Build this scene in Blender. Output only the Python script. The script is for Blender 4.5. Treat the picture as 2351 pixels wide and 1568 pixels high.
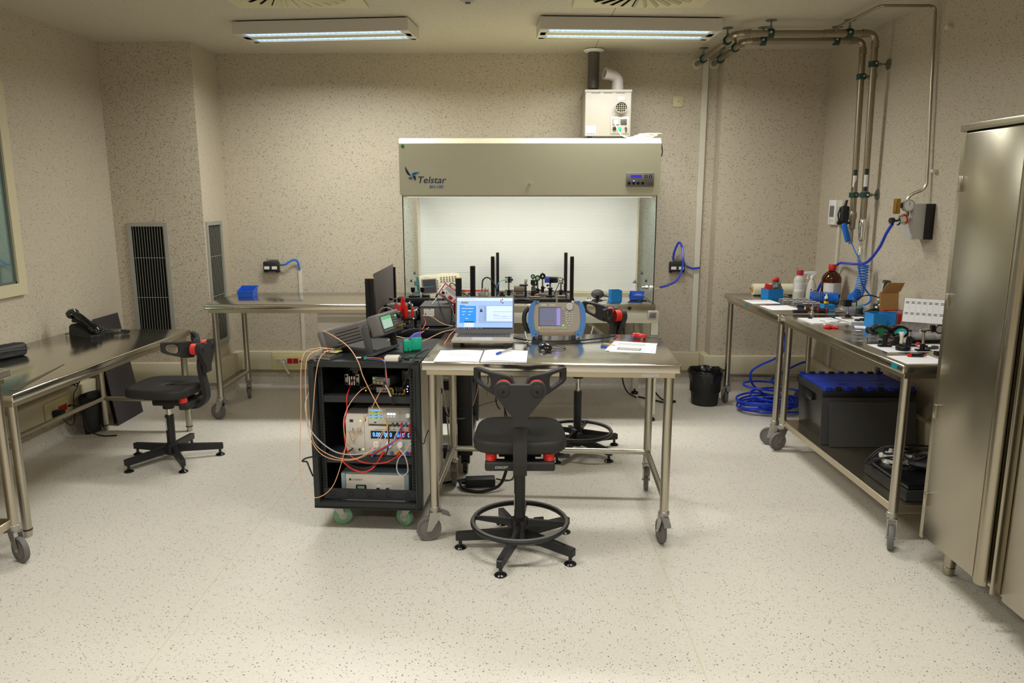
import bpy, bmesh, math, random
from mathutils import Matrix, Vector, Euler
random.seed(7)
PI = math.pi
rad = math.radians
for o in list(bpy.data.objects):
    bpy.data.objects.remove(o)
SC = bpy.context.scene
COL = SC.collection

# ---------------------------------------------------------------- camera, light, exposure
cd = bpy.data.cameras.new('camera')
cam = bpy.data.objects.new('camera', cd)
COL.objects.link(cam)
cam.location = (0, 0, 1.64)
cam.rotation_euler = (PI / 2 - math.atan(328 / 1720), 0, 0.0064)
cd.sensor_width = 36
cd.lens = 36 * 1720 / 2351
cd.clip_start = 0.05
SC.camera = cam
SC.view_settings.view_transform = 'Standard'
SC.view_settings.look = 'None'
SC.view_settings.gamma = 1
SC.view_settings.exposure = 0.0
SC.view_settings.use_curve_mapping = False
wd = bpy.data.worlds.new('world')
SC.world = wd
wd.use_nodes = True
wd.node_tree.nodes['Background'].inputs[0].default_value = (0.05, 0.05, 0.05, 1)
LAMP_W = 33.5
HOOD_W = 12.0
LAMP_COL = (0.98, 1.0, 0.95)

# ---------------------------------------------------------------- materials
def s2l(v):
    v /= 255.0
    return v / 12.92 if v <= 0.04045 else ((v + 0.055) / 1.055) ** 2.4
def rgb(r, g, b):
    return (s2l(r), s2l(g), s2l(b), 1)
MT = {}
def mat(name, col, rough=0.5, metal=0.0, var=0.06, scale=30.0, emit=0.0, spec=0.5, trans=0.0, coat=0.0, bump=0.0, ior=1.45, alpha=1.0, stretch=None):
    if name in MT:
        return MT[name]
    m = bpy.data.materials.new(name)
    m.use_nodes = True
    nt = m.node_tree
    b = nt.nodes['Principled BSDF']
    c = rgb(*col)
    b.inputs['Roughness'].default_value = rough
    b.inputs['Metallic'].default_value = metal
    b.inputs['Specular IOR Level'].default_value = spec
    b.inputs['IOR'].default_value = ior
    b.inputs['Transmission Weight'].default_value = trans
    b.inputs['Coat Weight'].default_value = coat
    b.inputs['Alpha'].default_value = alpha
    tc = nt.nodes.new('ShaderNodeTexCoord')
    nz = nt.nodes.new('ShaderNodeTexNoise')
    nz.inputs['Scale'].default_value = scale
    nz.inputs['Detail'].default_value = 3
    if stretch:
        mp = nt.nodes.new('ShaderNodeMapping')
        mp.inputs['Scale'].default_value = stretch
        nt.links.new(tc.outputs['Object'], mp.inputs[0])
        nt.links.new(mp.outputs[0], nz.inputs['Vector'])
    else:
        nt.links.new(tc.outputs['Object'], nz.inputs['Vector'])
    mx = nt.nodes.new('ShaderNodeMix')
    mx.data_type = 'RGBA'
    mx.inputs[6].default_value = tuple(x * (1 - var) for x in c[:3]) + (1,)
    mx.inputs[7].default_value = tuple(min(1, x * (1 + var)) for x in c[:3]) + (1,)
    nt.links.new(nz.outputs['Fac'], mx.inputs[0])
    nt.links.new(mx.outputs[2], b.inputs['Base Color'])
    if emit:
        nt.links.new(mx.outputs[2], b.inputs['Emission Color'])
        b.inputs['Emission Strength'].default_value = emit
    if bump:
        bp = nt.nodes.new('ShaderNodeBump')
        bp.inputs['Strength'].default_value = bump
        bp.inputs['Distance'].default_value = 0.002
        nt.links.new(nz.outputs['Fac'], bp.inputs['Height'])
        nt.links.new(bp.outputs[0], b.inputs['Normal'])
    MT[name] = m
    return m

def speckle(name, base, dark, blue, pale, coarse, fine, rough=0.5, dens=0.35, bands=None):
    """vinyl with chips scattered in it: two layers of chips in a mottled ground"""
    m = bpy.data.materials.new(name)
    m.use_nodes = True
    nt = m.node_tree
    N = nt.nodes
    L = nt.links
    b = N['Principled BSDF']
    b.inputs['Roughness'].default_value = rough
    b.inputs['Specular IOR Level'].default_value = 0.4
    tc = N.new('ShaderNodeTexCoord')
    def mix(f, c1, c2):
        x = N.new('ShaderNodeMix')
        x.data_type = 'RGBA'
        if isinstance(f, float):
            x.inputs[0].default_value = f
        else:
            L.new(f, x.inputs[0])
        for i, cc in ((6, c1), (7, c2)):
            if isinstance(cc, tuple):
                x.inputs[i].default_value = cc
            else:
                L.new(cc, x.inputs[i])
        return x.outputs[2]
    def math_(op, a, c):
        x = N.new('ShaderNodeMath')
        x.operation = op
        for i, q in ((0, a), (1, c)):
            if isinstance(q, (int, float)):
                x.inputs[i].default_value = q
            else:
                L.new(q, x.inputs[i])
        return x.outputs[0]
    nz = N.new('ShaderNodeTexNoise')
    nz.inputs['Scale'].default_value = 120
    nz.inputs['Detail'].default_value = 2
    L.new(tc.outputs['Object'], nz.inputs['Vector'])
    col = mix(nz.outputs['Fac'], tuple(x * 0.93 for x in rgb(*base)[:3]) + (1,), tuple(x * 1.07 for x in rgb(*base)[:3]) + (1,))
    wob = N.new('ShaderNodeTexNoise')
    wob.inputs['Scale'].default_value = 60
    L.new(tc.outputs['Object'], wob.inputs['Vector'])
    vm = N.new('ShaderNodeVectorMath')
    vm.operation = 'SCALE'
    vm.inputs[3].default_value = 0.006
    L.new(wob.outputs['Color'], vm.inputs[0])
    va = N.new('ShaderNodeVectorMath')
    L.new(tc.outputs['Object'], va.inputs[0])
    L.new(vm.outputs[0], va.inputs[1])
    for sc, cc, thr, size in ((fine, pale, 0.45, 0.42), (fine * 0.8, blue, 1 - dens * 1.2, 0.36), (coarse, dark, 1 - dens, 0.30)):
        vo = N.new('ShaderNodeTexVoronoi')
        vo.inputs['Scale'].default_value = sc
        L.new(va.outputs[0], vo.inputs['Vector'])
        sp = N.new('ShaderNodeSeparateColor')
        L.new(vo.outputs['Color'], sp.inputs[0])
        pick = math_('GREATER_THAN', sp.outputs[0], thr)
        lim = math_('MULTIPLY', sp.outputs[1], size)
        near = math_('LESS_THAN', vo.outputs['Distance'], lim)
        fac = math_('MULTIPLY', pick, near)
        fac = math_('MULTIPLY', fac, 0.85)
        col = mix(fac, col, rgb(*cc))
    L.new(col, b.inputs['Base Color'])
    MT[name] = m
    return m

speckle('wall_vinyl', (190, 178, 158), (58, 50, 50), (112, 104, 108), (210, 199, 180), 84, 140, 0.55, 0.52)
speckle('ceiling_vinyl', (194, 186, 166), (108, 98, 86), (150, 142, 126), (206, 198, 178), 95, 150, 0.6, 0.44)
speckle('floor_vinyl', (208, 200, 187), (84, 76, 70), (146, 140, 136), (220, 212, 200), 86, 140, 0.38, 0.46)

def steel(name, col=(196, 188, 172), rough=0.22, stretch=(2, 60, 60)):
    return mat(name, col, rough, 1.0, 0.06, 20, stretch=stretch, bump=0.03)
steel('steel_top', (208, 204, 195), 0.15, (1, 80, 80))
steel('steel', (186, 180, 166), 0.3, (60, 60, 1.5))
steel('steel_edge', (200, 190, 168), 0.3, (1, 60, 60))
steel('fridge_steel', (172, 165, 148), 0.26, (60, 2, 60))
steel('pipe_steel', (160, 150, 130), 0.35, (30, 30, 30))
steel('chrome', (225, 222, 215), 0.12, (10, 10, 10))
mat('black_plastic', (34, 33, 33), 0.55, var=0.15)
mat('chair_black', (40, 38, 37), 0.62, var=0.12, scale=60, bump=0.15)
mat('black_metal', (24, 24, 26), 0.42, 0.0, 0.1, spec=0.6)
mat('gloss_black', (16, 16, 18), 0.18, 0.0, 0.1, spec=0.6)
mat('anodised', (26, 25, 27), 0.38, 0.3, 0.1)
mat('dark_grey', (68, 66, 66), 0.5)
mat('mid_grey', (112, 108, 104), 0.5)
mat('light_grey', (176, 172, 164), 0.5)
mat('wheel_grey', (104, 101, 98), 0.6)
mat('panel_grey', (84, 76, 72), 0.7, scale=200)
mat('foam_black', (58, 56, 55), 0.85, scale=150)
mat('foam_brown', (56, 50, 50), 0.85, scale=150)
mat('red', (196, 34, 26), 0.45)
mat('bellow_red', (216, 52, 40), 0.5)
mat('dark_red', (150, 26, 28), 0.5)
mat('magenta_red', (170, 20, 52), 0.45)
mat('trans_red', (206, 40, 32), 0.2, spec=0.6)
mat('blue_bin', (28, 84, 190), 0.4)
mat('cyan_bin', (22, 122, 192), 0.42)
mat('hose_blue', (18, 58, 196), 0.32)
mat('hose_cyan', (24, 104, 200), 0.32)
mat('lid_blue', (30, 58, 170), 0.42)
mat('bumper_blue', (66, 112, 168), 0.5)
mat('teal_plastic', (52, 118, 124), 0.5)
mat('tool_green', (24, 164, 128), 0.42)
mat('tool_violet', (92, 84, 176), 0.45)
mat('wheel_green', (116, 164, 126), 0.5)
mat('led_green', (60, 235, 70), 0.4, emit=1.2)
mat('led_red', (255, 40, 30), 0.4, emit=3.0)
mat('led_yellow', (230, 240, 60), 0.4, emit=2.0)
mat('led_blue', (120, 140, 255), 0.4, emit=6.0)
mat('led_orange', (255, 170, 30), 0.4, emit=2.0)
mat('digit_blue', (70, 130, 255), 0.4, emit=3.2)
mat('key_lit', (210, 228, 255), 0.4, emit=2.4)
mat('cream', (200, 190, 162), 0.5, var=0.03)
mat('duct_white', (206, 200, 184), 0.5, var=0.03)
mat('socket_plate', (208, 196, 146), 0.5, var=0.03)
mat('hood_paint', (190, 185, 158), 0.45, var=0.02)
mat('bench_paint', (206, 204, 186), 0.45, var=0.02)
mat('instrument_white', (204, 198, 186), 0.5, var=0.03)
mat('instrument_beige', (206, 198, 170), 0.5, var=0.03)
mat('instrument_grey', (98, 93, 90), 0.5, var=0.05)
mat('analyser_grey', (150, 140, 126), 0.5, var=0.04)
mat('white', (232, 230, 228), 0.55, var=0.02)
mat('paper', (236, 233, 234), 0.8, var=0.02)
mat('bottle_white', (214, 208, 194), 0.45, trans=0.25)
mat('cardboard', (176, 136, 84), 0.85)
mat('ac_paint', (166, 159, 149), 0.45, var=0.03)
mat('pedestal_paint', (204, 197, 184), 0.45, var=0.03)
mat('lcd_plain', (150, 172, 156), 0.3, var=0.04)
mat('pvc_dark', (84, 80, 76), 0.45)
mat('pvc_grey', (172, 164, 160), 0.4)
mat('wire_copper', (226, 172, 132), 0.45)
mat('wire_black', (24, 23, 24), 0.5)
mat('wire_white', (214, 208, 196), 0.5)
mat('wire_grey', (168, 162, 160), 0.5)
mat('wire_orange', (226, 110, 60), 0.5)
mat('wire_red', (206, 44, 36), 0.45)
mat('wire_blue', (62, 96, 176), 0.45)
mat('wire_yellow', (206, 176, 40), 0.45)
mat('fibre_blue', (74, 142, 206), 0.4)
mat('fibre_green', (70, 190, 60), 0.4)
mat('gold', (196, 150, 60), 0.3, 1.0)
mat('brass', (176, 140, 70), 0.35, 1.0)
mat('aluminium', (176, 172, 166), 0.4, 0.9)
mat('post_steel', (168, 156, 138), 0.32, 1.0)
mat('stage_grey', (138, 122, 104), 0.45, 0.4)
mat('hole', (6, 6, 6), 0.9, var=0.0)  # flat black, mostly laid in to paint the shade inside small holes
mat('rack_paint', (34, 37, 37), 0.5, var=0.08)
mat('rack_inner', (42, 42, 44), 0.6, var=0.08)
mat('rack_side', (205, 198, 184), 0.5, var=0.03)
mat('coherent_side', (132, 152, 160), 0.45)
mat('amber_glass', (84, 42, 8), 0.05, trans=0.6, spec=0.6)
mat('label_white', (222, 218, 216), 0.6, var=0.03)
mat('label_yellow', (220, 196, 40), 0.6)
mat('label_grey', (180, 178, 176), 0.6)
mat('ink', (50, 48, 52), 0.7)
mat('ink_navy', (24, 26, 78), 0.5, var=0.0)
mat('ink_azure', (0, 94, 150), 0.5, var=0.0)
mat('ink_blue', (90, 110, 190), 0.7)
mat('ink_red', (190, 40, 40), 0.7)
mat('ink_grey', (150, 148, 150), 0.7)
mat('sticker_green', (0, 128, 72), 0.5)
mat('sticker_teal', (0, 128, 138), 0.4)
mat('pcb_green', (30, 100, 60), 0.5)
mat('lens_green', (126, 186, 110), 0.15, spec=0.7)
mat('lens_teal', (60, 180, 180), 0.1, spec=0.7)
mat('lens_clear', (170, 180, 172), 0.05, trans=0.8)
mat('lcd_blue', (46, 40, 160), 0.3, emit=0.8)
mat('screen_light', (150, 178, 226), 0.3, emit=0.55, var=0.02)
mat('screen_panel', (192, 210, 240), 0.3, emit=0.6, var=0.02)
mat('screen_azure', (24, 128, 236), 0.3, emit=0.7, var=0.02)
mat('screen_bar', (22, 36, 64), 0.3, emit=0.3)
mat('screen_soft', (138, 164, 212), 0.3, emit=0.5, var=0.02)
mat('screen_grey', (98, 102, 126), 0.25, emit=0.45, var=0.05)
mat('screen_lilac', (134, 126, 184), 0.25, emit=0.5, var=0.05)
mat('screen_dark', (58, 56, 60), 0.2, spec=0.6)
mat('screen_green', (160, 192, 172), 0.3, emit=0.35, var=0.04)
mat('screen_green2', (100, 180, 120), 0.3, emit=0.35, var=0.04)
mat('screen_blue2', (130, 176, 226), 0.3, emit=0.7, var=0.04)
mat('digit_yellow', (225, 240, 70), 0.4, emit=1.5)
mat('tube_glow', (206, 226, 255), 0.4, emit=9.0, var=0.0)
mat('hood_tube', (255, 255, 240), 0.4, emit=3.0, var=0.0)
mat('fixture_white', (206, 200, 190), 0.45, var=0.02)
mat('louvre', (214, 222, 236), 0.3, 0.0, var=0.03)
mat('reflector', (220, 228, 240), 0.3, 0.0, var=0.03)
mat('bag_black', (16, 16, 17), 0.22, spec=0.7, bump=0.6, scale=40)
mat('bag_clear', (206, 204, 200), 0.2, trans=0.7, alpha=0.45)
mat('film', (224, 216, 190), 0.3)
mat('clear_plastic', (196, 192, 192), 0.15, trans=0.6, alpha=0.5)
mat('grille_frame', (160, 158, 150), 0.45, 0.2)
mat('grille_slat', (150, 148, 132), 0.45, 0.2)
mat('grille_dark', (24, 26, 25), 0.95, spec=0.1)
mat('diffuser_plate', (206, 198, 160), 0.5, var=0.03)
mat('mirror_glass', (150, 178, 176), 0.03, 0.75, var=0.02)
mat('window_frame', (200, 190, 158), 0.5, var=0.03)
mat('clamp_green', (18, 60, 56), 0.5)
mat('grey_zinc', (128, 132, 128), 0.4, 0.7)
mat('cloth', (214, 208, 198), 0.85)

def glass_mat():
    m = bpy.data.materials.new('hood_glass')
    m.use_nodes = True
    nt = m.node_tree
    b = nt.nodes['Principled BSDF']
    nz = nt.nodes.new('ShaderNodeTexNoise')
    nz.inputs['Scale'].default_value = 4
    rp = nt.nodes.new('ShaderNodeMapRange')
    rp.inputs[3].default_value = 0.16
    rp.inputs[4].default_value = 0.20
    nt.links.new(nz.outputs['Fac'], rp.inputs[0])
    nt.links.new(rp.outputs[0], b.inputs['Alpha'])
    b.inputs['Base Color'].default_value = rgb(120, 160, 150)
    b.inputs['Roughness'].default_value = 0.03
    b.inputs['Specular IOR Level'].default_value = 0.8
    MT['hood_glass'] = m
glass_mat()

def perforated(name, base, hole, scale, size=0.30):
    m = bpy.data.materials.new(name)
    m.use_nodes = True
    nt = m.node_tree
    N, L = nt.nodes, nt.links
    b = N['Principled BSDF']
    b.inputs['Roughness'].default_value = 0.5
    tc = N.new('ShaderNodeTexCoord')
    sx = N.new('ShaderNodeSeparateXYZ')
    L.new(tc.outputs['Object'], sx.inputs[0])
    def mt(op, a, c=0.0):
        x = N.new('ShaderNodeMath')
        x.operation = op
        for i, q in ((0, a), (1, c)):
            if isinstance(q, (int, float)):
                x.inputs[i].default_value = q
            else:
                L.new(q, x.inputs[i])
        return x.outputs[0]
    out = None
    for off in (0.0, 0.5):
        u = mt('ADD', mt('MULTIPLY', sx.outputs[0], scale), off)
        v = mt('ADD', mt('MULTIPLY', sx.outputs[2], scale / 1.732), off)
        du = mt('SUBTRACT', mt('FRACT', u), 0.5)
        dv = mt('MULTIPLY', mt('SUBTRACT', mt('FRACT', v), 0.5), 1.732)
        d = mt('SQRT', mt('ADD', mt('MULTIPLY', du, du), mt('MULTIPLY', dv, dv)))
        h = mt('LESS_THAN', d, size)
        out = h if out is None else mt('MAXIMUM', out, h)
    mx = N.new('ShaderNodeMix')
    mx.data_type = 'RGBA'
    mx.inputs[6].default_value = rgb(*base)
    mx.inputs[7].default_value = rgb(*hole)
    L.new(out, mx.inputs[0])
    L.new(mx.outputs[2], b.inputs['Base Color'])
    MT[name] = m
perforated('hood_screen', (230, 229, 222), (150, 152, 144), 95, 0.32)
perforated('vent_side', (94, 89, 86), (30, 28, 28), 110, 0.30)

# ---------------------------------------------------------------- mesh helpers
LOCM = {}
class MB:
    def __init__(s):
        s.v = []
        s.f = []
    def add(s, vs, fs):
        k = len(s.v)
        s.v += [Vector(p) for p in vs]
        s.f += [tuple(i + k for i in f) for f in fs]
        return s
    def box(s, x0, x1, y0, y1, z0, z1):
        return s.add([(x0, y0, z0), (x1, y0, z0), (x1, y1, z0), (x0, y1, z0), (x0, y0, z1), (x1, y0, z1), (x1, y1, z1), (x0, y1, z1)],
                     [(0, 3, 2, 1), (4, 5, 6, 7), (0, 1, 5, 4), (1, 2, 6, 5), (2, 3, 7, 6), (3, 0, 4, 7)])
    def rbox(s, x0, x1, y0, y1, z0, z1, r=0.005, seg=2):
        bm = bmesh.new()
        bmesh.ops.create_cube(bm, size=1)
        for v in bm.verts:
            v.co = Vector(((x0 + x1) / 2 + v.co.x * (x1 - x0), (y0 + y1) / 2 + v.co.y * (y1 - y0), (z0 + z1) / 2 + v.co.z * (z1 - z0)))
        r = min(r, 0.49 * min(abs(x1 - x0), abs(y1 - y0), abs(z1 - z0)))
        bmesh.ops.bevel(bm, geom=bm.edges[:], offset=r, segments=seg, profile=0.5, affect='EDGES')
        bm.verts.index_update()
        s.add([v.co.copy() for v in bm.verts], [[v.index for v in f.verts] for f in bm.faces])
        bm.free()
        return s
    def cyl(s, p0, p1, r0, r1=None, n=16):
        r1 = r0 if r1 is None else r1
        p0, p1 = Vector(p0), Vector(p1)
        d = (p1 - p0).normalized()
        a = d.orthogonal().normalized()
        b = d.cross(a)
        vs = []
        for p, r in ((p0, r0), (p1, r1)):
            for i in range(n):
                t = 2 * PI * i / n
                vs.append(p + a * (r * math.cos(t)) + b * (r * math.sin(t)))
        fs = [(i, (i + 1) % n, n + (i + 1) % n, n + i) for i in range(n)]
        fs += [tuple(range(n - 1, -1, -1)), tuple(range(n, 2 * n))]
        return s.add(vs, fs)
    def tube(s, pts, r, n=8, closed=False):
        pts = [Vector(p) for p in pts]
        m = len(pts)
        tang = []
        for i in range(m):
            if closed:
                t = pts[(i + 1) % m] - pts[i - 1]
            else:
                t = pts[min(i + 1, m - 1)] - pts[max(i - 1, 0)]
            tang.append(t.normalized() if t.length > 1e-9 else Vector((0, 0, 1)))
        a = tang[0].orthogonal().normalized()
        vs = []
        for i in range(m):
            t = tang[i]
            a = (a - t * a.dot(t))
            a = a.normalized() if a.length > 1e-6 else t.orthogonal().normalized()
            b = t.cross(a)
            rr = r[i] if isinstance(r, (list, tuple)) else r
            for k in range(n):
                q = 2 * PI * k / n
                vs.append(pts[i] + a * (rr * math.cos(q)) + b * (rr * math.sin(q)))
        fs = []
        for i in range(m if closed else m - 1):
            j = (i + 1) % m
            for k in range(n):
                fs.append((i * n + k, i * n + (k + 1) % n, j * n + (k + 1) % n, j * n + k))
        if not closed:
            fs += [tuple(range(n - 1, -1, -1)), tuple(range((m - 1) * n, m * n))]
        return s.add(vs, fs)
    def lathe(s, prof, c=(0, 0, 0), n=24, axis='z'):
        """prof: (r, h) pairs from the bottom up; closed with caps where r > 0"""
        c = Vector(c)
        vs = []
        for r, h in prof:
            for i in range(n):
                t = 2 * PI * i / n
                x, y = r * math.cos(t), r * math.sin(t)
                p = {'z': (x, y, h), 'y': (x, h, -y), 'x': (h, x, y)}[axis]
                vs.append(c + Vector(p))
        fs = []
        for j in range(len(prof) - 1):
            for i in range(n):
                fs.append((j * n + i, j * n + (i + 1) % n, (j + 1) * n + (i + 1) % n, (j + 1) * n + i))
        shut = prof[0] == prof[-1]
        if prof[0][0] > 1e-6 and not shut:
            fs.append(tuple(range(n - 1, -1, -1)))
        if prof[-1][0] > 1e-6 and not shut:
            k = (len(prof) - 1) * n
            fs.append(tuple(range(k, k + n)))
        return s.add(vs, fs)
    def ring(s, c, ri, ro, h, axis='y', n=24):
        """flat ring (washer) of length h along axis, starting at c"""
        s.lathe([(ri, 0), (ro, 0), (ro, h), (ri, h), (ri, 0)], c, n, axis)
        return s
    def prism(s, poly, t0, t1, axis='y'):
        """polygon in the two other axes, extruded from t0 to t1 along axis"""
        n = len(poly)
        def P(u, v, t):
            return {'y': (u, t, v), 'x': (t, u, v), 'z': (u, v, t)}[axis]
        vs = [P(u, v, t0) for u, v in poly] + [P(u, v, t1) for u, v in poly]
        fs = [tuple(range(n)), tuple(range(2 * n - 1, n - 1, -1))]
        fs += [(i, n + i, n + (i + 1) % n, (i + 1) % n) for i in range(n)]
        return s.add(vs, fs)
    def ell(s, c, rx, ry, rz, n=16, m=10):
        prof = [(math.sin(PI * j / m), -math.cos(PI * j / m)) for j in range(m + 1)]
        k = len(s.v)
        s.lathe(prof, (0, 0, 0), n)
        for i in range(k, len(s.v)):
            p = s.v[i]
            s.v[i] = Vector((c[0] + p.x * rx, c[1] + p.y * ry, c[2] + p.z * rz))
        return s
    def torus(s, c, R_, r, axis='z', n=40, m=10):
        pts = []
        for i in range(n):
            t = 2 * PI * i / n
            u, v = R_ * math.cos(t), R_ * math.sin(t)
            p = {'z': (u, v, 0), 'y': (u, 0, v), 'x': (0, u, v)}[axis]
            pts.append(Vector(c) + Vector(p))
        return s.tube(pts, r, m, True)
    def quad(s, a, b, c, d):
        return s.add([a, b, c, d], [(0, 1, 2, 3)])
    def xf(s, M, k=0):
        for i in range(k, len(s.v)):
            s.v[i] = M @ s.v[i]
        return s
    def mesh(s, name, m, smooth=35):
        me = bpy.data.meshes.new(name)
        me.from_pydata([tuple(v) for v in s.v], [], s.f)
        bm = bmesh.new()
        bm.from_mesh(me)
        bmesh.ops.recalc_face_normals(bm, faces=bm.faces[:])
        bm.to_mesh(me)
        bm.free()
        if smooth:
            for p in me.polygons:
                p.use_smooth = True
            me.set_sharp_from_angle(angle=rad(smooth))
        me.materials.append(MT[m])
        return me
    def build(s, name, m, parent=None, world=False, smooth=35):
        if world and parent is not None:
            s.xf(LOCM[parent.name].inverted())
        if parent is None:
            xs = [v.x for v in s.v]; ys = [v.y for v in s.v]; zs = [v.z for v in s.v]
            o = Vector(((min(xs) + max(xs)) / 2, (min(ys) + max(ys)) / 2, min(zs)))
            s.xf(Matrix.Translation(-o))
            ob = link(name, s.mesh(name, m, smooth))
            ob.location = o
            LOCM[ob.name] = Matrix.Translation(o)
            return ob
        return link(name, s.mesh(name, m, smooth), parent)

def link(name, me, parent=None, loc=(0, 0, 0), rot=(0, 0, 0)):
    o = bpy.data.objects.new(name, me)
    COL.objects.link(o)
    if parent is not None:
        o.parent = parent
        LOCM[o.name] = LOCM[parent.name] @ Matrix.Translation(loc) @ Euler(rot).to_matrix().to_4x4()
    o.location = loc
    o.rotation_euler = rot
    return o
def tag(o, label, cat, group=None):
    o['label'] = label
    o['category'] = cat
    if group:
        o['group'] = group
    return o
def struct(o):
    o['kind'] = 'structure'
    return o
def thing(name, label, cat, loc=(0, 0, 0), rot=0.0, group=None):
    o = bpy.data.objects.new(name, None)
    COL.objects.link(o)
    o.empty_display_size = 0.05
    if isinstance(rot, (int, float)):
        rot = (0, 0, rot)
    o.location = loc
    o.rotation_euler = rot
    LOCM[o.name] = Matrix.Translation(loc) @ Euler(rot).to_matrix().to_4x4()
    return tag(o, label, cat, group)
def dup(root, loc, rot, label, group=None):
    def rec(o, par):
        c = o.copy()
        COL.objects.link(c)
        if par is not None:
            c.parent = par
        for ch in o.children:
            rec(ch, c)
        return c
    r = rec(root, None)
    r.location = loc
    r.rotation_euler = (0, 0, rot) if isinstance(rot, (int, float)) else rot
    LOCM[r.name] = Matrix.Translation(loc) @ Euler(r.rotation_euler).to_matrix().to_4x4()
    r['label'] = label
    if group:
        r['group'] = group
    return r
def solo(mb, name, m, label, cat, group=None):
    return tag(mb.build(name, m), label, cat, group)
def smoothpts(pts, n=8, closed=False):
    pts = [Vector(p) for p in pts]
    out = []
    m = len(pts)
    rng = range(m if closed else m - 1)
    for i in rng:
        if closed:
            p0, p1, p2, p3 = pts[i - 1], pts[i], pts[(i + 1) % m], pts[(i + 2) % m]
        else:
            p0, p1, p2, p3 = pts[max(i - 1, 0)], pts[i], pts[i + 1], pts[min(i + 2, m - 1)]
        for k in range(n):
            t = k / n
            out.append(0.5 * ((2 * p1) + (p2 - p0) * t + (2 * p0 - 5 * p1 + 4 * p2 - p3) * t * t + (3 * p1 - p0 - 3 * p2 + p3) * t ** 3))
    if not closed:
        out.append(pts[-1])
    return out
def cable(label, pts, r, m, name='cable', cat='cable', n=8, k=6, group=None):
    return solo(MB().tube(smoothpts(pts, n), r, k), name, m, label, cat, group)
def cut(o, cutter):
    """really cut the cutter's volume out of a mesh object (used for grooves and openings)"""
    me = bpy.data.meshes.new('cutter')
    me.from_pydata([tuple(v) for v in cutter.v], [], cutter.f)
    bm = bmesh.new()
    bm.from_mesh(me)
    bmesh.ops.recalc_face_normals(bm, faces=bm.faces[:])
    bm.to_mesh(me)
    bm.free()
    k = bpy.data.objects.new('cutter', me)
    COL.objects.link(k)
    k.parent = o.parent
    md = o.modifiers.new('cut', 'BOOLEAN')
    md.operation = 'DIFFERENCE'
    md.solver = 'EXACT'
    md.use_self = True
    md.object = k
    dg = bpy.context.evaluated_depsgraph_get()
    new = bpy.data.meshes.new_from_object(o.evaluated_get(dg))
    o.modifiers.remove(md)
    o.data = new
    bpy.data.objects.remove(k)
    bpy.data.meshes.remove(me)
def text(name, body, parent, m, loc, rot=(PI / 2, 0, 0), size=0.05, width=None, shear=0.0, align='CENTER', bold=0.0, label=None):
    cu = bpy.data.curves.new(name, 'FONT')
    cu.body = body
    cu.size = size
    cu.shear = shear
    cu.align_x = align
    cu.align_y = 'CENTER'
    cu.offset = bold
    cu.resolution_u = 3
    ob = bpy.data.objects.new(name, cu)
    me = bpy.data.meshes.new_from_object(ob)
    bpy.data.objects.remove(ob)
    bpy.data.curves.remove(cu)
    if width and len(me.vertices):
        xs = [v.co.x for v in me.vertices]
        k = width / (max(xs) - min(xs))
        for v in me.vertices:
            v.co.x *= k
    me.materials.clear()
    me.materials.append(MT[m])
    o = link(name, me, parent, loc, rot)
    if label:
        o['label'] = label
    return o
def rect(parent, name, m, x0, x1, z0, z1, y, t=0.0006):
    """thin plate lying on a front face that looks towards -y of its thing"""
    return MB().box(x0, x1, y - t, y, z0, z1).build(name, m, parent)
# ================================================================ the room
XL, XC, XS, XR = -3.17, -2.46, 1.64, 2.48
Y0, Y1, YB, YR = -2.4, 5.94, 6.42, 6.25
HC = 2.8
fl = struct(MB().box(XL - .1, XR + .1, Y0 - .1, YB + .1, -.1, 0).build('floor', 'floor_vinyl'))
for x in (-1.32, 0.662):
    MB().box(x - .0022, x + .0022, Y0, YB - .06, 0, .0006).build('weld_seam', 'cream', fl, True)
ce = struct(MB().box(XL - .1, XR + .1, Y0 - .1, YB + .1, HC, HC + .1).build('ceiling', 'ceiling_vinyl'))
MB().box(.608, .612, 3.5, YB, HC - .0006, HC).build('ceiling_seam', 'dark_grey', ce, True)
struct(MB().box(XC - .05, XS, YB, YB + .1, 0, HC).build('wall_back', 'wall_vinyl'))
struct(MB().box(XS, XR + .1, YR, YB + .1, 0, HC).build('wall_back_right', 'wall_vinyl'))
struct(MB().box(XL - .1, XL, Y0, YB + .1, 0, HC).build('wall_left', 'wall_vinyl'))
struct(MB().box(XR, XR + .1, Y0, YR, 0, HC).build('wall_right', 'wall_vinyl'))
struct(MB().box(XL - .1, XR + .1, Y0 - .1, Y0, 0, HC).build('wall_front', 'wall_vinyl'))
struct(MB().box(XL, XC, Y1, YB + .1, 0, HC).build('wall_left_chase', 'wall_vinyl'))

def cove(name, p0, p1, nrm):
    """the floor vinyl turned up the wall: a quarter-round fillet and a short upstand"""
    p0, p1, n = Vector(p0), Vector(p1), Vector(nrm)
    prof = [(0.0, .10), (.004, .10)]
    R_ = .05
    for i in range(7):
        a = PI / 2 * i / 6
        prof.append((.004 + R_ * (1 - math.cos(a)), R_ * (1 - math.sin(a))))
    prof.append((0, 0))
    vs, k = [], len(prof)
    for p in (p0, p1):
        for u, z in prof:
            vs.append(p + n * u + Vector((0, 0, z)))
    fs = [(i, i + 1, k + i + 1, k + i) for i in range(k - 1)]
    fs += [tuple(range(k - 1, -1, -1)), tuple(range(k, 2 * k))]
    return struct(MB().add(vs, fs).build(name, 'floor_vinyl'))
cove('trim_1', (XC, YB, 0), (XS, YB, 0), (0, -1, 0))
cove('trim_2', (XS, YR, 0), (XR, YR, 0), (0, -1, 0))
cove('trim_3', (XR, Y0, 0), (XR, YR, 0), (-1, 0, 0))
cove('trim_4', (XL, Y0, 0), (XL, Y1, 0), (1, 0, 0))
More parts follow.
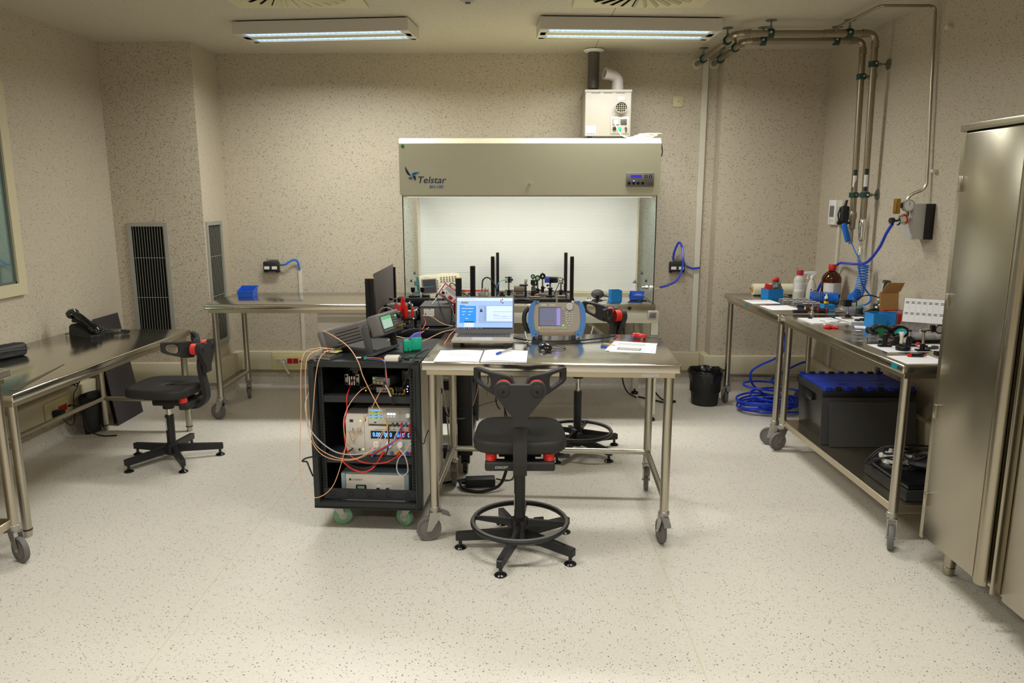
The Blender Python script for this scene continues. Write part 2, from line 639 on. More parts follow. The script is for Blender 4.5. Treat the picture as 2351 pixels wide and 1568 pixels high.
cove('trim_5', (XL, Y1, 0), (XC, Y1, 0), (0, -1, 0))
cove('trim_6', (XC, Y1, 0), (XC, YB, 0), (1, 0, 0))

def trunking(name, x0, x1, y0, y1):
    o = struct(MB().rbox(x0, x1, y0, y1, .172, .335, .006).build(name, 'cream'))
    return o
trunking('baseboard_back', XC + .06, XS - .06, YB - .06, YB)
trunking('baseboard_back_right', XS - .06, XR - .06, YR - .06, YR)
trunking('baseboard_step', XS - .06, XS, YR, YB)
trunking('baseboard_left', XL, XL + .06, 2.0, Y1 - .06)
trunking('baseboard_left_chase', XL, XC + .06, Y1 - .06, Y1)
trunking('baseboard_chase_side', XC, XC + .06, Y1, YB)
trunking('baseboard_right', XR - .06, XR, 2.0, YR)

# upright cable ducts
def duct(name, x0, x1, y0, y1, z0, z1):
    return struct(MB().rbox(x0, x1, y0, y1, z0, z1, .003, 1).build(name, 'duct_white'))
duct('trim_7', -1.873, -1.843, YB - .02, YB, .335, 1.04)
duct('trim_8', 1.508, 1.556, YB - .03, YB, .335, 2.74)
duct('trim_9', XR - .02, XR, 5.80, 5.83, .335, 1.44)

# ---------------------------------------------------------------- window in the left wall
w = struct(thing('window_1', '', '', (XL, 3.9, 1.04)))
del w['label'], w['category']
wy0, wy1, wz0, wz1, fw = 2.6, 4.77, 1.04, 2.34, .075
for a in ((wy0, wy1, wz0, wz0 + fw), (wy0, wy1, wz1 - fw, wz1), (wy1 - fw, wy1, wz0 + fw, wz1 - fw), (wy0, wy0 + fw, wz0 + fw, wz1 - fw)):
    MB().box(XL, XL + .03, *a).build('window_frame', 'window_frame', w, True)
MB().box(XL + .004, XL + .008, wy0 + fw, wy1 - fw, wz0 + fw, wz1 - fw).build('window_pane', 'mirror_glass', w, True)
for a in ((wy0 + fw, wy1 - fw, wz0 + fw, wz0 + fw + .012), (wy1 - fw - .012, wy1 - fw, wz0 + fw, wz1 - fw)):
    MB().box(XL + .006, XL + .016, *a).build('glazing_bead', 'grey_zinc', w, True)

# ---------------------------------------------------------------- return-air grilles
def grille(label, loc, rot, W, H, n, ang):
    t = thing('air_grille', label, 'vent', loc, rot, 'return air grilles in the corner chase')
    f = .03
    for a in ((-W / 2, W / 2, 0, f), (-W / 2, W / 2, H - f, H), (-W / 2, -W / 2 + f, f, H - f), (W / 2 - f, W / 2, f, H - f)):
        MB().box(a[0], a[1], -.014, 0, a[2], a[3]).build('frame', 'grille_frame', t)
    MB().box(-W / 2 + f, W / 2 - f, -.002, 0, f, H - f).build('backing', 'grille_dark', t)
    M = Matrix.Rotation(rad(ang), 4, 'Z')
    sl = MB().box(-.0012, .0012, -.012, .0, f, H - f).xf(M).mesh('slat', 'grille_slat')
    for i in range(n):
        link('slat', sl, t, (-W / 2 + f + (i + .5) * (W - 2 * f) / n, 0, 0))
    for z in (.40, .72):
        MB().box(-W / 2 + f, W / 2 - f, -.006, -.004, H * z - .002, H * z + .002).build('tie_bar', 'grille_frame', t)
grille('tall grey air grille facing the room, beside the phone desk', (-2.905, Y1, .47), 0, .315, .985, 12, 28)
grille('tall narrow grey air grille on the side of the wall chase', (XC, 6.12, .46), PI / 2, .31, 1.0, 12, -69)

# ---------------------------------------------------------------- ceiling lights
def ceiling_light(label, x, y, rz, lamp='lamp_light', tube='tube'):
    t = thing('ceiling_light', label, 'light', (x, y, HC), rz, 'louvred ceiling lights')
    W, D, H = 1.19, .33, .085
    for a in ((-W / 2, W / 2, -D / 2, -D / 2 + .012), (-W / 2, W / 2, D / 2 - .012, D / 2), (-W / 2, -W / 2 + .012, -D / 2 + .012, D / 2 - .012), (W / 2 - .012, W / 2, -D / 2 + .012, D / 2 - .012)):
        MB().box(*a, -H, -.008).build('side_panel', 'fixture_white', t)
    MB().box(-W / 2 + .02, W / 2 - .02, -D / 2 + .02, D / 2 - .02, -.008, 0).build('mounting_plate', 'gloss_black', t)
    MB().box(-W / 2 + .012, W / 2 - .012, -D / 2 + .012, D / 2 - .012, -.014, -.008).build('back_plate', 'fixture_white', t)
    for a in ((-D / 2 + .012, -D / 2 + .038), (-.042, .042), (D / 2 - .038, D / 2 - .012)):
        MB().box(-W / 2 + .012, W / 2 - .012, *a, -H + .004, -H + .012).build('face_strip', 'diffuser_plate', t)
    for a in ((-W / 2 + .012, -W / 2 + .05), (W / 2 - .05, W / 2 - .012)):
        MB().box(*a, -D / 2 + .012, D / 2 - .012, -H + .004, -H + .012).build('end_strip', 'fixture_white', t)
    bl = MB().prism([(-.040, -.038), (.040, -.038), (.040, 0), (.02, -.012), (0, -.016), (-.02, -.012), (-.040, 0)], -.001, .001, 'x').mesh('louvre_blade', 'louvre')
    for s in (-1, 1):
        yc = s * .0845
        MB().add([(-W / 2 + .05, yc - .041, -H + .012), (W / 2 - .05, yc - .041, -H + .012), (W / 2 - .05, yc - .03, -.03), (-W / 2 + .05, yc - .03, -.03),
                  (W / 2 - .05, yc + .03, -.03), (-W / 2 + .05, yc + .03, -.03), (W / 2 - .05, yc + .041, -H + .012), (-W / 2 + .05, yc + .041, -H + .012)],
                 [(0, 1, 2, 3), (3, 2, 4, 5), (5, 4, 6, 7)]).build('reflector', 'reflector', t)
        MB().cyl((-W / 2 + .05, yc, -.042), (W / 2 - .05, yc, -.042), .008, n=10).build(tube if tube == 'tube' else tube + ('_rear' if s > 0 else '_front') + '_offscreen', 'tube_glow', t)
        for i in range(30):
            link('louvre_blade', bl, t, (-W / 2 + .065 + i * (W - .13) / 29, yc, -H + .044))
    ld = bpy.data.lights.new('lamp_light', 'AREA')
    ld.shape = 'RECTANGLE'
    ld.size = 1.05
    ld.size_y = .24
    ld.energy = LAMP_W
    ld.color = LAMP_COL
    ld.spread = rad(164)
    lo = bpy.data.objects.new(lamp, ld)
    COL.objects.link(lo)
    lo.parent = t
    lo.location = (0, 0, -H - .004)
    return t
ceiling_light('white twin-tube louvred ceiling light on the side of the wall grilles', -1.285, 5.37, rad(-5.5))
ceiling_light('white twin-tube louvred ceiling light beside the steel pipes', .735, 5.32, rad(3.2))
for y, row in ((2.35, 'middle'), (-.65, 'entrance')):
    for x, side in ((-1.3, 'left'), (.75, 'right')):
        ceiling_light('white louvred ceiling light of the rows nearer the entrance', x, y, 0, 'ceiling_lamp_%s_%s_offscreen' % (row, side), 'tube_%s_%s' % (row, side))

# swirl diffusers
def diffuser(label, x, y):
    t = thing('ceiling_diffuser', label, 'vent', (x, y, HC), 0, 'swirl air diffusers')
    S = .40
    MB().rbox(-S, S, -S, S, -.012, 0, .004, 1).build('plate', 'diffuser_plate', t)
    bl = MB().box(.16, .355, -.011, .011, -.0135, -.0115).mesh('slot', 'hole')
    fin = MB().add([(.16, -.010, -.0135), (.355, -.010, -.0135), (.355, .006, -.024), (.16, .006, -.024), (.16, .009, -.0235), (.355, .009, -.0235)],
                   [(0, 1, 2, 3), (3, 2, 5, 4)]).mesh('fin', 'diffuser_plate')
    n = 32
    for i in range(n):
        a = 2 * PI * i / n
        link('slot', bl, t, (.03 * math.cos(a + 1.2), .03 * math.sin(a + 1.2), 0), (0, 0, a))
        link('fin', fin, t, (.03 * math.cos(a + 1.2), .03 * math.sin(a + 1.2), 0), (0, 0, a))
    MB().lathe([(.0, -.016), (.13, -.016), (.14, -.012)], n=32).build('centre_disc', 'diffuser_plate', t)
diffuser('square swirl air diffuser near the ceiling light by the grilles', -1.31, 4.50)
diffuser('square swirl air diffuser near the ceiling light by the pipes', .735, 4.50)
t = thing('smoke_detector', 'round pinkish detector on the ceiling between the diffusers', 'detector', (-.29, 4.69, HC))
MB().lathe([(.0, -.03), (.03, -.03), (.045, -.02), (.055, -.006), (.058, 0)], n=28).build('body', 'pvc_grey', t)
MB().lathe([(.0, -.036), (.014, -.036), (.018, -.03)], n=16).build('sensor', 'dark_grey', t)

# ---------------------------------------------------------------- pipes
def elbow_path(pts, R_=.055, n=6):
    """polyline with rounded corners"""
    pts = [Vector(p) for p in pts]
    out = [pts[0]]
    for i in range(1, len(pts) - 1):
        a = (pts[i - 1] - pts[i]).normalized()
        b = (pts[i + 1] - pts[i]).normalized()
        p, q = pts[i] + a * R_, pts[i] + b * R_
        for k in range(n + 1):
            u = k / n
            out.append((1 - u) ** 2 * p + 2 * u * (1 - u) * pts[i] + u * u * q)
    out.append(pts[-1])
    return out
def clamp(parent, p, axis, target):
    """split pipe clamp round p with a rod to a round plate at target"""
    m = MB()
    p, q = Vector(p), Vector(target)
    ax = Vector(axis)
    m.cyl(p - ax * .018, p + ax * .018, .031, n=16)
    c = m.build('pipe_clamp', 'clamp_green', parent, True)
    d = (q - p).normalized()
    MB().cyl(p + d * .03, q, .006, n=8).cyl(q - d * .006, q, .035, n=20).cyl(p + d * .028, p + d * .05, .011, n=8).build('hanger_rod', 'grey_zinc', c, True)
    s = ax.cross(d)
    MB().cyl(p + s * .03 - ax * .01, p + s * .046 - ax * .01, .008, n=8).cyl(p - s * .03, p - s * .046, .008, n=8).build('clamp_screw', 'chrome', c, True)
def steel_pipe(label, pts, r, clamps):
    t = thing('steel_pipe', label, 'pipe', (pts[-1][0], pts[-1][1], pts[-1][2]), 0, 'twin steel media pipes')
    MB().tube(elbow_path(pts), r, 16).build('pipe_run', 'pipe_steel', t, True)
    for i in range(1, len(pts) - 1):
        p = Vector(pts[i])
        for q in (pts[i - 1], pts[i + 1]):
            d = (Vector(q) - p).normalized()
            MB().cyl(p + d * .05, p + d * .085, r * 1.18, n=16).cyl(p + d * .083, p + d * .092, r * 1.3, n=16).build('pipe_collar', 'pipe_steel', t, True)
    MB().ring((pts[0][0], pts[0][1] - .012, pts[0][2]), r, .042, .012).build('wall_rosette', 'duct_white', t, True)
    for c in clamps:
        clamp(t, *c)
    return t
PZ = 2.715
def flow_label(t, x, y):
    for z0, z1, m in ((1.72, 1.80, 'label_white'), (1.80, 1.84, 'ink'), (1.69, 1.72, 'ink')):
        n = 8
        vs = [(x + .0218 * math.cos(rad(215 + 70 * i / n)), y + .0218 * math.sin(rad(215 + 70 * i / n)), z) for z in (z0, z1) for i in range(n + 1)]
        MB().add(vs, [(i, i + 1, n + 2 + i, n + 1 + i) for i in range(n)]).build('flow_label', m, t, True)
pa = [(1.462, YB, PZ), (1.455, 5.27, PZ), (2.375, 5.27, PZ), (2.395, 5.265, 1.50)]
pb = [(1.598, YB, PZ), (1.575, 5.49, PZ - .005), (2.385, 5.47, PZ - .005), (2.395, 5.435, 1.55)]
qa = steel_pipe('outer steel pipe of the pair along the ceiling, ending in the air gun coupling', pa, .021,
           [((1.461, 6.2, PZ), (0, 1, 0), (1.461, 6.2, HC)), ((1.456, 5.5, PZ), (0, 1, 0), (1.456, 5.5, HC)), ((1.68, 5.27, PZ), (1, 0, 0), (1.68, 5.27, HC)), ((2.20, 5.27, PZ), (1, 0, 0), (2.20, 5.27, HC)),
            ((2.377, 5.27, 2.52), (0, 0, 1), (XR, 5.27, 2.52)), ((2.392, 5.265, 1.665), (0, 0, 1), (XR, 5.265, 1.665))])
qb = steel_pipe('inner steel pipe of the pair along the ceiling, nearer the back wall', pb, .021,
           [((1.597, 6.2, PZ), (0, 1, 0), (1.597, 6.2, HC)), ((1.583, 5.75, PZ), (0, 1, 0), (1.583, 5.75, HC)), ((1.70, 5.487, PZ - .005), (1, 0, 0), (1.70, 5.487, HC)), ((2.20, 5.475, PZ - .005), (1, 0, 0), (2.20, 5.475, HC)),
            ((2.387, 5.463, 2.47), (0, 0, 1), (XR, 5.463, 2.47)), ((2.393, 5.44, 1.665), (0, 0, 1), (XR, 5.44, 1.665))])
flow_label(qa, 2.3905, 5.266)
flow_label(qb, 2.3923, 5.4425)
t = thing('steel_tube', 'thin steel tube branching from the ceiling pipe down to the gas regulator', 'pipe', (2.45, 4.55, 1.66))
MB().tube(elbow_path([(2.10, 5.27, PZ), (2.10, 5.22, 2.745), (2.13, 4.70, 2.752), (2.455, 4.70, 2.752), (2.455, 4.60, 1.70), (2.362, 4.635, 1.655), (2.362, 4.612, 1.525)], .04), .0085, 10).build('tube_run', 'pipe_steel', t, True)
for z in (2.60, 1.80):
    MB().rbox(XR - .03, XR, 4.54, 4.575, z - .01, z + .01, .003).build('tube_clip', 'duct_white', t, True)
MB().cyl((2.03, 5.27, PZ), (2.17, 5.27, PZ), .026, n=16).build('branch_fitting', 'pipe_steel', t, True)

# ---------------------------------------------------------------- fittings low on the pipes: valves, coupling, air gun
t = thing('shutoff_valve', 'steel valve with black lever under the inner pipe', 'valve', (2.395, 5.43, 1.32))
MB().lathe([(.014, 0), (.016, .03), (.013, .04), (.013, .10), (.022, .11), (.022, .17), (.026, .18), (.026, .215), (.021, .23)], n=14).build('valve_body', 'pipe_steel', t)
MB().rbox(-.11, -.03, -.012, .012, .135, .165, .01).rbox(-.04, -.01, -.008, .008, .142, .158, .003).build('valve_lever', 'black_plastic', t)
t = thing('hose_coupling', 'steel quick coupling holding the coiled blue air hose', 'coupling', (2.395, 5.265, 1.16))
MB().lathe([(.010, 0), (.012, .05), (.018, .055), (.018, .12), (.014, .13), (.014, .19), (.022, .2), (.022, .26), (.026, .27), (.026, .32), (.021, .34)], n=14).build('coupling_body', 'chrome', t)
MB().rbox(-.02, .02, -.012, .012, .24, .30, .008).build('valve_lever', 'black_plastic', t)
t = thing('air_gun', 'blue and black air blow gun hanging on the pipe valve', 'blow gun', (2.36, 5.36, 1.30))
MB().rbox(-.02, .02, -.016, .016, .04, .18, .014, 3).xf(Matrix.Rotation(rad(-18), 4, 'Y')).build('handle', 'hose_cyan', t)
MB().rbox(-.03, .03, -.018, .018, .18, .29, .014, 3).xf(Matrix.Translation((-.055, 0, 0))).build('body', 'black_plastic', t)
MB().cyl((-.06, 0, .27), (-.045, 0, .33), .012, .008, n=10).build('nozzle', 'black_plastic', t)
MB().tube([(-.09, 0, .18), (-.10, 0, .23), (-.085, 0, .28)], .006, 8).build('trigger', 'black_plastic', t)
# coiled air hose: from the coupling down to the bench, up through the coil to the gun
pts = smoothpts([(2.395, 5.265, 1.165), (2.41, 5.22, 1.05), (2.43, 5.12, .97), (2.38, 5.10, .925), (2.28, 5.16, .909)], 8)
solo(MB().tube(pts, .006, 8), 'air_hose', 'hose_cyan', 'thin blue air hose dropping from the steel coupling to the bench', 'hose')
def helix(path, R_, turns, n=14):
    path = smoothpts(path, 10)
    L_ = len(path)
    out = []
    N = turns * n
    for i in range(N + 1):
        u = i / N * (L_ - 1)
        k = min(int(u), L_ - 2)
        c = path[k].lerp(path[k + 1], u - k)
        d = (path[k + 1] - path[k]).normalized()
        a = Vector((0, 1, 0)) if abs(d.y) < .8 else Vector((0, 0, 1))
        a = (a - d * a.dot(d)).normalized()
        b = d.cross(a)
        q = 2 * PI * i / n
        out.append(c + a * (R_ * math.cos(q)) + b * (R_ * math.sin(q)))
    return out
h1 = helix([(2.395, 5.19, 1.19), (2.39, 5.19, 1.08), (2.375, 5.20, .99), (2.35, 5.24, .95)], .032, 20)
solo(MB().tube(smoothpts([(2.36, 5.34, 1.34), (2.37, 5.28, 1.27), (2.385, 5.22, 1.21)], 4) + h1, .0042, 6), 'air_hose', 'hose_cyan', 'coiled bright blue air hose hanging upright beside the amber bottle', 'hose')
h2 = helix([(2.14, 5.44, .941), (2.20, 5.41, .941), (2.27, 5.38, .941), (2.31, 5.36, .941)], .033, 17)
solo(MB().tube(h2, .0046, 6), 'air_hose', 'hose_cyan', 'coiled bright blue air hose lying on the bench by the dropper bottle', 'hose')

# gas panel on the right wall
t = thing('gas_outlet', 'wall gas outlet with pressure gauge, regulator and black wedge plate', 'gas outlet', (XR, 4.60, 1.40))
MB().prism([(0, -.075), (0, .075), (-.05, .055), (-.11, .05), (-.11, -.05), (-.05, -.055)], .0, .21, 'z').build('housing', 'light_grey', t)
MB().box(-.055, -.0, -.078, -.074, .0, .21).build('side_plate', 'gloss_black', t)
MB().cyl((-.11, 0, .12), (-.135, -.01, .12), .014, n=14).build('inlet', 'chrome', t)
MB().cyl((-.19, -.02, .11), (-.135, -.01, .12), .030, n=20).build('regulator', 'chrome', t)
MB().cyl((-.152, -.013, .117), (-.142, -.011, .119), .032, n=20).build('regulator_band', 'red', t)
MB().cyl((-.235, -.025, .11), (-.215, -.022, .11), .018, n=14).cyl((-.215, -.022, .11), (-.19, -.02, .11), .007, n=8).build('outlet_knob', 'black_plastic', t)
MB().cyl((-.135, -.035, .20), (-.135, .0, .20), .036, n=24).build('gauge_case', 'light_grey', t)
MB().cyl((-.135, -.0365, .20), (-.135, -.035, .20), .028, n=24).build('gauge_dial', 'label_white', t)
MB().box(-.136, -.134, -.038, -.0366, .198, .222).build('gauge_needle', 'ink', t)
MB().rbox(-.215, -.185, -.035, .0, .15, .24, .004).build('valve_block', 'brass', t)
MB().cyl((-.185, -.02, .2), (-.172, -.02, .2), .012, .016, n=12).build('valve_cap', 'black_plastic', t)
cable('royal blue gas hose looping from the wall regulator to the bench corner',
      [(2.262, 4.58, 1.49), (2.27, 4.66, 1.43), (2.30, 4.80, 1.33), (2.335, 5.02, 1.225), (2.35, 5.22, 1.195), (2.41, 5.50, 1.175), (2.44, 5.72, 1.15), (2.365, 5.77, 1.03), (2.335, 5.79, .95), (2.335, 5.80, .9095)], .0095, 'hose_blue', 'gas_hose', 'hose', 8, 10)
# thermostat
t = thing('thermostat', 'white room thermostat with grey display beside the steel pipes', 'thermostat', (XR, 5.86, 1.44))
MB().rbox(-.03, 0, -.0, .14, 0, .19, .006).build('body', 'white', t)
MB().box(-.031, -.03, .03, .11, .06, .145).build('display', 'mid_grey', t)
for y in (.045, .09):
    MB().cyl((-.033, y, .03), (-.029, y, .03), .006, n=10).build('button', 'light_grey', t)
MB().rbox(-.035, 0, -.115, -.005, 0, .19, .005).build('terminal_box', 'duct_white', t)
MB().box(-.036, -.035, -.09, -.04, .07, .14).build('label', 'label_grey', t)

# wall plate, vacuum boxes with blue hoses
t = thing('wall_plate', 'square cream blank plate on the back wall beside the ceiling unit', 'switch plate', (1.322, YB, 2.38))
MB().rbox(-.042, .042, -.012, 0, 0, .084, .004).build('plate', 'diffuser_plate', t)
MB().rbox(-.022, .022, -.015, -.010, .02, .064, .003).build('insert', 'diffuser_plate', t)
MB().cyl((0, -.017, .042), (0, -.014, .042), .004, n=8).build('screw', 'ink', t)
def vac(label, x, z):
    t = thing('vacuum_valve_box', label, 'valve box', (x, YB, z), 0, 'black valve boxes on the back wall')
    MB().rbox(-.065, .065, -.07, -.015, 0, .085, .012, 3).build('body', 'black_plastic', t)
    for s in (-1, 1):
        MB().rbox(s * .032 - .022, s * .032 + .022, -.072, -.069, .02, .045, .001, 1).build('label', 'label_white', t)
        MB().rbox(s * .05 - .012, s * .05 + .012, -.06, 0, -.008, .004, .002, 1).build('foot', 'black_plastic', t)
    MB().rbox(-.02, .05, -.05, 0, .085, .10, .002, 1).build('bracket', 'grey_zinc', t)
    MB().cyl((-.035, -.04, .085), (-.035, -.04, .115), .006, n=10).build('port', 'chrome', t)
    MB().cyl((.064, -.04, .055), (.08, -.04, .055), .009, n=10).build('elbow', 'brass', t)
    return t
vac('black valve box on the back wall above the empty steel bench', -2.09, 1.03)
vac('black valve box on the back wall beside the flow hood', 1.36, 1.03)
cable('short blue hose arching from the valve box to the white duct above the steel bench', [(-2.01, 6.38, 1.085), (-1.97, 6.37, 1.09), (-1.91, 6.38, 1.125), (-1.872, 6.39, 1.115), (-1.858, 6.40, 1.04)], .008, 'hose_cyan', 'blue_hose', 'hose')
cable('short blue hose from the valve box to the tall white duct', [(1.44, 6.38, 1.075), (1.48, 6.37, 1.06), (1.51, 6.37, 1.058), (1.555, 6.37, 1.065)], .009, 'hose_blue', 'blue_hose', 'hose')
cable('blue hose looping high from the valve box into the hood air nozzle', [(1.325, 6.38, 1.13), (1.33, 6.36, 1.20), (1.36, 6.33, 1.28), (1.385, 6.3, 1.22), (1.37, 6.2, 1.10), (1.28, 5.95, 1.01), (1.16, 5.75, .985), (1.075, 5.62, .985)], .009, 'hose_blue', 'blue_hose', 'hose')

# sockets in the trunking
def socket_panel(label, loc, rot, group='yellowed socket panels in the trunking'):
    t = thing('socket_panel', label, 'sockets', loc, rot, group)
    MB().rbox(-.145, .145, -.010, 0, 0, .155, .003).build('cover', 'socket_plate', t)
    MB().rbox(-.13, .13, -.013, -.009, .03, .13, .003).build('insert', 'socket_plate', t)
    for i, m in enumerate(('duct_white', 'duct_white', 'red', 'red')):
        s = MB().rbox(-.112 + i * .05, -.066 + i * .05, -.017, -.012, .058, .104, .003).build('socket', m, t)
        MB().cyl((-.089 + i * .05, -.0175, .081), (-.089 + i * .05, -.0165, .081), .018, n=16).build('socket_well', 'dark_red' if m == 'red' else 'light_grey', s)
    for i in range(2):
        MB().box(.095 + i * .016, .107 + i * .016, -.016, -.012, .07, .085).build('data_port', 'ink', t)
    return t
socket_panel('socket panel with two red sockets, below the empty steel bench', (-1.98, YB - .06, .175), 0)
cable('white plug lead hanging from the socket panel below the empty steel bench', [(-2.02, 6.33, .255), (-2.01, 6.30, .24), (-1.99, 6.30, .19), (-1.97, 6.31, .15)], .010, 'wire_white')
socket_panel('socket panel with two red sockets, behind the phone desk', (XL + .06, 4.88, .155), PI / 2)
t = thing('power_adapter', 'black plug adapter in the socket panel behind the phone desk', 'adapter', (XL + .12, 4.815, .22))
MB().rbox(-.045, .02, -.025, .025, -.02, .03, .006).build('body', 'black_plastic', t)
cable('thin black adapter lead hanging behind the phone desk', [(XL + .12, 4.815, .20), (XL + .14, 4.87, .13), (XL + .12, 4.95, .13), (XL + .10, 5.0, .18), (XL + .10, 5.01, .30), (XL + .13, 5.02, .38), (XL + .10, 5.01, .48), (XL + .08, 5.0, .62)], .003, 'wire_black')
cable('black network lead curling from the socket panel to the floor', [(XL + .078, 4.985, .234), (XL + .12, 4.99, .23), (XL + .155, 4.995, .15), (XL + .18, 5.0, .05), (XL + .26, 5.02, .008), (XL + .36, 5.03, .006)], .005, 'wire_black')
solo(MB().tube(smoothpts([(XL + .115 + .025 * math.cos(i * 1.3), 5.02 + .04 * math.cos(i * 2.1), .40 + .03 * math.sin(i * 1.7)) for i in range(16)], 5), .003, 6), 'cable', 'wire_black', 'tied bundle of black lead behind the phone desk', 'cable')
# ================================================================ furniture
def caster(leg, x, y, rz, wr=.061, brake=True, wheel='wheel_grey'):
    """swivel castor under a leg: fork, wheel and brake tab, as sub-parts of the leg"""
    M = Matrix.Translation((x, y, 0)) @ Matrix.Rotation(rz, 4, 'Z')
    off = .032
    f = MB().lathe([(.018, .179), (.026, .174), (.028, .164), (.024, .154), (.024, .146)], n=16)
    for s in (-1, 1):
        f.prism([(-.028, .148), (.028, .148), (.030, .125), (off + .012, wr - .008), (off - .012, wr - .008), (-.012, .105)], s * .019 - .0015, s * .019 + .0015, 'y')
    f.box(-.028, .028, -.020, .020, .144, .148)
    f.cyl((off, -.024, wr), (off, .024, wr), .007, n=10)
    f.xf(M).build('caster_fork', 'aluminium', leg)
    MB().lathe([(wr - .010, -.013), (wr - .003, -.012), (wr, -.006), (wr, .006), (wr - .003, .012), (wr - .010, .013), (wr - .018, .009), (.010, .009), (.010, -.009), (wr - .018, -.009), (wr - .010, -.013)], (off, 0, wr), 24, 'y').xf(M).build('caster_wheel', wheel, leg)
    MB().lathe([(.008, -.0135), (wr - .018, -.0105), (wr - .018, .0105), (.008, .0135)], (off, 0, wr), 20, 'y').xf(M).build('caster_hub', 'mid_grey', leg)
    if brake:
        MB().prism([(-.03, .152), (-.066, .136), (-.074, .120), (-.066, .122), (-.03, .136)], -.016, .016, 'y').xf(M).build('brake_pedal', 'mid_grey', leg)
def foot(leg, x, y):
    MB().lathe([(.017, 0), (.019, .004), (.019, .035)], (x, y, 0), 16).build('levelling_foot', 'steel', leg)
    MB().cyl((x, y, .035), (x, y, .042), .0235, n=16).build('foot_seal', 'black_plastic', leg)

def steel_table(label, loc, rz, L_, D_, H, feet='caster', stretch='U', angles=(0, 0, 0, 0), inset=.045, shelf=False, group='stainless steel benches', legs=(0, 1, 2, 3), xl=0.0, xr=0.0):
    t = thing('steel_table', label, 'table', loc, rz, group)
    hx, hy = L_ / 2, D_ / 2
    MB().rbox(-hx, hx, -hy, hy, H - .042, H, .007, 3).build('tabletop', 'steel_top', t)
    MB().rbox(-hx + .02, hx - .02, -hy + .02, hy - .02, H - .068, H - .040, .002, 1).build('apron', 'steel_edge', t)
    pos = [(-hx + inset + xl, -hy + inset), (hx - inset - xr, -hy + inset), (-hx + inset + xl, hy - inset), (hx - inset - xr, hy - inset)]
    z0 = .174 if feet == 'caster' else .04
    for i in legs:
        x, y = pos[i]
        lg = MB().cyl((x, y, z0), (x, y, H - .06), .0215, n=18).build('leg', 'steel', t)
        if feet == 'caster':
            caster(lg, x, y, angles[i])
        else:
            foot(lg, x, y)
    zs = .235
    def bar(a, b):
        MB().cyl((*pos[a], zs), (*pos[b], zs), .016, n=14).build('stretcher', 'steel', t)
    if stretch in ('U', 'H'):
        bar(0, 2)
        bar(1, 3)
    if stretch == 'U':
        bar(2, 3)
    if stretch == 'B':
        bar(2, 3)
    if shelf:
        MB().rbox(-hx + inset, hx - inset, -hy + inset, hy - inset, .165, .205, .003, 1).build('lower_shelf', 'steel_edge', t)
    return t
TC = steel_table('stainless steel castor table carrying the open laptop and notebook', (.171, 3.733, 0), rad(-2.9), 1.19, .77, .9, 'caster', 'U', (PI + .25, PI / 2 + .15, PI / 2 + .1, PI / 2 - .1))
MB().box(.42, .50, -.366, -.3655, .838, .852).build('maker_label', 'label_white', TC)
TD = steel_table('low stainless steel desk carrying the black telephone', (-2.735, 4.31, 0), rad(-2.2), .80, 1.80, .735, 'foot', 'none', xl=.095)
# long-side and end rails of the desk
for a, b in (((.355, .855), (-.26, .855)), ((-.26, .855), (-.26, -.855))):
    MB().cyl((*a, .235), (*b, .235), .016, n=14).build('stretcher', 'steel', TD)
TN = steel_table('stainless steel castor bench at the near end of the phone desk', (-2.67, 2.62, 0), rad(-1.5), .80, 1.26, .9, 'caster', 'none', (1, .6, 2, -.5), shelf=True)
TBL = steel_table('empty stainless steel castor bench under the back wall with a blue bin', (-1.575, 5.74, 0), 0, 1.41, .70, .885, 'caster', 'H', (PI - .3, PI / 2, PI / 2 + .4, PI / 2), inset=.055)
TF = steel_table('far stainless steel bench carrying the amber and white bottles', (2.045, 5.398, 0), rad(2.0), .74, 1.14, .9, 'caster', 'B', (PI - .5, PI - .3, PI / 2, PI))
TR = steel_table('stainless steel bench with a lower shelf holding the blue-lidded crate', (2.09, 4.075, 0), rad(1.3), .72, 1.50, .9, 'caster', 'none', (-2.02, PI, PI + .3, PI), shelf=True, xr=.035)
for tt, yy, xe in ((TF, .02, -.37), (TR, -.70, -.36)):
    MB().box(xe - .0008, xe - .0002, yy, yy + .05, .868, .892).build('maker_sticker', 'sticker_teal', tt)

# ---------------------------------------------------------------- drawer pedestal
t = thing('drawer_pedestal', 'white drawer cabinet under the empty steel bench', 'cabinet', (-1.24, 5.80, 0))
MB().rbox(-.26, .26, -.20, .28, .10, .80, .004).build('body', 'pedestal_paint', t)
for i, (z0, z1) in enumerate(((.655, .795), (.40, .645), (.11, .39))):
    d = MB().rbox(-.262, .262, -.232, -.200, z0, z1, .006).build('drawer', 'pedestal_paint', t)
    MB().rbox(-.262, .262, -.246, -.230, z1 - .028, z1, .008).build('drawer_grip', 'white', d)
for x in (-.2, .2):
    for y in (-.15, .23):
        MB().cyl((x - .015, y, .04), (x + .015, y, .04), .04, n=16).box(x - .006, x + .006, y - .01, y + .01, .05, .10).build('caster', 'black_plastic', t)

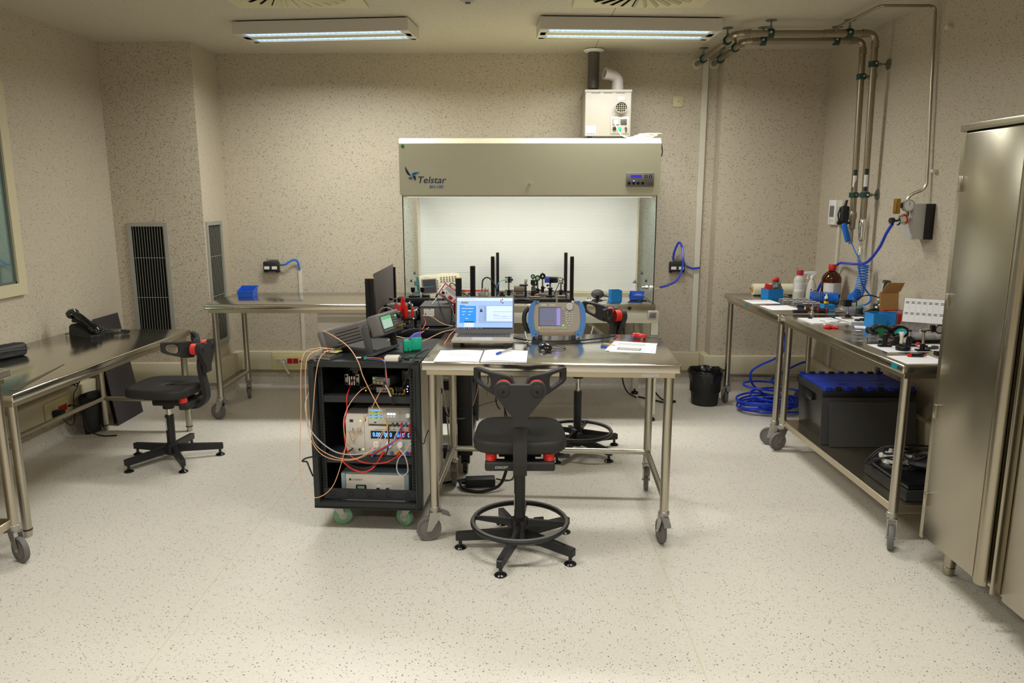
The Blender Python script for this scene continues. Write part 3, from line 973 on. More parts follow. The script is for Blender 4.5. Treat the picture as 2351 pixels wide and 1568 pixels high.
# ---------------------------------------------------------------- chairs
def seat_mesh(w, d, th):
    """rounded cushion: outline swept through several heights, a shallow dish on top"""
    out = []
    n = 40
    for i in range(n):
        a = 2 * PI * i / n
        c, s = math.cos(a), math.sin(a)
        k = 5.0
        r = (abs(c) ** k + abs(s) ** k) ** (-1 / k)
        x, y = r * c * w / 2, r * s * d / 2
        x *= 1 - .10 * (y / d + .5) ** 2
        if y < 0:
            y -= .012 * math.cos(PI * x / w)
        out.append((x, y))
    lay = [(.80, 0), (.95, .004), (.99, .012), (1.0, .024), (1.0, th - .022), (.985, th - .008), (.95, th - .001), (.88, th - .001), (.6, th - .010), (.3, th - .013)]
    vs, fs = [], []
    for k, z in lay:
        vs += [(x * k, y * k, z) for x, y in out]
    for j in range(len(lay) - 1):
        for i in range(n):
            fs.append((j * n + i, j * n + (i + 1) % n, (j + 1) * n + (i + 1) % n, (j + 1) * n + i))
    fs.append(tuple(range(n - 1, -1, -1)))
    c = len(vs)
    vs.append((0, 0, th - .014))
    k = (len(lay) - 1) * n
    fs += [(k + i, k + (i + 1) % n, c) for i in range(n)]
    return MB().add(vs, fs)
def chair(label, loc, rz, seat_z, ring, back_z, base_rot=0.0, knob_side=1, sticker=None, brand=True):
    t = thing('lab_chair', label, 'chair', loc, rz, 'black lab chairs with red bellows')
    # five-legged base
    MB().lathe([(.030, .035), (.046, .045), (.048, .075), (.040, .105), (.028, .115)], n=24).build('base_hub', 'black_metal', t)
    for i in range(5):
        a = base_rot + 2 * PI * i / 5
        M = Matrix.Rotation(a, 4, 'Z')
        lg = MB().add([(.03, -.014, .052), (.03, .014, .052), (.03, .014, .102), (.03, -.014, .102), (.30, -.014, .042), (.30, .014, .042), (.30, .014, .080), (.30, -.014, .080), (.304, -.011, .046), (.304, .011, .046), (.304, .011, .076), (.304, -.011, .076)],
                      [(0, 3, 2, 1), (0, 1, 5, 4), (1, 2, 6, 5), (2, 3, 7, 6), (3, 0, 4, 7), (4, 5, 9, 8), (5, 6, 10, 9), (6, 7, 11, 10), (7, 4, 8, 11), (8, 9, 10, 11)]).xf(M).build('leg', 'black_metal', t, smooth=0)
        MB().lathe([(.026, 0), (.029, .004), (.024, .010), (.009, .017), (.008, .044)], (.283, 0, 0), 18).xf(M).build('foot_glide', 'gloss_black', lg)
    mz = seat_z - .135          # underside of the mechanism
    MB().cyl((0, 0, .10), (0, 0, min(mz - .01, .10 + (mz - .10) * (.97 if ring and brand else .72))), .0265, n=20).build('column', 'black_metal', t)
    if not (ring and brand):
        MB().cyl((0, 0, .10), (0, 0, mz + .01), .0145, n=16).cyl((0, 0, mz - .05), (0, 0, mz - .035), .017, n=16).build('gas_lift', 'chrome', t)
    if sticker is not None:
        k = MB()
        a0, a1 = sticker
        n = 6
        vs = [(.0272 * math.cos(a0 + (a1 - a0) * i / n), .0272 * math.sin(a0 + (a1 - a0) * i / n), z) for z in (.20, .28) for i in range(n + 1)]
        k.add(vs, [(i, i + 1, n + 2 + i, n + 1 + i) for i in range(n)]).build('sticker', 'label_white', t)
    if ring:
        fr = MB().torus((0, 0, .135), .222, .0125, 'z', 56, 10).build('foot_ring', 'black_metal', t)
        MB().lathe([(.2145, .1458), (.2195, .1487), (.2245, .1487), (.2295, .1458), (.222, .145), (.2145, .1458)], n=56).build('ring_tread', 'wheel_grey', fr)
        MB().lathe([(.029, .10), (.042, .105), (.042, .150), (.029, .158)], n=20).build('ring_collar', 'black_metal', fr)
        for i in range(4):
            a = base_rot + PI / 4 + i * PI / 2
            M = Matrix.Rotation(a, 4, 'Z')
            MB().add([(.035, -.014, .115), (.035, .014, .115), (.035, .010, .150), (.035, -.010, .150), (.215, -.008, .132), (.215, .008, .132), (.215, .006, .148), (.215, -.006, .148)],
                     [(0, 1, 2, 3), (7, 6, 5, 4), (0, 4, 5, 1), (1, 5, 6, 2), (2, 6, 7, 3), (3, 7, 4, 0)]).xf(M).build('ring_spoke', 'black_metal', fr)
        MB().cyl((.04, 0, .125), (.075, 0, .128), .006, n=10).cyl((.07, 0, .128), (.115, 0, .130), .022, n=14).xf(Matrix.Rotation(.12 if knob_side > 0 else PI - .1, 4, 'Z')).build('ring_knob', 'black_plastic', fr)
    # tilt mechanism with its cross bar and red bellows
    MB().rbox(-.07, .07, -.16, .07, mz, mz + .045, .012).cyl((0, 0, mz - .03), (0, 0, mz + .01), .034, n=18).build('mechanism', 'black_plastic', t)
    cb = MB().rbox(-.155, .155, -.205, -.145, mz + .0, mz + .042, .010, 3).build('cross_bar', 'chair_black', t)
    if brand:
        text('lettering', 'KONCEPT', cb, 'label_white', (-.082, -.2057, mz + .019), size=.016, width=.058, shear=.3)
    for s in (-1, 1):
        MB().lathe([(.024, 0), (.026, .004), (.023, .007), (.026, .011), (.023, .015), (.026, .019), (.023, .023), (.026, .027), (.024, .032)], (s * .128, -.165, mz + .042), 20).build('bellow', 'bellow_red', t)
    MB().rbox(-.095, .095, -.14, .10, mz + .044, seat_z - .055, .004).build('front_support', 'black_plastic', t)
    MB().tube([(.07, .02, mz + .02), (.16, .02, mz + .015), (.20, .0, mz + .005)], .006, 8).rbox(.18, .235, -.012, .012, mz - .008, mz + .010, .006).build('lever', 'black_plastic', t)
    k = seat_mesh(.425, .40, .062)
    k.xf(Matrix.Translation((0, .0, seat_z - .062)))
    st = k.build('seat', 'chair_black', t, smooth=50)
    cut(st, MB().ell((0, -.02, seat_z - .012), .026, .030, .032, 20, 10).box(-.006, .006, -.26, -.03, seat_z - .034, seat_z + .02))
    # back post: swept flat bar, then the Y-shaped head
    path = smoothpts([(-.10, mz - .012), (-.20, mz - .008), (-.245, mz + .03), (-.252, mz + .09), (-.235, seat_z + .06), (-.232, back_z - .10), (-.25, back_z - .02)], 7)
    vs, fs = [], []
    w0, th = .030, .013
    for i, p in enumerate(path):
        a = path[min(i + 1, len(path) - 1)] - path[max(i - 1, 0)]
        d = Vector((a.x, a.y)).normalized()
        nx, nz = -d.y, d.x
        for sx, sn in ((-1, -1), (1, -1), (1, 1), (-1, 1)):
            vs.append((sx * w0, p.x + sn * nx * th, p.y + sn * nz * th))
    m = len(path)
    for i in range(m - 1):
        for q in range(4):
            fs.append((4 * i + q, 4 * i + (q + 1) % 4, 4 * i + 4 + (q + 1) % 4, 4 * i + 4 + q))
    fs += [(3, 2, 1, 0), (4 * m - 4, 4 * m - 3, 4 * m - 2, 4 * m - 1)]
    MB().add(vs, fs).build('back_post', 'chair_black', t, smooth=40)
    dx, R_ = .071, .040
    out = [(-.030, -.155), (.030, -.155), (.032, -.115)]
    out += [(dx + R_ * math.cos(a), R_ * math.sin(a)) for a in [rad(-48 + i * 18) for i in range(11)]]
    out += [(dx - .022, .026), (-dx + .022, .026)]
    out += [(-dx + R_ * math.cos(a), R_ * math.sin(a)) for a in [rad(48 + i * 18) for i in range(11)]]
    out += [(-.032, -.115)]
    hd = MB().prism([(x, z + back_z) for x, z in out], -.285, -.255, 'y').build('post_head', 'chair_black', t)
    for s in (-1, 1):
        MB().lathe([(.0, -.004), (.018, -.004), (.026, -.001), (.028, .002)], (s * dx, -.286, back_z), 20, 'y').build('head_cap', 'black_plastic', hd)
        MB().cyl((s * dx, -.2915, back_z - .002), (s * dx, -.285, back_z - .002), .006, n=12).build('head_bolt', 'hole', hd)
        MB().lathe([(.034, 0), (.036, .005), (.032, .009), (.036, .014), (.032, .018), (.036, .023), (.032, .027), (.036, .032), (.034, .038)], (s * dx, -.255, back_z), 20, 'y').build('bellow', 'bellow_red', t)
    # wing-shaped backrest with two openings
    us = [.004, .024, .040, .100, .122, .182, .198]
    top = [.012, .016, .048, .054, .056, .064, .064]
    bot = [-.030, -.046, -.056, -.048, -.038, -.008, .004]
    b = .014
    vs, fs, idx = [], [], {}
    def vid(u, j, s):
        key = (u, j, s)
        if key not in idx:
            z0, z1 = bot[u], top[u]
            z = (z0, z0 + b, z1 - b, z1)[j]
            y = -.205 + .9 * us[u] ** 2 * 3.2
            idx[key] = len(vs)
            vs.append((s * us[u], y, back_z + z))
        return idx[key]
    for s in (-1, 1):
        for u in range(len(us) - 1):
            for j in range(3):
                if u == 4 and j == 1:
                    continue
                q = (vid(u, j, s), vid(u + 1, j, s), vid(u + 1, j + 1, s), vid(u, j + 1, s))
                fs.append(q if s > 0 else q[::-1])
    for j in range(3):
        if j < 2:
            fs.append((vid(0, j, -1), vid(0, j, 1), vid(0, j + 1, 1), vid(0, j + 1, -1)))
    me = bpy.data.meshes.new('backrest')
    me.from_pydata(vs, [], fs)
    for p in me.polygons:
        p.use_smooth = True
    me.materials.append(MT['chair_black'])
    cr = me.attributes.new('crease_edge', 'FLOAT', 'EDGE')
    for q in range(len(me.edges)):
        cr.data[q].value = .55
    bo = link('backrest', me, t)
    so = bo.modifiers.new('thick', 'SOLIDIFY')
    so.thickness = .024
    so.offset = 0
    sb = bo.modifiers.new('soft', 'SUBSURF')
    sb.levels = sb.render_levels = 2
    return t
chair('black lab stool with brand lettering and foot ring, pushed to the laptop table', (.015, 3.335, 0), 0, .595, True, .845, rad(36.5), 1, (rad(150), rad(210)))
chair('low black lab chair without a foot ring beside the phone desk', (-2.20, 4.56, 0), PI / 2 - .05, .505, False, .735, rad(18) - PI / 2 + .05, 1, (rad(130), rad(165)), brand=False)
chair('black lab stool with foot ring between the laptop table and the flow hood', (.40, 4.75, 0), PI / 2 + .25, .66, True, .905, rad(23) - PI / 2 - .25, -1, None, brand=False)

# ---------------------------------------------------------------- refrigerator
t = thing('steel_refrigerator', 'tall stainless steel double-door cabinet standing by the wall', 'refrigerator', (2.14, 2.5, 0))
FX = 1.80
MB().rbox(FX + .055, XR - .065, 1.80, 3.16, .15, 1.93, .004).build('body', 'fridge_steel', t, True)
def door(y0, y1):
    d = MB().rbox(FX + .006, FX + .052, y0, y1, .165, 1.90, .006).build('door', 'fridge_steel', t, True)
    return d
d1 = door(2.70, 3.13)
d2 = door(1.86, 2.575)
for y, zz in ((3.135, .34), (3.135, .74), (3.135, 1.22), (3.135, 1.70)):
    MB().rbox(FX - .002, FX + .010, 3.118, 3.136, zz - .03, zz + .03, .002).build('hinge', 'steel', d1, True)
MB().box(FX + .003, FX + .0075, 2.75, 2.752, .17, 1.89).build('door_fold', 'steel_edge', d1, True)
def grip(y, s, d):
    pr = []
    for i in range(9):
        a = PI * i / 8
        pr.append((FX + .012 - .028 * math.sin(a), y - s * .030 * math.cos(a)))
    MB().prism([(x, yy) for x, yy in pr], .168, 1.898, 'z').build('door_grip', 'fridge_steel', d, True)
grip(2.705, 1, d1)
MB().box(FX + .030, FX + .05, 2.58, 2.695, .165, 1.9).build('centre_recess', 'fridge_steel', t, True)
MB().rbox(FX - .005, FX + .03, 2.615, 2.63, .165, 1.9, .004).build('recess_trim', 'fridge_steel', t, True)
MB().rbox(FX + .0, FX + .055, 1.80, 3.16, 1.905, 1.935, .004).build('top_trim', 'fridge_steel', t, True)
MB().box(FX + .012, FX + .055, 3.132, 3.16, .15, 1.905).build('hinge_post', 'fridge_steel', t, True)
for y in (3.09, 1.90):
    for x in (FX + .12, XR - .12):
        MB().lathe([(.022, 0), (.024, .006), (.024, .036), (.022, .038), (.026, .042), (.026, .15)], (x, y, 0), 18).build('leg', 'fridge_steel', t, True)

# ================================================================ laminar-flow hood
HX0, HX1, HYF, HYB = -.825, 1.005, 5.38, 6.34
HZ0, HZ1, BZ = 1.665, 2.055, .885
H = thing('flow_hood', 'cream laminar flow hood with lit white perforated back and steel worktop', 'flow hood', (.09, 5.86, 0))
MB().prism([(HYF, HZ0), (HYF, 2.018), (HYF + .035, HZ1), (HYB, HZ1), (HYB, HZ0 + .02), (5.56, HZ0 + .02), (5.45, HZ0)], HX0, HX1, 'x').build('canopy', 'hood_paint', H, True, smooth=20)
MB().box(HX0 + .02, HX1 - .02, HYF + .006, HYF + .03, HZ0 - .014, HZ0).build('canopy_lip', 'hood_paint', H, True)
MB().box(HX0 + .03, HX1 - .03, 6.10, HYB, BZ - .13, HZ0 + .02).build('plenum', 'hood_paint', H, True)
MB().box(HX0 + .03, HX1 - .03, 6.08, 6.10, BZ + .018, HZ0 - .008).build('perforated_screen', 'hood_screen', H, True)
MB().box(HX0 + .03, HX1 - .03, 6.062, 6.08, BZ, BZ + .020).build('screen_sill', 'hood_paint', H, True)
for x in (HX0 + .03, HX1 - .042):
    MB().box(x, x + .012, 6.068, 6.08, BZ + .02, HZ0 - .01).build('screen_edge', 'hood_paint', H, True)
MB().box(HX0 + .03, HX1 - .03, 6.07, 6.10, HZ0 - .008, HZ0 + .02).build('screen_head', 'hood_paint', H, True)
for s, x in ((-1, HX0 + .012), (1, HX1 - .012)):
    g = MB().box(x - .003, x + .003, HYF + .045, 6.09, BZ - .02, HZ0).build('side_glass', 'hood_glass', H, True)
    MB().box(x - .0032, x + .0032, HYF + .041, HYF + .045, BZ - .02, HZ0).build('glass_edge', 'gloss_black', g, True)
    MB().box(x - .006, x + .006, HYF + .05, 6.09, BZ - .012, BZ + .004).build('glass_seal', 'gloss_black', g, True)
    for yy, zz in ((5.75, 1.02), (5.95, 1.06)):
        MB().cyl((x - .008, yy, zz), (x + .008, yy, zz), .012, n=12).build('glass_plug', 'gloss_black', g, True)
for i in range(3):
    MB().cyl((HX0 + .03 + i * .592, 5.52, HZ0 - .006), (HX0 + .03 + i * .592 + .586, 5.52, HZ0 - .006), .009, n=12).build('lamp_tube', 'hood_tube', H, True)
ld = bpy.data.lights.new('hood_light', 'AREA')
ld.shape = 'RECTANGLE'
ld.size, ld.size_y = 1.7, .05
ld.energy = HOOD_W
ld.color = (1.0, 1.0, .96)
lo = bpy.data.objects.new('hood_light', ld)
COL.objects.link(lo)
lo.parent = H
lo.location = (0, 5.505 - 5.86, HZ0 - .03)
lo.rotation_euler = (rad(22), 0, 0)
# worktop and stand
MB().rbox(HX0 - .005, HX1 + .005, HYF + .03, 6.09, BZ - .022, BZ, .004).build('worktop', 'steel_top', H, True)
MB().rbox(HX0 - .005, HX1 + .005, HYF + .028, HYF + .04, BZ - .062, BZ - .004, .003).build('worktop_lip', 'steel_edge', H, True)
MB().cyl((.82, HYF + .02, BZ - .028), (.82, HYF + .032, BZ - .028), .014, n=18).build('cable_grommet', 'gloss_black', H, True)
MB().rbox(HX0 - .02, HX1 + .03, HYF + .035, HYF + .085, .745, BZ - .055, .003).build('front_beam', 'bench_paint', H, True)
MB().rbox(HX0 - .02, HX1 + .03, 6.20, 6.25, .745, BZ - .055, .003).build('rear_beam', 'bench_paint', H, True)
for x in (HX0 - .02, HX1 - .02):
    MB().rbox(x, x + .05, HYF + .085, 6.20, .745, BZ - .055, .003).build('side_beam', 'bench_paint', H, True)
    for y in (HYF + .035, 6.20):
        lg = MB().rbox(x, x + .05, y, y + .05, .05, .745, .003).build('leg', 'bench_paint', H, True)
        MB().lathe([(.030, 0), (.032, .012), (.022, .022), (.008, .026), (.008, .05)], (x + .025, y + .025, 0), 16).build('levelling_foot', 'gloss_black', lg, True)
def strut(p, q, w_=.022):
    p, q = Vector(p), Vector(q)
    MB().cyl(p, q, w_, n=4).build('brace', 'bench_paint', H, True, smooth=0)
strut((.45, 6.225, .75), (.98, 6.225, .30))
strut((HX1 + .005, 6.15, .72), (HX1 + .005, 5.48, .15))
strut((-.35, 6.225, .75), (-.80, 6.225, .35))
so_ = MB().rbox(.955, 1.02, HYF + .018, HYF + .036, .775, .838, .006).build('power_socket', 'light_grey', H, True)
MB().rbox(.965, 1.01, HYF + .012, HYF + .02, .785, .828, .004).build('socket_flap', 'mid_grey', so_, True)
# lettering, emblem, sticker, lock
FY = HYF - .0008
def hp(px, py):        # point on the canopy face from its place within the printed logo block
    return ((px - 1186.5) * .003028 + .0025, 1.667 + (447 - py) * .002985)
def petal(pts, m):
    MB().prism([hp(*p) for p in pts], HYF - .001, HYF, 'y').build('emblem', m, H, True)
petal([(926.8, 381), (927.5, 390), (930, 397), (934, 401.5), (938, 403.2), (940.3, 403.5), (935.5, 396), (930.5, 387.5)], 'ink_navy')
petal([(942, 403), (942.3, 399.5), (945, 396.5), (950, 395), (960.3, 395), (954, 399), (947, 402)], 'ink_azure')
petal([(943, 404.5), (950.3, 402.6), (951.2, 408), (951.3, 412), (950.4, 414), (948, 412.5), (945, 408)], 'ink_navy')
petal([(940.8, 405), (936, 407), (933.8, 409.5), (935.5, 411), (940, 411.4), (944.3, 411)], 'ink_azure')
lx = lambda px, py: (hp(px, py)[0] - .09, FY - 5.86, hp(px, py)[1])
text('lettering', 'Telstar', H, 'ink_navy', lx(986.5, 413.5), size=.066, width=.198, shear=.22, bold=.0003)
text('lettering', 'BH-100', H, 'ink_azure', lx(997.5, 429), size=.028, width=.098, shear=.22, bold=.0006)
MB().cyl((-.797, HYF - .001, 1.998), (-.797, HYF, 1.998), .0125, n=24).build('sticker', 'sticker_green', H, True)
MB().cyl((.09, HYF - .010, 1.745), (.09, HYF, 1.745), .010, n=18).build('lock', 'chrome', H, True)
cp = MB().rbox(.765, .96, HYF - .006, HYF + .002, 1.722, 1.818, .004).build('control_panel', 'mid_grey', H, True)
MB().box(.797, .873, HYF - .0075, HYF - .006, 1.785, 1.802).build('display', 'lcd_blue', cp, True)
for x, z in ((.904, 1.794), (.934, 1.794), (.787, 1.746), (.819, 1.746), (.850, 1.746), (.881, 1.746)):
    MB().cyl((x, HYF - .009, z), (x, HYF - .006, z), .0105, n=18).build('button', 'gloss_black', cp, True)
for x, s in ((.904, -1), (.934, 1)):
    MB().prism([(x - .0016, 1.794 - s * .006), (x + .0016, 1.794 - s * .006), (x + .0016, 1.794 + s * .001), (x + .004, 1.794 + s * .001), (x, 1.794 + s * .006), (x - .004, 1.794 + s * .001), (x - .0016, 1.794 + s * .001)], HYF - .0096, HYF - .009, 'y').build('arrow', 'label_white', cp, True)
MB().ell((.819, HYF - .008, 1.762), .0034, .003, .0034, 10, 6).build('indicator', 'led_blue', cp, True)
for z in (1.748, 1.738):
    MB().box(.922, .955, HYF - .0066, HYF - .006, z - .0012, z + .0012).build('print', 'ink', cp, True)
cable('black lead hanging from the top corner of the flow hood', [(HX1 + .004, 5.42, 2.03), (HX1 + .012, 5.42, 1.99), (HX1 + .016, 5.42, 1.965), (HX1 + .010, 5.42, 1.93)], .0035, 'wire_black')

# ---------------------------------------------------------------- dehumidifier on the hood
t = thing('dehumidifier', 'cream sheet-metal dehumidifier with round outlet standing on the flow hood', 'dehumidifier', (.70, 6.17, HZ1 + .06))
t.scale = (1.047, 1.047, .94)
for fx in (-.13, .13):
    for fy in (-.13, .15):
        MB().cyl((fx, fy, -.0638), (fx, fy, 0), .018, n=14).build('foot', 'black_plastic', t)
w2, dF = .168, -.17
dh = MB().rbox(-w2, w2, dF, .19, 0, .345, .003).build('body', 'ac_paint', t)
cut(dh, MB().cyl((.092, dF - .02, .222), (.092, dF + .22, .222), .0395, n=28))
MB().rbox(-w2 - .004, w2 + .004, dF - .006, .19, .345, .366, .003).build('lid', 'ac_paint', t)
for i in range(3):
    MB().box(-.125 + i * .09, -.06 + i * .09, dF - .0012, dF, .338, .3405).build('lid_slot', 'hole', t)
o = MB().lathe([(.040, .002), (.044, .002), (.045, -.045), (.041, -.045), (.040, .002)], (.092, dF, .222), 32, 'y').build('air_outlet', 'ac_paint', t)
for i in range(-2, 3):
    L_ = math.sqrt(.037 ** 2 - (i * .0145) ** 2)
    MB().box(.092 + i * .0145 - .0009, .092 + i * .0145 + .0009, dF - .030, dF - .028, .222 - L_, .222 + L_).build('grid_bar', 'diffuser_plate', o)
    MB().box(.092 - L_, .092 + L_, dF - .028, dF - .026, .222 + i * .0145 - .0009, .222 + i * .0145 + .0009).build('grid_bar', 'diffuser_plate', o)
for x in (.045, .142):
    for z in (.17, .273):
        MB().ell((x, dF - .001, z), .004, .002, .004, 10, 6).build('screw', 'white', t)
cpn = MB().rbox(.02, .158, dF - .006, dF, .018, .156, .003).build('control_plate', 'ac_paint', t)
MB().rbox(.036, .082, dF - .012, dF - .005, .088, .136, .004).build('meter_case', 'dark_grey', cpn)
MB().box(.040, .078, dF - .0128, dF - .012, .092, .132).build('meter_dial', 'label_white', cpn)
MB().box(.055, .072, dF - .0132, dF - .0128, .098, .101).build('meter_needle', 'wire_yellow', cpn)
MB().rbox(.093, .138, dF - .012, dF - .005, .088, .134, .003).build('relay', 'dark_grey', cpn)
MB().box(.099, .118, dF - .0125, dF - .012, .131, .133).build('relay_mark', 'tool_green', cpn)
MB().rbox(.036, .060, dF - .022, dF - .005, .044, .072, .004).build('cable_gland', 'black_plastic', cpn)
MB().rbox(.072, .098, dF - .012, dF - .005, .040, .070, .002).build('switch', 'tool_green', cpn)
MB().ell((.085, dF - .012, .056), .006, .003, .009, 10, 6).build('switch_lamp', 'led_green', cpn)
MB().tube([(.125, dF - .014, .062), (.132, dF - .018, .066), (.136, dF - .016, .06), (.134, dF - .010, .03)], .005, 8).build('socket_hook', 'dark_grey', cpn)
MB().box(-.16, -.088, dF - .0008, dF, .010, .082).build('rating_label', 'label_white', t)
text('lettering', 'TROTEC', t, 'ink_navy', (-.124, dF - .0012, .074), size=.010, width=.058)
for i in range(5):
    rect(t, 'print', 'ink_grey', -.155, -.155 + (.058, .05, .06, .04, .055)[i], .060 - i * .008, .0615 - i * .008, dF - .0008)
for i in range(4):
    rect(t, 'print', 'ink', -.154 + i * .016, -.144 + i * .016, .014, .021, dF - .0008)
MB().box(.072, .118, dF - .0008, dF, .286, .310).build('notice_label', 'label_white', t)
for i in range(2):
    rect(t, 'print', 'ink_grey', .078, .112, .300 - i * .008, .302 - i * .008, dF - .0008)
# elbow and ceiling pipe
el = [(.075, -.09, .366), (.075, -.09, .43), (.073, -.09, .455), (.055, -.095, .478), (.02, -.11, .492), (-.028, -.125, .500)]
def open_tube(pts, ro, ri, n=20):
    a, b = MB().tube(pts, ro, n), MB().tube(pts, ri, n)
    m = MB()
    m.add(a.v, a.f[:-2])
    m.add(b.v, b.f[:-2])
    k, e = len(a.v), len(a.v) - n
    m.f += [(i, (i + 1) % n, k + (i + 1) % n, k + i) for i in range(n)]
    m.f += [(e + i, e + (i + 1) % n, k + e + (i + 1) % n, k + e + i) for i in range(n)]
    return m
el = smoothpts(el, 6)
open_tube(el, [.042] * len(el), [.037] * len(el)).build('exhaust_elbow', 'pvc_grey', t)
open_tube(el[:5], [.045] * 5, [.0415] * 5).build('elbow_socket', 'pvc_grey', t)
open_tube(el[-5:], [.045] * 5, [.0415] * 5).build('elbow_socket', 'pvc_grey', t)
t = thing('exhaust_pipe', 'dark grey plastic pipe rising from the dehumidifier to the ceiling', 'pipe', (.607, 6.25, 2.50))
MB().cyl((0, 0, .001), (0, 0, HC - 2.50), .046, n=24).build('pipe_run', 'pvc_dark', t)
MB().lathe([(.047, .275), (.076, .282), (.082, .292), (.070, .299), (.047, .300)], n=32).build('ceiling_collar', 'white', t)
solo(MB().tube(smoothpts([(.755, 5.97, 2.20), (.775, 5.90, 2.14), (.80, 5.70, 2.085)] + [(.87 + .075 * math.cos(i * .9) + .004 * i, 5.52 + .05 * math.sin(i * .9), 2.063 + .0014 * i) for i in range(22)], 5), .0045, 6), 'power_cable', 'wire_white', 'coiled white mains lead lying on top of the flow hood', 'cable')
cable('thin dark wire sagging beside the dehumidifier', [(.515, 6.0, 2.45), (.505, 6.05, 2.43), (.49, 6.1, 2.39)], .0012, 'wire_black')
# ================================================================ instrument rack
RZ = rad(-4)
RM = Matrix.Translation((-.735, 3.49, 0)) @ Matrix.Rotation(RZ, 4, 'Z')
def RK(x, y, z):
    return tuple(RM @ Vector((x, y, z)))
R = thing('instrument_rack', 'black open-front instrument rack on green castors beside the laptop table', 'rack', RK(0, 0, 0), RZ)
hx, dp, zb, zt = .2725, .62, .125, .875
MB().box(-hx, hx, 0, dp, zt - .012, zt).build('top_panel', 'rack_paint', R)
MB().box(-hx, hx, 0, dp, zb, zb + .012).build('bottom_panel', 'rack_paint', R)
MB().box(-hx, -hx + .008, .03, dp, zb + .012, zt - .012).build('side_panel', 'rack_inner', R)
MB().box(hx - .008, hx, .03, dp, zb + .012, zt - .012).build('side_panel', 'rack_side', R)
MB().box(-hx + .008, hx - .008, dp - .01, dp, zb + .012, zt - .012).build('rear_panel', 'rack_inner', R)
for s in (-1, 1):
    MB().rbox(s * (hx - .016) - .016, s * (hx - .016) + .016, 0, .035, zb, zt, .004).build('front_post', 'rack_paint', R)
    MB().box(s * (hx - .026) - .004, s * (hx - .026) + .004, -.004, .012, zb + .03, zt - .03).build('post_rib', 'rack_paint', R)
    rl = MB().box(s * (hx - .046) - .012, s * (hx - .046) + .012, .040, .044, zb + .03, zt - .025).box(s * (hx - .036) - .002, s * (hx - .036) + .002, .040, .075, zb + .03, zt - .025).build('mounting_rail', 'rack_paint', R)
    k = MB()
    for i in range(43):
        z = zb + .045 + i * .0155
        k.box(s * (hx - .046) - .0045, s * (hx - .046) + .0045, .0392, .0402, z, z + .009)
    q = k.build('rail_hole_shade', 'hole', rl)  # black inlays on the rail paint the darkness inside its holes
    q['kind'] = 'stuff'
MB().rbox(-hx + .03, hx - .03, 0, .03, zt - .030, zt - .012, .003).build('top_frame', 'rack_paint', R)
MB().rbox(-hx + .03, hx - .03, 0, .03, zb, zb + .034, .003).build('bottom_frame', 'rack_paint', R)
bp_ = MB().box(-.235, .235, .036, .040, zb + .036, zb + .092).build('blank_panel', 'rack_inner', R)
k = MB()
for cx in (-.19, -.095, 0, .095, .19):
    for i in range(8):
        a = i * PI / 4
        k.cyl((cx + .012 * math.cos(a), .0355, zb + .064 + .012 * math.sin(a)), (cx + .012 * math.cos(a), .0362, zb + .064 + .012 * math.sin(a)), .003, n=6)
q = k.build('panel_hole_shade', 'hole', bp_)  # dark discs colour in the shade of the perforations
q['kind'] = 'stuff'
for z in (.690, .378):
    sh = MB().box(-.234, .234, .055, .52, z - .004, z).box(-.234, .234, .046, .055, z - .03, z + .002).build('rack_shelf', 'rack_inner', R)
    k = MB()
    for i in range(38):
        x = -.215 + i * .0115
        k.add([(x, .065, z + .0006), (x + .006, .065, z + .0006), (x + .016, .10, z + .0006), (x + .010, .10, z + .0006)], [(0, 1, 2, 3)])
    q = k.build('shelf_slot_shade', 'hole', sh)  # thin black strips stand in for the shade in the open slots
    q['kind'] = 'stuff'
def small_caster(x, y, rz):
    M = Matrix.Translation((x, y, 0)) @ Matrix.Rotation(rz, 4, 'Z')
    f = MB().box(-.04, .04, -.034, .034, .118, .1245).lathe([(.024, .104), (.026, .118)], n=16)
    for s in (-1, 1):
        f.prism([(-.028, .106), (.026, .106), (.040, .045), (.020, .045)], s * .019 - .001, s * .019 + .001, 'y')
    f.cyl((.03, -.023, .048), (.03, .023, .048), .007, n=8)
    c = f.xf(M).build('rack_caster', 'aluminium', R)
    MB().lathe([(.036, -.014), (.046, -.012), (.048, -.004), (.048, .004), (.046, .012), (.036, .014)], (.03, 0, .048), 24, 'y').xf(M).build('caster_wheel', 'wheel_green', c)
    MB().lathe([(.006, -.0155), (.021, -.0145), (.021, .0145), (.006, .0155)], (.03, 0, .048), 20, 'y').xf(M).build('caster_hub', 'light_grey', c)
small_caster(-.19, .09, .35)
small_caster(.185, .09, PI - .5)
small_caster(-.19, .53, 1.2)
small_caster(.19, .53, 2.2)

def instr(name, label, cat, x, y, z, rot=0.0, group=None):
    return thing(name, label, cat, RK(x, y, z), RZ + rot, group)
def knob(parent, x, z, y, r, m='white', h=.014, name='knob'):
    return MB().lathe([(r, 0), (r, -h * .8), (r * .85, -h), (0, -h)], (x, y, z), 20, 'y').build(name, m, parent)
def dot(parent, name, x, z, y, r, m):
    return MB().cyl((x, y - .0012, z), (x, y, z), r, n=12).build(name, m, parent)

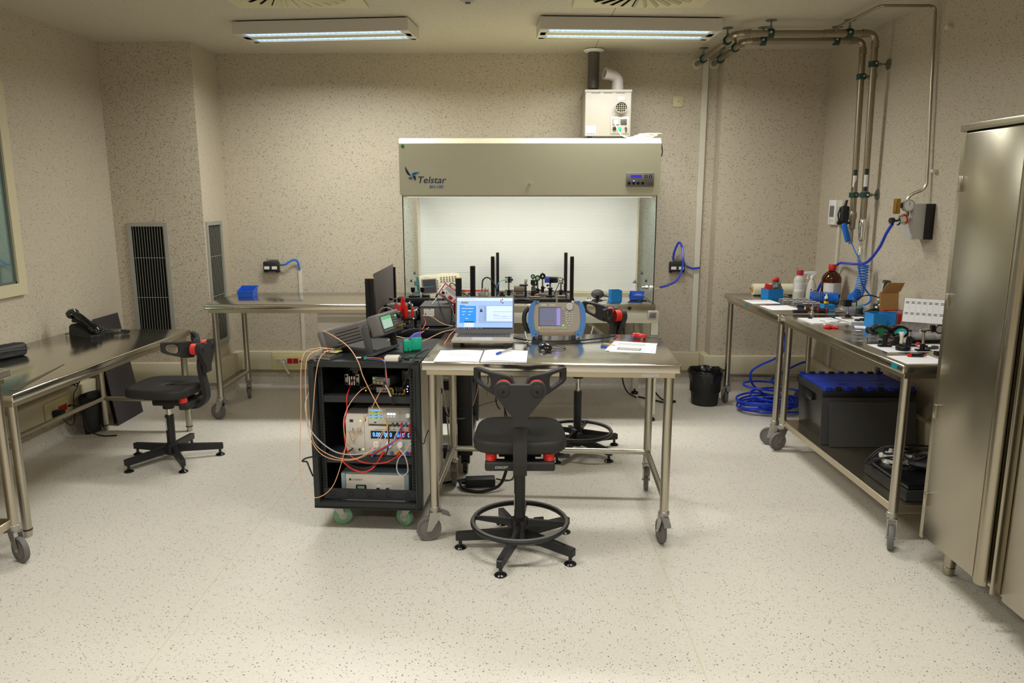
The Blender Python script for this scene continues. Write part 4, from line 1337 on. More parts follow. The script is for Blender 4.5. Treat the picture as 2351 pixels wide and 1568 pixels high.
# --- middle shelf
t = instr('laser_driver', 'white upright twin-module driver unit on the rack shelf', 'instrument', -.066, .085, .378)
MB().rbox(-.058, .058, 0, .26, 0, .215, .003).build('case', 'instrument_white', t)
MB().box(.037, .039, -.0008, 0, .004, .211).build('module_gap', 'ink_grey', t)
for z in (.120,):
    MB().box(-.056, .036, -.0008, 0, z - .0006, z + .0006).build('module_gap', 'ink_grey', t)
rect(t, 'switch', 'ink', -.036, -.018, .170, .184, 0)
rect(t, 'switch', 'ink', .004, .014, .022, .034, 0)
dot(t, 'indicator', .018, .178, 0, .0034, 'led_yellow')
dot(t, 'indicator', .028, .030, 0, .0034, 'led_yellow')
knob(t, .012, .135, 0, .011, 'light_grey')
rect(t, 'print', 'ink_red', .042, .047, .175, .20, 0)
for x, z in ((-.022, .138), (-.022, .088), (-.022, .036)):
    MB().cyl((x, -.016, z), (x, 0, z), .007, n=12).build('connector', 'chrome', t)
P1 = instr('power_supply', 'white multi-channel power supply with colour screen stacked on the larger supply', 'power supply', .115, .085, .378 + .155)
MB().rbox(-.125, .125, 0, .24, .004, .092, .008, 3).build('case', 'instrument_white', P1)
MB().box(-.118, -.052, -.0012, 0, .030, .083).build('screen', 'screen_blue2', P1)
for i in range(3):
    z = .068 - i * .0145
    for x in (-.1005, -.0685):
        MB().box(x - .0145, x + .0145, -.0018, -.0012, z - .0045, z + .0045).build('screen_field', 'ink', P1)
    text('readout', ('18.000V', '17.000V', '12.000V')[i], P1, 'digit_yellow', (-.1005, -.0021, z), size=.007, width=.026)
    text('readout', '1.000A', P1, 'digit_yellow', (-.0685, -.0021, z), size=.007, width=.022)
rect(P1, 'panel', 'light_grey', -.032, .118, .022, .084, 0)
for i in range(3):
    MB().rbox(-.026 + i * .015, -.014 + i * .015, -.004, 0, .056, .066, .002, 1).build('lit_key', 'key_lit', P1)
    MB().rbox(-.025 + i * .015, -.015 + i * .015, -.003, 0, .042, .049, .002, 1).build('key', 'white', P1)
for i in range(4):
    MB().rbox(.030, .040, -.003, 0, .040 + i * .010, .047 + i * .010, .002, 1).build('key', 'light_grey', P1)
knob(P1, .080, .056, 0, .012)
for a, b in ((.0205, .0225), (.083, .085)):
    rect(P1, 'print', 'ink_blue', -.032, .118, a, b, 0)
rect(P1, 'usb_port', 'ink', -.094, -.082, .013, .019, 0)
for i, m in enumerate(('wire_yellow', 'pcb_green', 'ink', 'red', 'wire_blue', 'red')):
    x = -.020 + i * .022
    MB().cyl((x, -.018, .012), (x, 0, .012), .0062, n=12).build('terminal', m, P1)
    if i in (0, 3, 5):
        MB().cyl((x, -.018, .012), (x + .002, -.024, -.012), .0068, .005, n=10).cyl((x + .002, -.024, -.012), (x, -.022, -.055), .0055, .0035, n=10).build('banana_plug', m, P1)
P2 = instr('power_supply', 'large white power supply with glowing blue digits on the rack shelf', 'power supply', .125, .085, .378)
MB().rbox(-.135, .135, 0, .28, 0, .150, .004).build('case', 'instrument_white', P2)
MB().box(-.122, .113, -.0015, 0, .088, .128).build('display_window', 'gloss_black', P2)
for i, sx in enumerate((-.092, -.035, .028, .085)):
    text('readout', ('0.00', '00.0', '0.00', '00.0')[i], P2, 'digit_blue', (sx, -.0024, .108), size=.030, width=.040, bold=.0006)
rect(P2, 'print', 'ink_grey', -.10, .06, .134, .1365, 0)
rect(P2, 'print', 'ink_red', .065, .10, .134, .1365, 0)
for x in (-.095, -.03, .026, .092):
    knob(P2, x, .060, 0, .016, 'white', .018)
    dot(P2, 'dial_ring', x, .060, 0, .021, 'light_grey')
MB().box(-.133, .133, -.0008, 0, .0355, .0365).build('panel_line', 'ink_grey', P2)
for i in range(2):
    MB().rbox(-.010 + i * .014, 0 + i * .014, -.003, 0, .054, .062, .002, 1).build('key', 'light_grey', P2)
for x, m in ((-.105, 'wire_blue'), (-.080, 'wire_yellow'), (-.060, 'red'), (-.018, 'wire_blue'), (.004, 'wire_yellow'), (.024, 'red'), (.060, 'blue_bin'), (.080, 'dark_red')):
    MB().lathe([(.0085, 0), (.0085, -.006), (.0055, -.007), (.0055, -.014), (0, -.014)], (x, 0, .016), 14, 'y').build('terminal', m, P2)
for x, m in ((-.105, 'wire_blue'), (-.060, 'red'), (.024, 'red')):
    MB().cyl((x, -.010, .016), (x - .010, -.030, -.001), .0065, .0045, n=10).build('banana_plug', m, P2)

# --- bottom bay
t = instr('laser_supply', 'low white laser power unit with digital meter at the rack bottom', 'instrument', .018, .085, .1375)
MB().rbox(-.172, .172, 0, .40, .0, .150, .004).build('case', 'coherent_side', t)
MB().box(-.150, .150, -.006, 0, .0, .140).build('front_panel', 'instrument_white', t)
MB().box(-.172, -.152, -.010, 0, .0, .146).build('bezel', 'coherent_side', t)
MB().box(.152, .172, -.010, 0, .0, .146).build('bezel', 'coherent_side', t)
MB().cyl((-.128, -.0072, .112), (-.128, -.006, .112), .006, n=16).build('emblem', 'ink', t)
text('lettering', 'COHERENT', t, 'ink', (-.090, -.0066, .111), size=.013, width=.055)
MB().rbox(-.098, -.046, -.012, -.005, .062, .086, .003).build('meter_case', 'gloss_black', t)
MB().box(-.090, -.054, -.0125, -.012, .067, .080).build('meter_display', 'lcd_plain', t)
for x in (.018, .066):
    knob(t, x, .070, -.006, .0105, 'chrome', .018)
dot(t, 'indicator', .018, .048, -.006, .0035, 'led_green')
for x in (-.012, .058, .070):
    MB().cyl((x, -.010, .048), (x, -.006, .048), .004, n=10).build('terminal', 'ink', t)
MB().cyl((-.122, -.014, .044), (-.122, -.006, .044), .009, n=14).build('key_switch', 'chrome', t)
dot(t, 'button', -.095, .044, -.006, .0045, 'pcb_green')
MB().rbox(-.086, -.076, -.010, -.005, .038, .049, .002, 1).build('lamp_button', 'led_red', t)
rect(t, 'print', 'ink_grey', -.066, -.048, .042, .045, -.006)
for x in (.005, .055):
    rect(t, 'print', 'ink_grey', x, x + .026, .094, .0955, -.006)

# --- top shelf
t = instr('fan_cooled_holder', 'aluminium clamp holder with black fan on the top rack shelf', 'instrument', -.105, .16, .690)
MB().rbox(-.035, .045, .04, .10, 0, .15, .004).build('fan_housing', 'black_plastic', t)
MB().lathe([(.012, 0), (.028, -.002), (.030, -.006), (.024, -.008), (.0, -.006)], (.005, .04, .10), 20, 'y').build('fan', 'gloss_black', t)
for s in (-1, 1):
    MB().rbox(.003 + s * .028 - .011, .003 + s * .028 + .011, -.01, .015, .028, .088, .006).build('clamp_bracket', 'aluminium', t)
    for z in (.04, .076):
        MB().cyl((.003 + s * .028, -.013, z), (.003 + s * .028, -.009, z), .006, n=12).build('screw', 'hole', t)
for i in range(3):
    MB().box(-.012 + i * .012, -.007 + i * .012, -.008, .03, .03, .075).build('fin', 'chrome', t)
t = instr('amplifier_box', 'small silver-fronted amplifier box propped at an angle on the top rack shelf', 'amplifier', .050, .14, .725, rad(-16))
MB().rbox(-.05, .05, 0, .20, 0, .042, .002).build('case', 'dark_grey', t)
rect(t, 'front_panel', 'light_grey', -.049, .049, .002, .040, 0)
rect(t, 'print', 'ink', -.026, .014, .0325, .0355, -.0006)
for i in range(4):
    MB().cyl((-.032 + i * .022, -.012, .015), (-.032 + i * .022, 0, .015), .006, n=12).build('connector', 'chrome', t)
dot(t, 'indicator', -.042, .032, -.0006, .003, 'led_green')
t = instr('network_router', 'flat dark box with white port strip under the amplifier box', 'instrument', .030, .12, .690)
MB().rbox(-.085, .085, 0, .16, 0, .033, .003).build('case', 'gloss_black', t)
MB().rbox(.0, .083, -.004, 0, .004, .030, .002).build('port_strip', 'instrument_white', t)
for i in range(5):
    dot(t, 'port', .025 + i * .013, .016, -.004, .0035, 'ink')
dot(t, 'indicator', -.054, .012, 0, .003, 'led_orange')
t = instr('temperature_display', 'small panel meter with red and green digits at the rack edge', 'display', .178, .18, .690)
MB().rbox(-.032, .032, 0, .08, 0, .105, .003).build('case', 'dark_grey', t)
MB().box(-.026, .026, -.001, 0, .048, .098).build('display_window', 'gloss_black', t)
text('readout', '7', t, 'led_red', (-.005, -.0018, .086), size=.016)
text('readout', '30', t, 'led_green', (.012, -.0018, .066), size=.016)
t = instr('circuit_board', 'gilt circuit board with blue glowing lights on the top rack shelf', 'circuit board', .150, .085, .690)
MB().rbox(-.034, .034, 0, .06, .0, .006, .001, 1).build('board', 'pcb_green', t)
MB().rbox(-.034, -.024, 0, .05, .006, .034, .002, 1).build('side_plate', 'gold', t)
MB().rbox(.024, .034, 0, .05, .006, .034, .002, 1).build('side_plate', 'gold', t)
MB().rbox(-.022, .022, .012, .05, .006, .040, .002, 1).build('chip_block', 'gloss_black', t)
for i in range(4):
    MB().cyl((-.024 + i * .016, -.012, .010), (-.024 + i * .016, .004, .010), .005, n=10).build('connector', 'gold' if i != 1 else 'chrome', t)
for x, z in ((.040, .030), (.044, .044), (.042, .018)):
    MB().ell((x, .01, z), .003, .003, .003, 8, 6).build('indicator', 'led_blue', t)

# --- on top of the rack
ZT = zt
t = thing('function_generator', 'dark grey bench generator with green screen propped up on its handle', 'instrument', (-.762, 3.735, ZT + .062), (rad(-17), 0, rad(72)))
# local: front looks towards -y
MB().rbox(-.105, .105, -.11, .19, .004, .098, .010, 3).build('body', 'instrument_grey', t)
MB().box(-.1052, -.1045, -.04, .10, .02, .085).build('vent_field', 'vent_side', t)
MB().box(.1045, .1052, -.04, .10, .02, .085).build('vent_field', 'vent_side', t)
fr = MB().rbox(-.115, .115, -.165, -.095, -.002, .108, .014, 3).build('front_bumper', 'instrument_grey', t)
MB().rbox(-.115, .115, .165, .20, -.002, .106, .014, 3).build('rear_bumper', 'instrument_grey', t)
MB().rbox(-.104, .104, -.168, -.160, .010, .098, .004).build('front_panel', 'dark_grey', fr)
MB().box(-.095, .0, -.170, -.168, .030, .090).build('screen', 'screen_green', fr)
MB().box(-.095, .0, -.1706, -.170, .074, .090).build('screen_band', 'screen_green2', fr)
for i in range(6):
    MB().rbox(-.094 + i * .016, -.082 + i * .016, -.172, -.167, .016, .024, .002, 1).build('key', 'mid_grey', fr)
for i in range(3):
    for j in range(4):
        MB().rbox(.012 + i * .016, .024 + i * .016, -.172, -.167, .034 + j * .013, .043 + j * .013, .002, 1).build('key', 'mid_grey' if (i, j) != (2, 3) else 'led_green', fr)
knob(fr, .082, .075, -.168, .016, 'gloss_black', .018)
for i, x in enumerate((.040, .075)):
    MB().lathe([(.008, 0), (.008, -.014), (.0065, -.014), (.0065, -.026), (0, -.026)], (x, -.168, .020), 12, 'y').build('connector', 'brass', fr)
# carry handle folded down as a stand
Mh = Matrix.Translation((0, -.085, .05)) @ Matrix.Rotation(rad(6), 4, 'X')
for s in (-1, 1):
    MB().lathe([(.024, 0), (.024, s * .012)], (s * .1155, -.085, .05), 20, 'x').build('handle_pivot', 'dark_grey', t)
    MB().rbox(s * .129 - .007, s * .129 + .007, -.020, .020, -.125, .018, .006).xf(Mh).build('handle_arm', 'dark_grey', t)
MB().rbox(-.136, .136, -.026, .026, -.134, -.118, .006).xf(Mh).build('handle_grip', 'dark_grey', t)
t = thing('fibre_stripper', 'green plastic fibre cleaner with violet ribbon on the rack top', 'tool', tuple(RK(.185, .27, ZT)), rad(18))
MB().rbox(-.048, -.004, -.018, .018, 0, .062, .008, 3).rbox(-.012, .048, -.020, .020, .004, .075, .010, 3).build('case', 'tool_green', t)
MB().prism([(-.022, .062), (.044, .076), (.040, .096), (.012, .090)], -.014, .014, 'y').build('ribbon_cover', 'tool_violet', t)
MB().cyl((.016, -.0205, .055), (.016, -.0195, .055), .005, n=12).build('window', 'lens_teal', t)
for i in range(3):
    MB().box(-.006 + i * .0, .040, -.0206, -.020, .014 + i * .006, .0155 + i * .006).build('rib', 'tool_green', t)
MB().box(-.026, -.0235, -.0188, -.018, .008, .022).build('slot', 'hole', t)
t = thing('usb_interface', 'small white plastic box with black lead on the rack top', 'adapter', tuple(RK(.135, .035, ZT)), rad(-2))
MB().rbox(-.034, .034, -.026, .03, 0, .024, .004).build('case', 'instrument_white', t)
MB().rbox(.034, .046, -.02, .022, .002, .020, .003).build('end_cap', 'dark_grey', t)
t = thing('heat_sink_board', 'finned aluminium heat sink carrying a gilt circuit board on the rack top', 'circuit board', tuple(RK(-.185, .070, ZT)), rad(-20))
t.scale = (.8, .8, .9)
MB().box(-.05, .05, -.07, .07, .006, .014).build('plate', 'aluminium', t)
for i in range(8):
    MB().box(-.05 + i * .0133, -.0465 + i * .0133, -.07, .07, .0, .006).box(-.05 + i * .0133, -.0465 + i * .0133, -.07, .0, .014, .024).build('fin', 'aluminium', t)
MB().box(-.045, .05, .005, .07, .030, .034).build('board', 'socket_plate', t)
for i in range(3):
    MB().cyl((.025 + i * .010, .06, .034), (.025 + i * .010, .06, .046), .004, n=8).build('connector', 'gold', t)
for x, m in ((-.03, 'black_plastic'), (-.01, 'lid_blue'), (.008, 'pcb_green')):
    MB().rbox(x, x + .014, .03, .05, .034, .048, .002, 1).build('component', m, t)
for i in range(3):
    MB().cyl((-.03 + i * .022, -.02, .022), (-.03 + i * .022, -.02, .045), .004, n=8).build('post', 'brass', t)
t = thing('screw_terminal', 'small green screw terminal on a silver connector on the rack top', 'connector', tuple(RK(-.015, .04, ZT)), rad(-4))
MB().cyl((-.03, 0, .010), (0, 0, .010), .007, n=12).build('connector_shell', 'chrome', t)
MB().rbox(-.002, .012, -.008, .008, .002, .018, .001, 1).build('terminal_block', 'black_plastic', t)
MB().rbox(.012, .022, -.007, .007, .003, .016, .001, 1).build('terminal_clamp', 'tool_green', t)

# --- cables round the rack
def rk(*pts):
    return [RK(*p) for p in pts]
cable('copper-coloured coaxial cable drooping farthest out beside the rack', rk((-.17, .09, .915), (-.23, .04, .93), (-.292, -.005, .89), (-.305, -.03, .62), (-.325, -.03, .36), (-.31, -.04, .26), (-.25, -.05, .20), (-.16, -.05, .26), (-.10, -.04, .42), (-.085, .0, .52), (-.088, .06, .465)), .0019, 'wire_copper')
cable('copper-coloured coaxial cable falling along the rack corner post into the driver', rk((-.17, .08, .92), (-.22, .02, .925), (-.262, -.03, .885), (-.272, -.04, .72), (-.265, -.04, .52), (-.20, -.05, .42), (-.08, -.06, .40), (.02, -.05, .43), (.065, -.02, .50), (.095, .04, .545)), .0019, 'wire_copper')
cable('copper-coloured coaxial cable from the heat sink board to the rack middle', rk((-.15, .06, .915), (-.18, .0, .92), (-.21, -.035, .86), (-.238, -.04, .66), (-.248, -.04, .49), (-.15, -.06, .42), (-.04, -.06, .41), (.05, -.05, .46), (.088, -.01, .52), (.10, .06, .545)), .0019, 'wire_copper')
cable('copper-coloured coaxial cable crossing the rack front from the generator to the supply', rk((-.252, .27, .93), (-.255, .19, .985), (-.17, .06, .995), (-.07, .0, .95), (-.015, -.03, .885), (.01, -.035, .81), (.055, -.035, .71), (.10, -.03, .62), (.105, .03, .56)), .0021, 'wire_copper')
cable('copper-coloured coaxial cable from the amplifier box down to the driver unit', rk((.01, .12, .735), (-.03, .05, .72), (-.075, .0, .66), (-.10, -.02, .58), (-.095, .0, .47), (-.088, .065, .42)), .0019, 'wire_copper')
cable('copper-coloured coaxial cable from the amplifier box behind the supply', rk((.07, .12, .735), (.06, .03, .70), (.03, .02, .64), (.0, .03, .60), (-.04, .04, .52), (-.07, .05, .47), (-.09, .075, .515)), .0019, 'wire_copper')
cable('grey lead hanging in a loop below the large power supply', rk((.215, .06, .45), (.20, -.01, .44), (.165, -.03, .40), (.16, -.04, .35), (.185, -.05, .325), (.215, -.05, .35), (.205, -.05, .42), (.16, -.03, .47), (.145, -.01, .50), (.16, .05, .54)), .003, 'wire_grey')
cable('light grey lead sweeping from the rack side across the driver unit', rk((-.275, .06, .73), (-.285, -.02, .66), (-.25, -.05, .54), (-.15, -.06, .45), (-.05, -.06, .43), (.05, -.05, .45), (.10, -.03, .50), (.12, .04, .54)), .003, 'wire_grey')
cable('red test lead from the top rack shelf down past the driver unit', rk((-.10, .15, .75), (-.097, .08, .715), (-.095, .032, .69), (-.095, .025, .62), (-.105, .0, .55), (-.10, .0, .45), (-.075, .0, .40), (.0, -.02, .375), (.10, -.02, .38), (.15, .05, .393)), .003, 'wire_red')
cable('thick red lead sagging in front of the lower rack shelf', rk((-.135, .09, .40), (-.125, .0, .385), (-.07, -.03, .35), (-.01, -.04, .335), (.04, -.03, .355), (.06, .04, .385)), .004, 'wire_red')
cable('black lead sagging in front of the lower rack shelf', rk((-.13, .10, .395), (-.11, .0, .375), (-.04, -.03, .355), (.03, -.03, .36), (.09, .0, .40), (.115, -.01, .47), (.115, .0, .52), (.10, .06, .545)), .0035, 'wire_black')
cable('twisted red and blue lead crossing the large power supply', rk((-.01, .07, .40), (.02, .0, .41), (.08, -.03, .45), (.14, -.04, .49), (.19, -.03, .515), (.20, .0, .545)), .003, 'wire_red')
cable('blue lead crossing the large power supply', rk((.01, .07, .395), (.04, .0, .415), (.10, -.03, .455), (.15, -.04, .495), (.165, -.01, .53), (.17, .06, .545)), .003, 'wire_blue')
cable('black lead looping out past the left side of the rack from the driver unit', rk((-.088, .065, .414), (-.13, .0, .405), (-.22, -.03, .41), (-.29, -.03, .395), (-.315, -.02, .375), (-.30, .0, .365), (-.292, .01, .33), (-.284, .03, .28)), .004, 'wire_black')
cable('orange and blue twin wire from the screw terminal over the rack edge', rk((.006, .04, .886), (.06, .03, .888), (.105, -.005, .882), (.115, -.012, .83), (.118, .0, .76), (.105, .09, .74)), .0022, 'wire_orange')
cable('thin blue wire alongside the orange wire on the rack top', rk((.006, .036, .882), (.06, .022, .881), (.108, -.010, .878), (.112, -.014, .82), (.114, -.002, .77), (.10, .09, .745)), .0018, 'wire_blue')
cable('black antenna lead reaching from the table corner to the gilt circuit board', rk((.30, .10, .92), (.265, .0, .915), (.235, -.035, .86), (.205, -.03, .78), (.165, .05, .715)), .004, 'wire_black')
cable('black lead with ferrite from the white box across the rack top', rk((.178, .04, .886), (.20, .05, .888), (.25, .06, .884), (.27, .10, .882)), .0035, 'wire_black')
cable('black loop of wire down the right rack post', rk((.235, .05, .66), (.24, .0, .57), (.265, -.01, .50), (.288, -.012, .478), (.30, .0, .52), (.32, .1, .56)), .0025, 'wire_black')
solo(MB().lathe([(.006, 0), (.008, .004), (.008, .022), (.006, .026)], (0, 0, 0), 12, 'x').xf(Matrix.Translation(RK(.19, .045, ZT + .010))), 'ferrite_bead', 'black_plastic', 'black ferrite bead on the lead of the white box', 'ferrite')
t = thing('probe_adapter', 'silver cable adapter hanging in front of the router ports', 'connector', RK(.112, .02, .69), RZ)
MB().cyl((-.010, 0, .07), (.004, 0, .045), .0065, n=12).cyl((.004, 0, .045), (.016, 0, .012), .008, n=12).build('barrel', 'chrome', t)
MB().cyl((-.010, 0, .07), (-.016, 0, .085), .005, n=10).build('boot', 'black_plastic', t)
MB().cyl((.016, 0, .012), (.026, 0, -.03), .005, .003, n=10).build('strain_relief', 'black_plastic', t)
# ================================================================ optical table beside the rack
OX0, OX1, OY0, OY1, OZ = -.86, -.26, 4.30, 5.10, .89
OT = thing('optical_table', 'black optical breadboard table on castors behind the rack', 'table', ((OX0 + OX1) / 2, (OY0 + OY1) / 2, 0))
MB().rbox(OX0, OX1, OY0, OY1, OZ - .06, OZ, .003).build('breadboard', 'anodised', OT, True)
MB().box(OX0 - .002, OX1 + .002, OY0 - .004, OY0 + .02, OZ - .075, OZ - .065).build('edge_rail', 'aluminium', OT, True)
for x in (OX0 + .04, OX1 - .05):
    for y in (OY0 + .04, OY1 - .04):
        lg = MB().rbox(x - .045, x + .045, y - .045, y + .045, .12, OZ - .06, .006).build('leg', 'black_metal', OT, True)
        MB().lathe([(.035, -.016), (.045, -.012), (.045, .012), (.035, .016)], (x, y + .0, .045), 20, 'x').build('caster_wheel', 'gloss_black', lg, True)
        MB().rbox(x - .026, x + .026, y - .02, y + .02, .06, .12, .006).build('caster_fork', 'black_plastic', lg, True)
for z in (.37, .13):
    for y in (OY0 + .04, OY1 - .04):
        MB().rbox(OX0 + .08, OX1 - .09, y - .03, y + .03, z - .035, z + .035, .004).build('cross_rail', 'black_metal', OT, True)
    for x in (OX0 + .04, OX1 - .05):
        MB().rbox(x - .03, x + .03, OY0 + .08, OY1 - .08, z - .035, z + .035, .004).build('cross_rail', 'black_metal', OT, True)
# slotted corner posts and the grey screen between two of them
def rail_post(label, x, y, z0, z1, w_=.025):
    t = thing('slotted_post', label, 'post', (x, y, z0), 0, 'black slotted aluminium posts')
    h = z1 - z0
    MB().prism([(-w_ / 2, -w_ / 2), (-.003, -w_ / 2), (-.003, -w_ / 2 + .005), (.003, -w_ / 2 + .005), (.003, -w_ / 2), (w_ / 2, -w_ / 2), (w_ / 2, -.003), (w_ / 2 - .005, -.003), (w_ / 2 - .005, .003), (w_ / 2, .003),
                (w_ / 2, w_ / 2), (.003, w_ / 2), (.003, w_ / 2 - .005), (-.003, w_ / 2 - .005), (-.003, w_ / 2), (-w_ / 2, w_ / 2), (-w_ / 2, .003), (-w_ / 2 + .005, .003), (-w_ / 2 + .005, -.003), (-w_ / 2, -.003)], 0, h, 'z').build('profile', 'anodised', t)
    MB().box(-w_ / 2 + .001, w_ / 2 - .001, -w_ / 2 + .001, w_ / 2 - .001, h, h + .003).build('end_cap', 'brass', t)
    return t
rail_post('black slotted post at the near edge of the grey upright screen', -.852, 4.33, OZ, 1.185, .05)
rail_post('black slotted post at the far edge of the grey upright screen', -.835, 5.06, OZ, 1.185, .03)
rail_post('black slotted post at the near corner of the optical table behind the laptop', -.338, 4.34, OZ, 1.185, .034)
rail_post('black slotted post at the far corner of the optical table, nearest the hood', -.298, 5.06, OZ, 1.192, .034)
solo(MB().rbox(-.838, -.832, 4.36, 5.04, OZ + .001, 1.21, .002), 'screen_panel', 'panel_grey', 'dark grey upright light screen between two black slotted posts', 'screen')

# laser head, boxes
t = thing('bench_laser', 'dark grey laser head with yellow and white labels on the optical table', 'laser', (-.485, 4.49, OZ + .006))
MB().rbox(-.086, .086, -.10, .14, .0, .115, .003).build('body', 'instrument_grey', t)
MB().box(-.088, .088, -.102, .142, .108, .119).build('lid', 'dark_grey', t)
rect(t, 'warning_label', 'label_white', -.066, -.004, .085, .104, -.10)
rect(t, 'warning_mark', 'label_yellow', -.064, -.048, .097, .103, -.1006)
rect(t, 'print', 'ink', -.040, -.024, .098, .1015, -.1006)
rect(t, 'maker_label', 'label_white', -.066, -.004, .060, .083, -.10)
MB().cyl((-.056, -.1012, .0715), (-.056, -.1006, .0715), .005, n=14).build('emblem', 'ink', t)
text('lettering', 'COHERENT', t, 'pcb_green', (-.027, -.1009, .0715), size=.008, width=.042)
dot(t, 'screw', -.075, .010, -.10, .004, 'hole')
t = thing('red_box', 'red hard box with grey lower half behind the laptop', 'box', (-.338, 4.60, OZ))
MB().rbox(-.05, .05, -.06, .06, .055, .125, .006).rbox(-.02, .03, -.03, .03, .12, .14, .006).build('upper_half', 'dark_red', t)
MB().rbox(-.05, .05, -.06, .06, 0, .055, .006).build('lower_half', 'light_grey', t)
t = thing('analog_power_meter', 'red and white analogue needle meter tilted on a wire stand', 'meter', (-.435, 4.52, 1.052), (rad(-12), rad(38), rad(12)))
t.scale = (.72, .72, .72)
MB().rbox(-.075, .075, -.045, .045, -.012, .088, .008).build('case', 'white', t)
MB().rbox(-.078, .078, -.048, -.040, -.015, -.006, .002).rbox(-.078, .078, -.048, -.040, .083, .091, .002).rbox(-.078, -.070, -.048, -.040, -.015, .091, .002).rbox(.070, .078, -.048, -.040, -.015, .091, .002).build('bezel', 'red', t)
MB().box(-.05, .055, -.0465, -.045, .045, .078).build('dial', 'label_grey', t)
MB().box(-.005, -.003, -.047, -.0465, .046, .074).build('needle', 'ink', t)
knob(t, -.045, .010, -.045, .012, 'gloss_black')
for x in (-.06, -.02):
    dot(t, 'socket', x, .028, -.045, .005, 'hole')
MB().rbox(.012, .05, -.05, -.044, .0, .028, .003).build('switch_plate', 'red', t)
MB().rbox(.024, .040, -.054, -.048, .006, .018, .003).build('rocker', 'dark_grey', t)
t = thing('meter_stand', 'bent white wire stand holding up the analogue meter', 'stand', (-.43, 4.49, OZ + .119))
MB().tube([(-.085, 0, 0), (-.045, .005, .05), (.035, .02, .06), (.09, .01, .0)], .004, 8).build('wire', 'white', t)
cable('black meter lead hanging from the analogue meter over the laser head', [(-.475, 4.46, 1.06), (-.46, 4.40, 1.02), (-.43, 4.35, .95), (-.40, 4.32, .905), (-.37, 4.33, .90)], .003, 'wire_black')
cable('second black lead from the analogue meter to behind the laptop', [(-.435, 4.46, 1.07), (-.40, 4.42, 1.03), (-.375, 4.37, .985), (-.375, 4.32, .95)], .003, 'wire_black')

# red-handled driver set in its round holder
t = thing('driver_holder', 'round black holder on steel pins carrying the red-handled drivers', 'tool holder', (-.655, 4.36, OZ))
MB().lathe([(.0, .055), (.065, .055), (.070, .060), (.065, .066), (0, .066)], n=28).build('disc', 'gloss_black', t)
for i in range(7):
    a = i * 2 * PI / 7
    MB().cyl((.045 * math.cos(a), .045 * math.sin(a), 0), (.045 * math.cos(a), .045 * math.sin(a), .056), .004, n=8).build('pin', 'chrome', t)
MB().lathe([(.0, .066), (.03, .066), (.03, .10), (0, .10)], (.03, .02, 0), 18).build('drum', 'aluminium', t)
for dx, dy, h, lab in ((-.052, -.02, .085, 'red-handled driver at the holder edge beside the generator'), (-.028, -.035, .075, 'red-handled driver at the holder front, second from the generator'), (-.02, .01, .12, 'tallest red-handled driver in the round holder'), (-.006, .0, .105, 'second tallest red-handled driver, next to the tallest'), (.012, -.04, .075, 'red-handled driver standing alone before the aluminium drum'), (.045, -.03, .062, 'shortest red-handled driver, nearest the laser')):
    t = thing('hex_driver', lab, 'screwdriver', (-.655 + dx, 4.36 + dy, OZ + .066), 0, 'red drivers in the round holder')
    MB().lathe([(.006, 0), (.0085, .006), (.0085, h - .02), (.006, h - .012), (.008, h - .004), (.006, h)], n=10).build('handle', 'trans_red', t)
    MB().cyl((0, 0, h), (0, 0, h + .004), .003, n=8).build('tip', 'chrome', t)

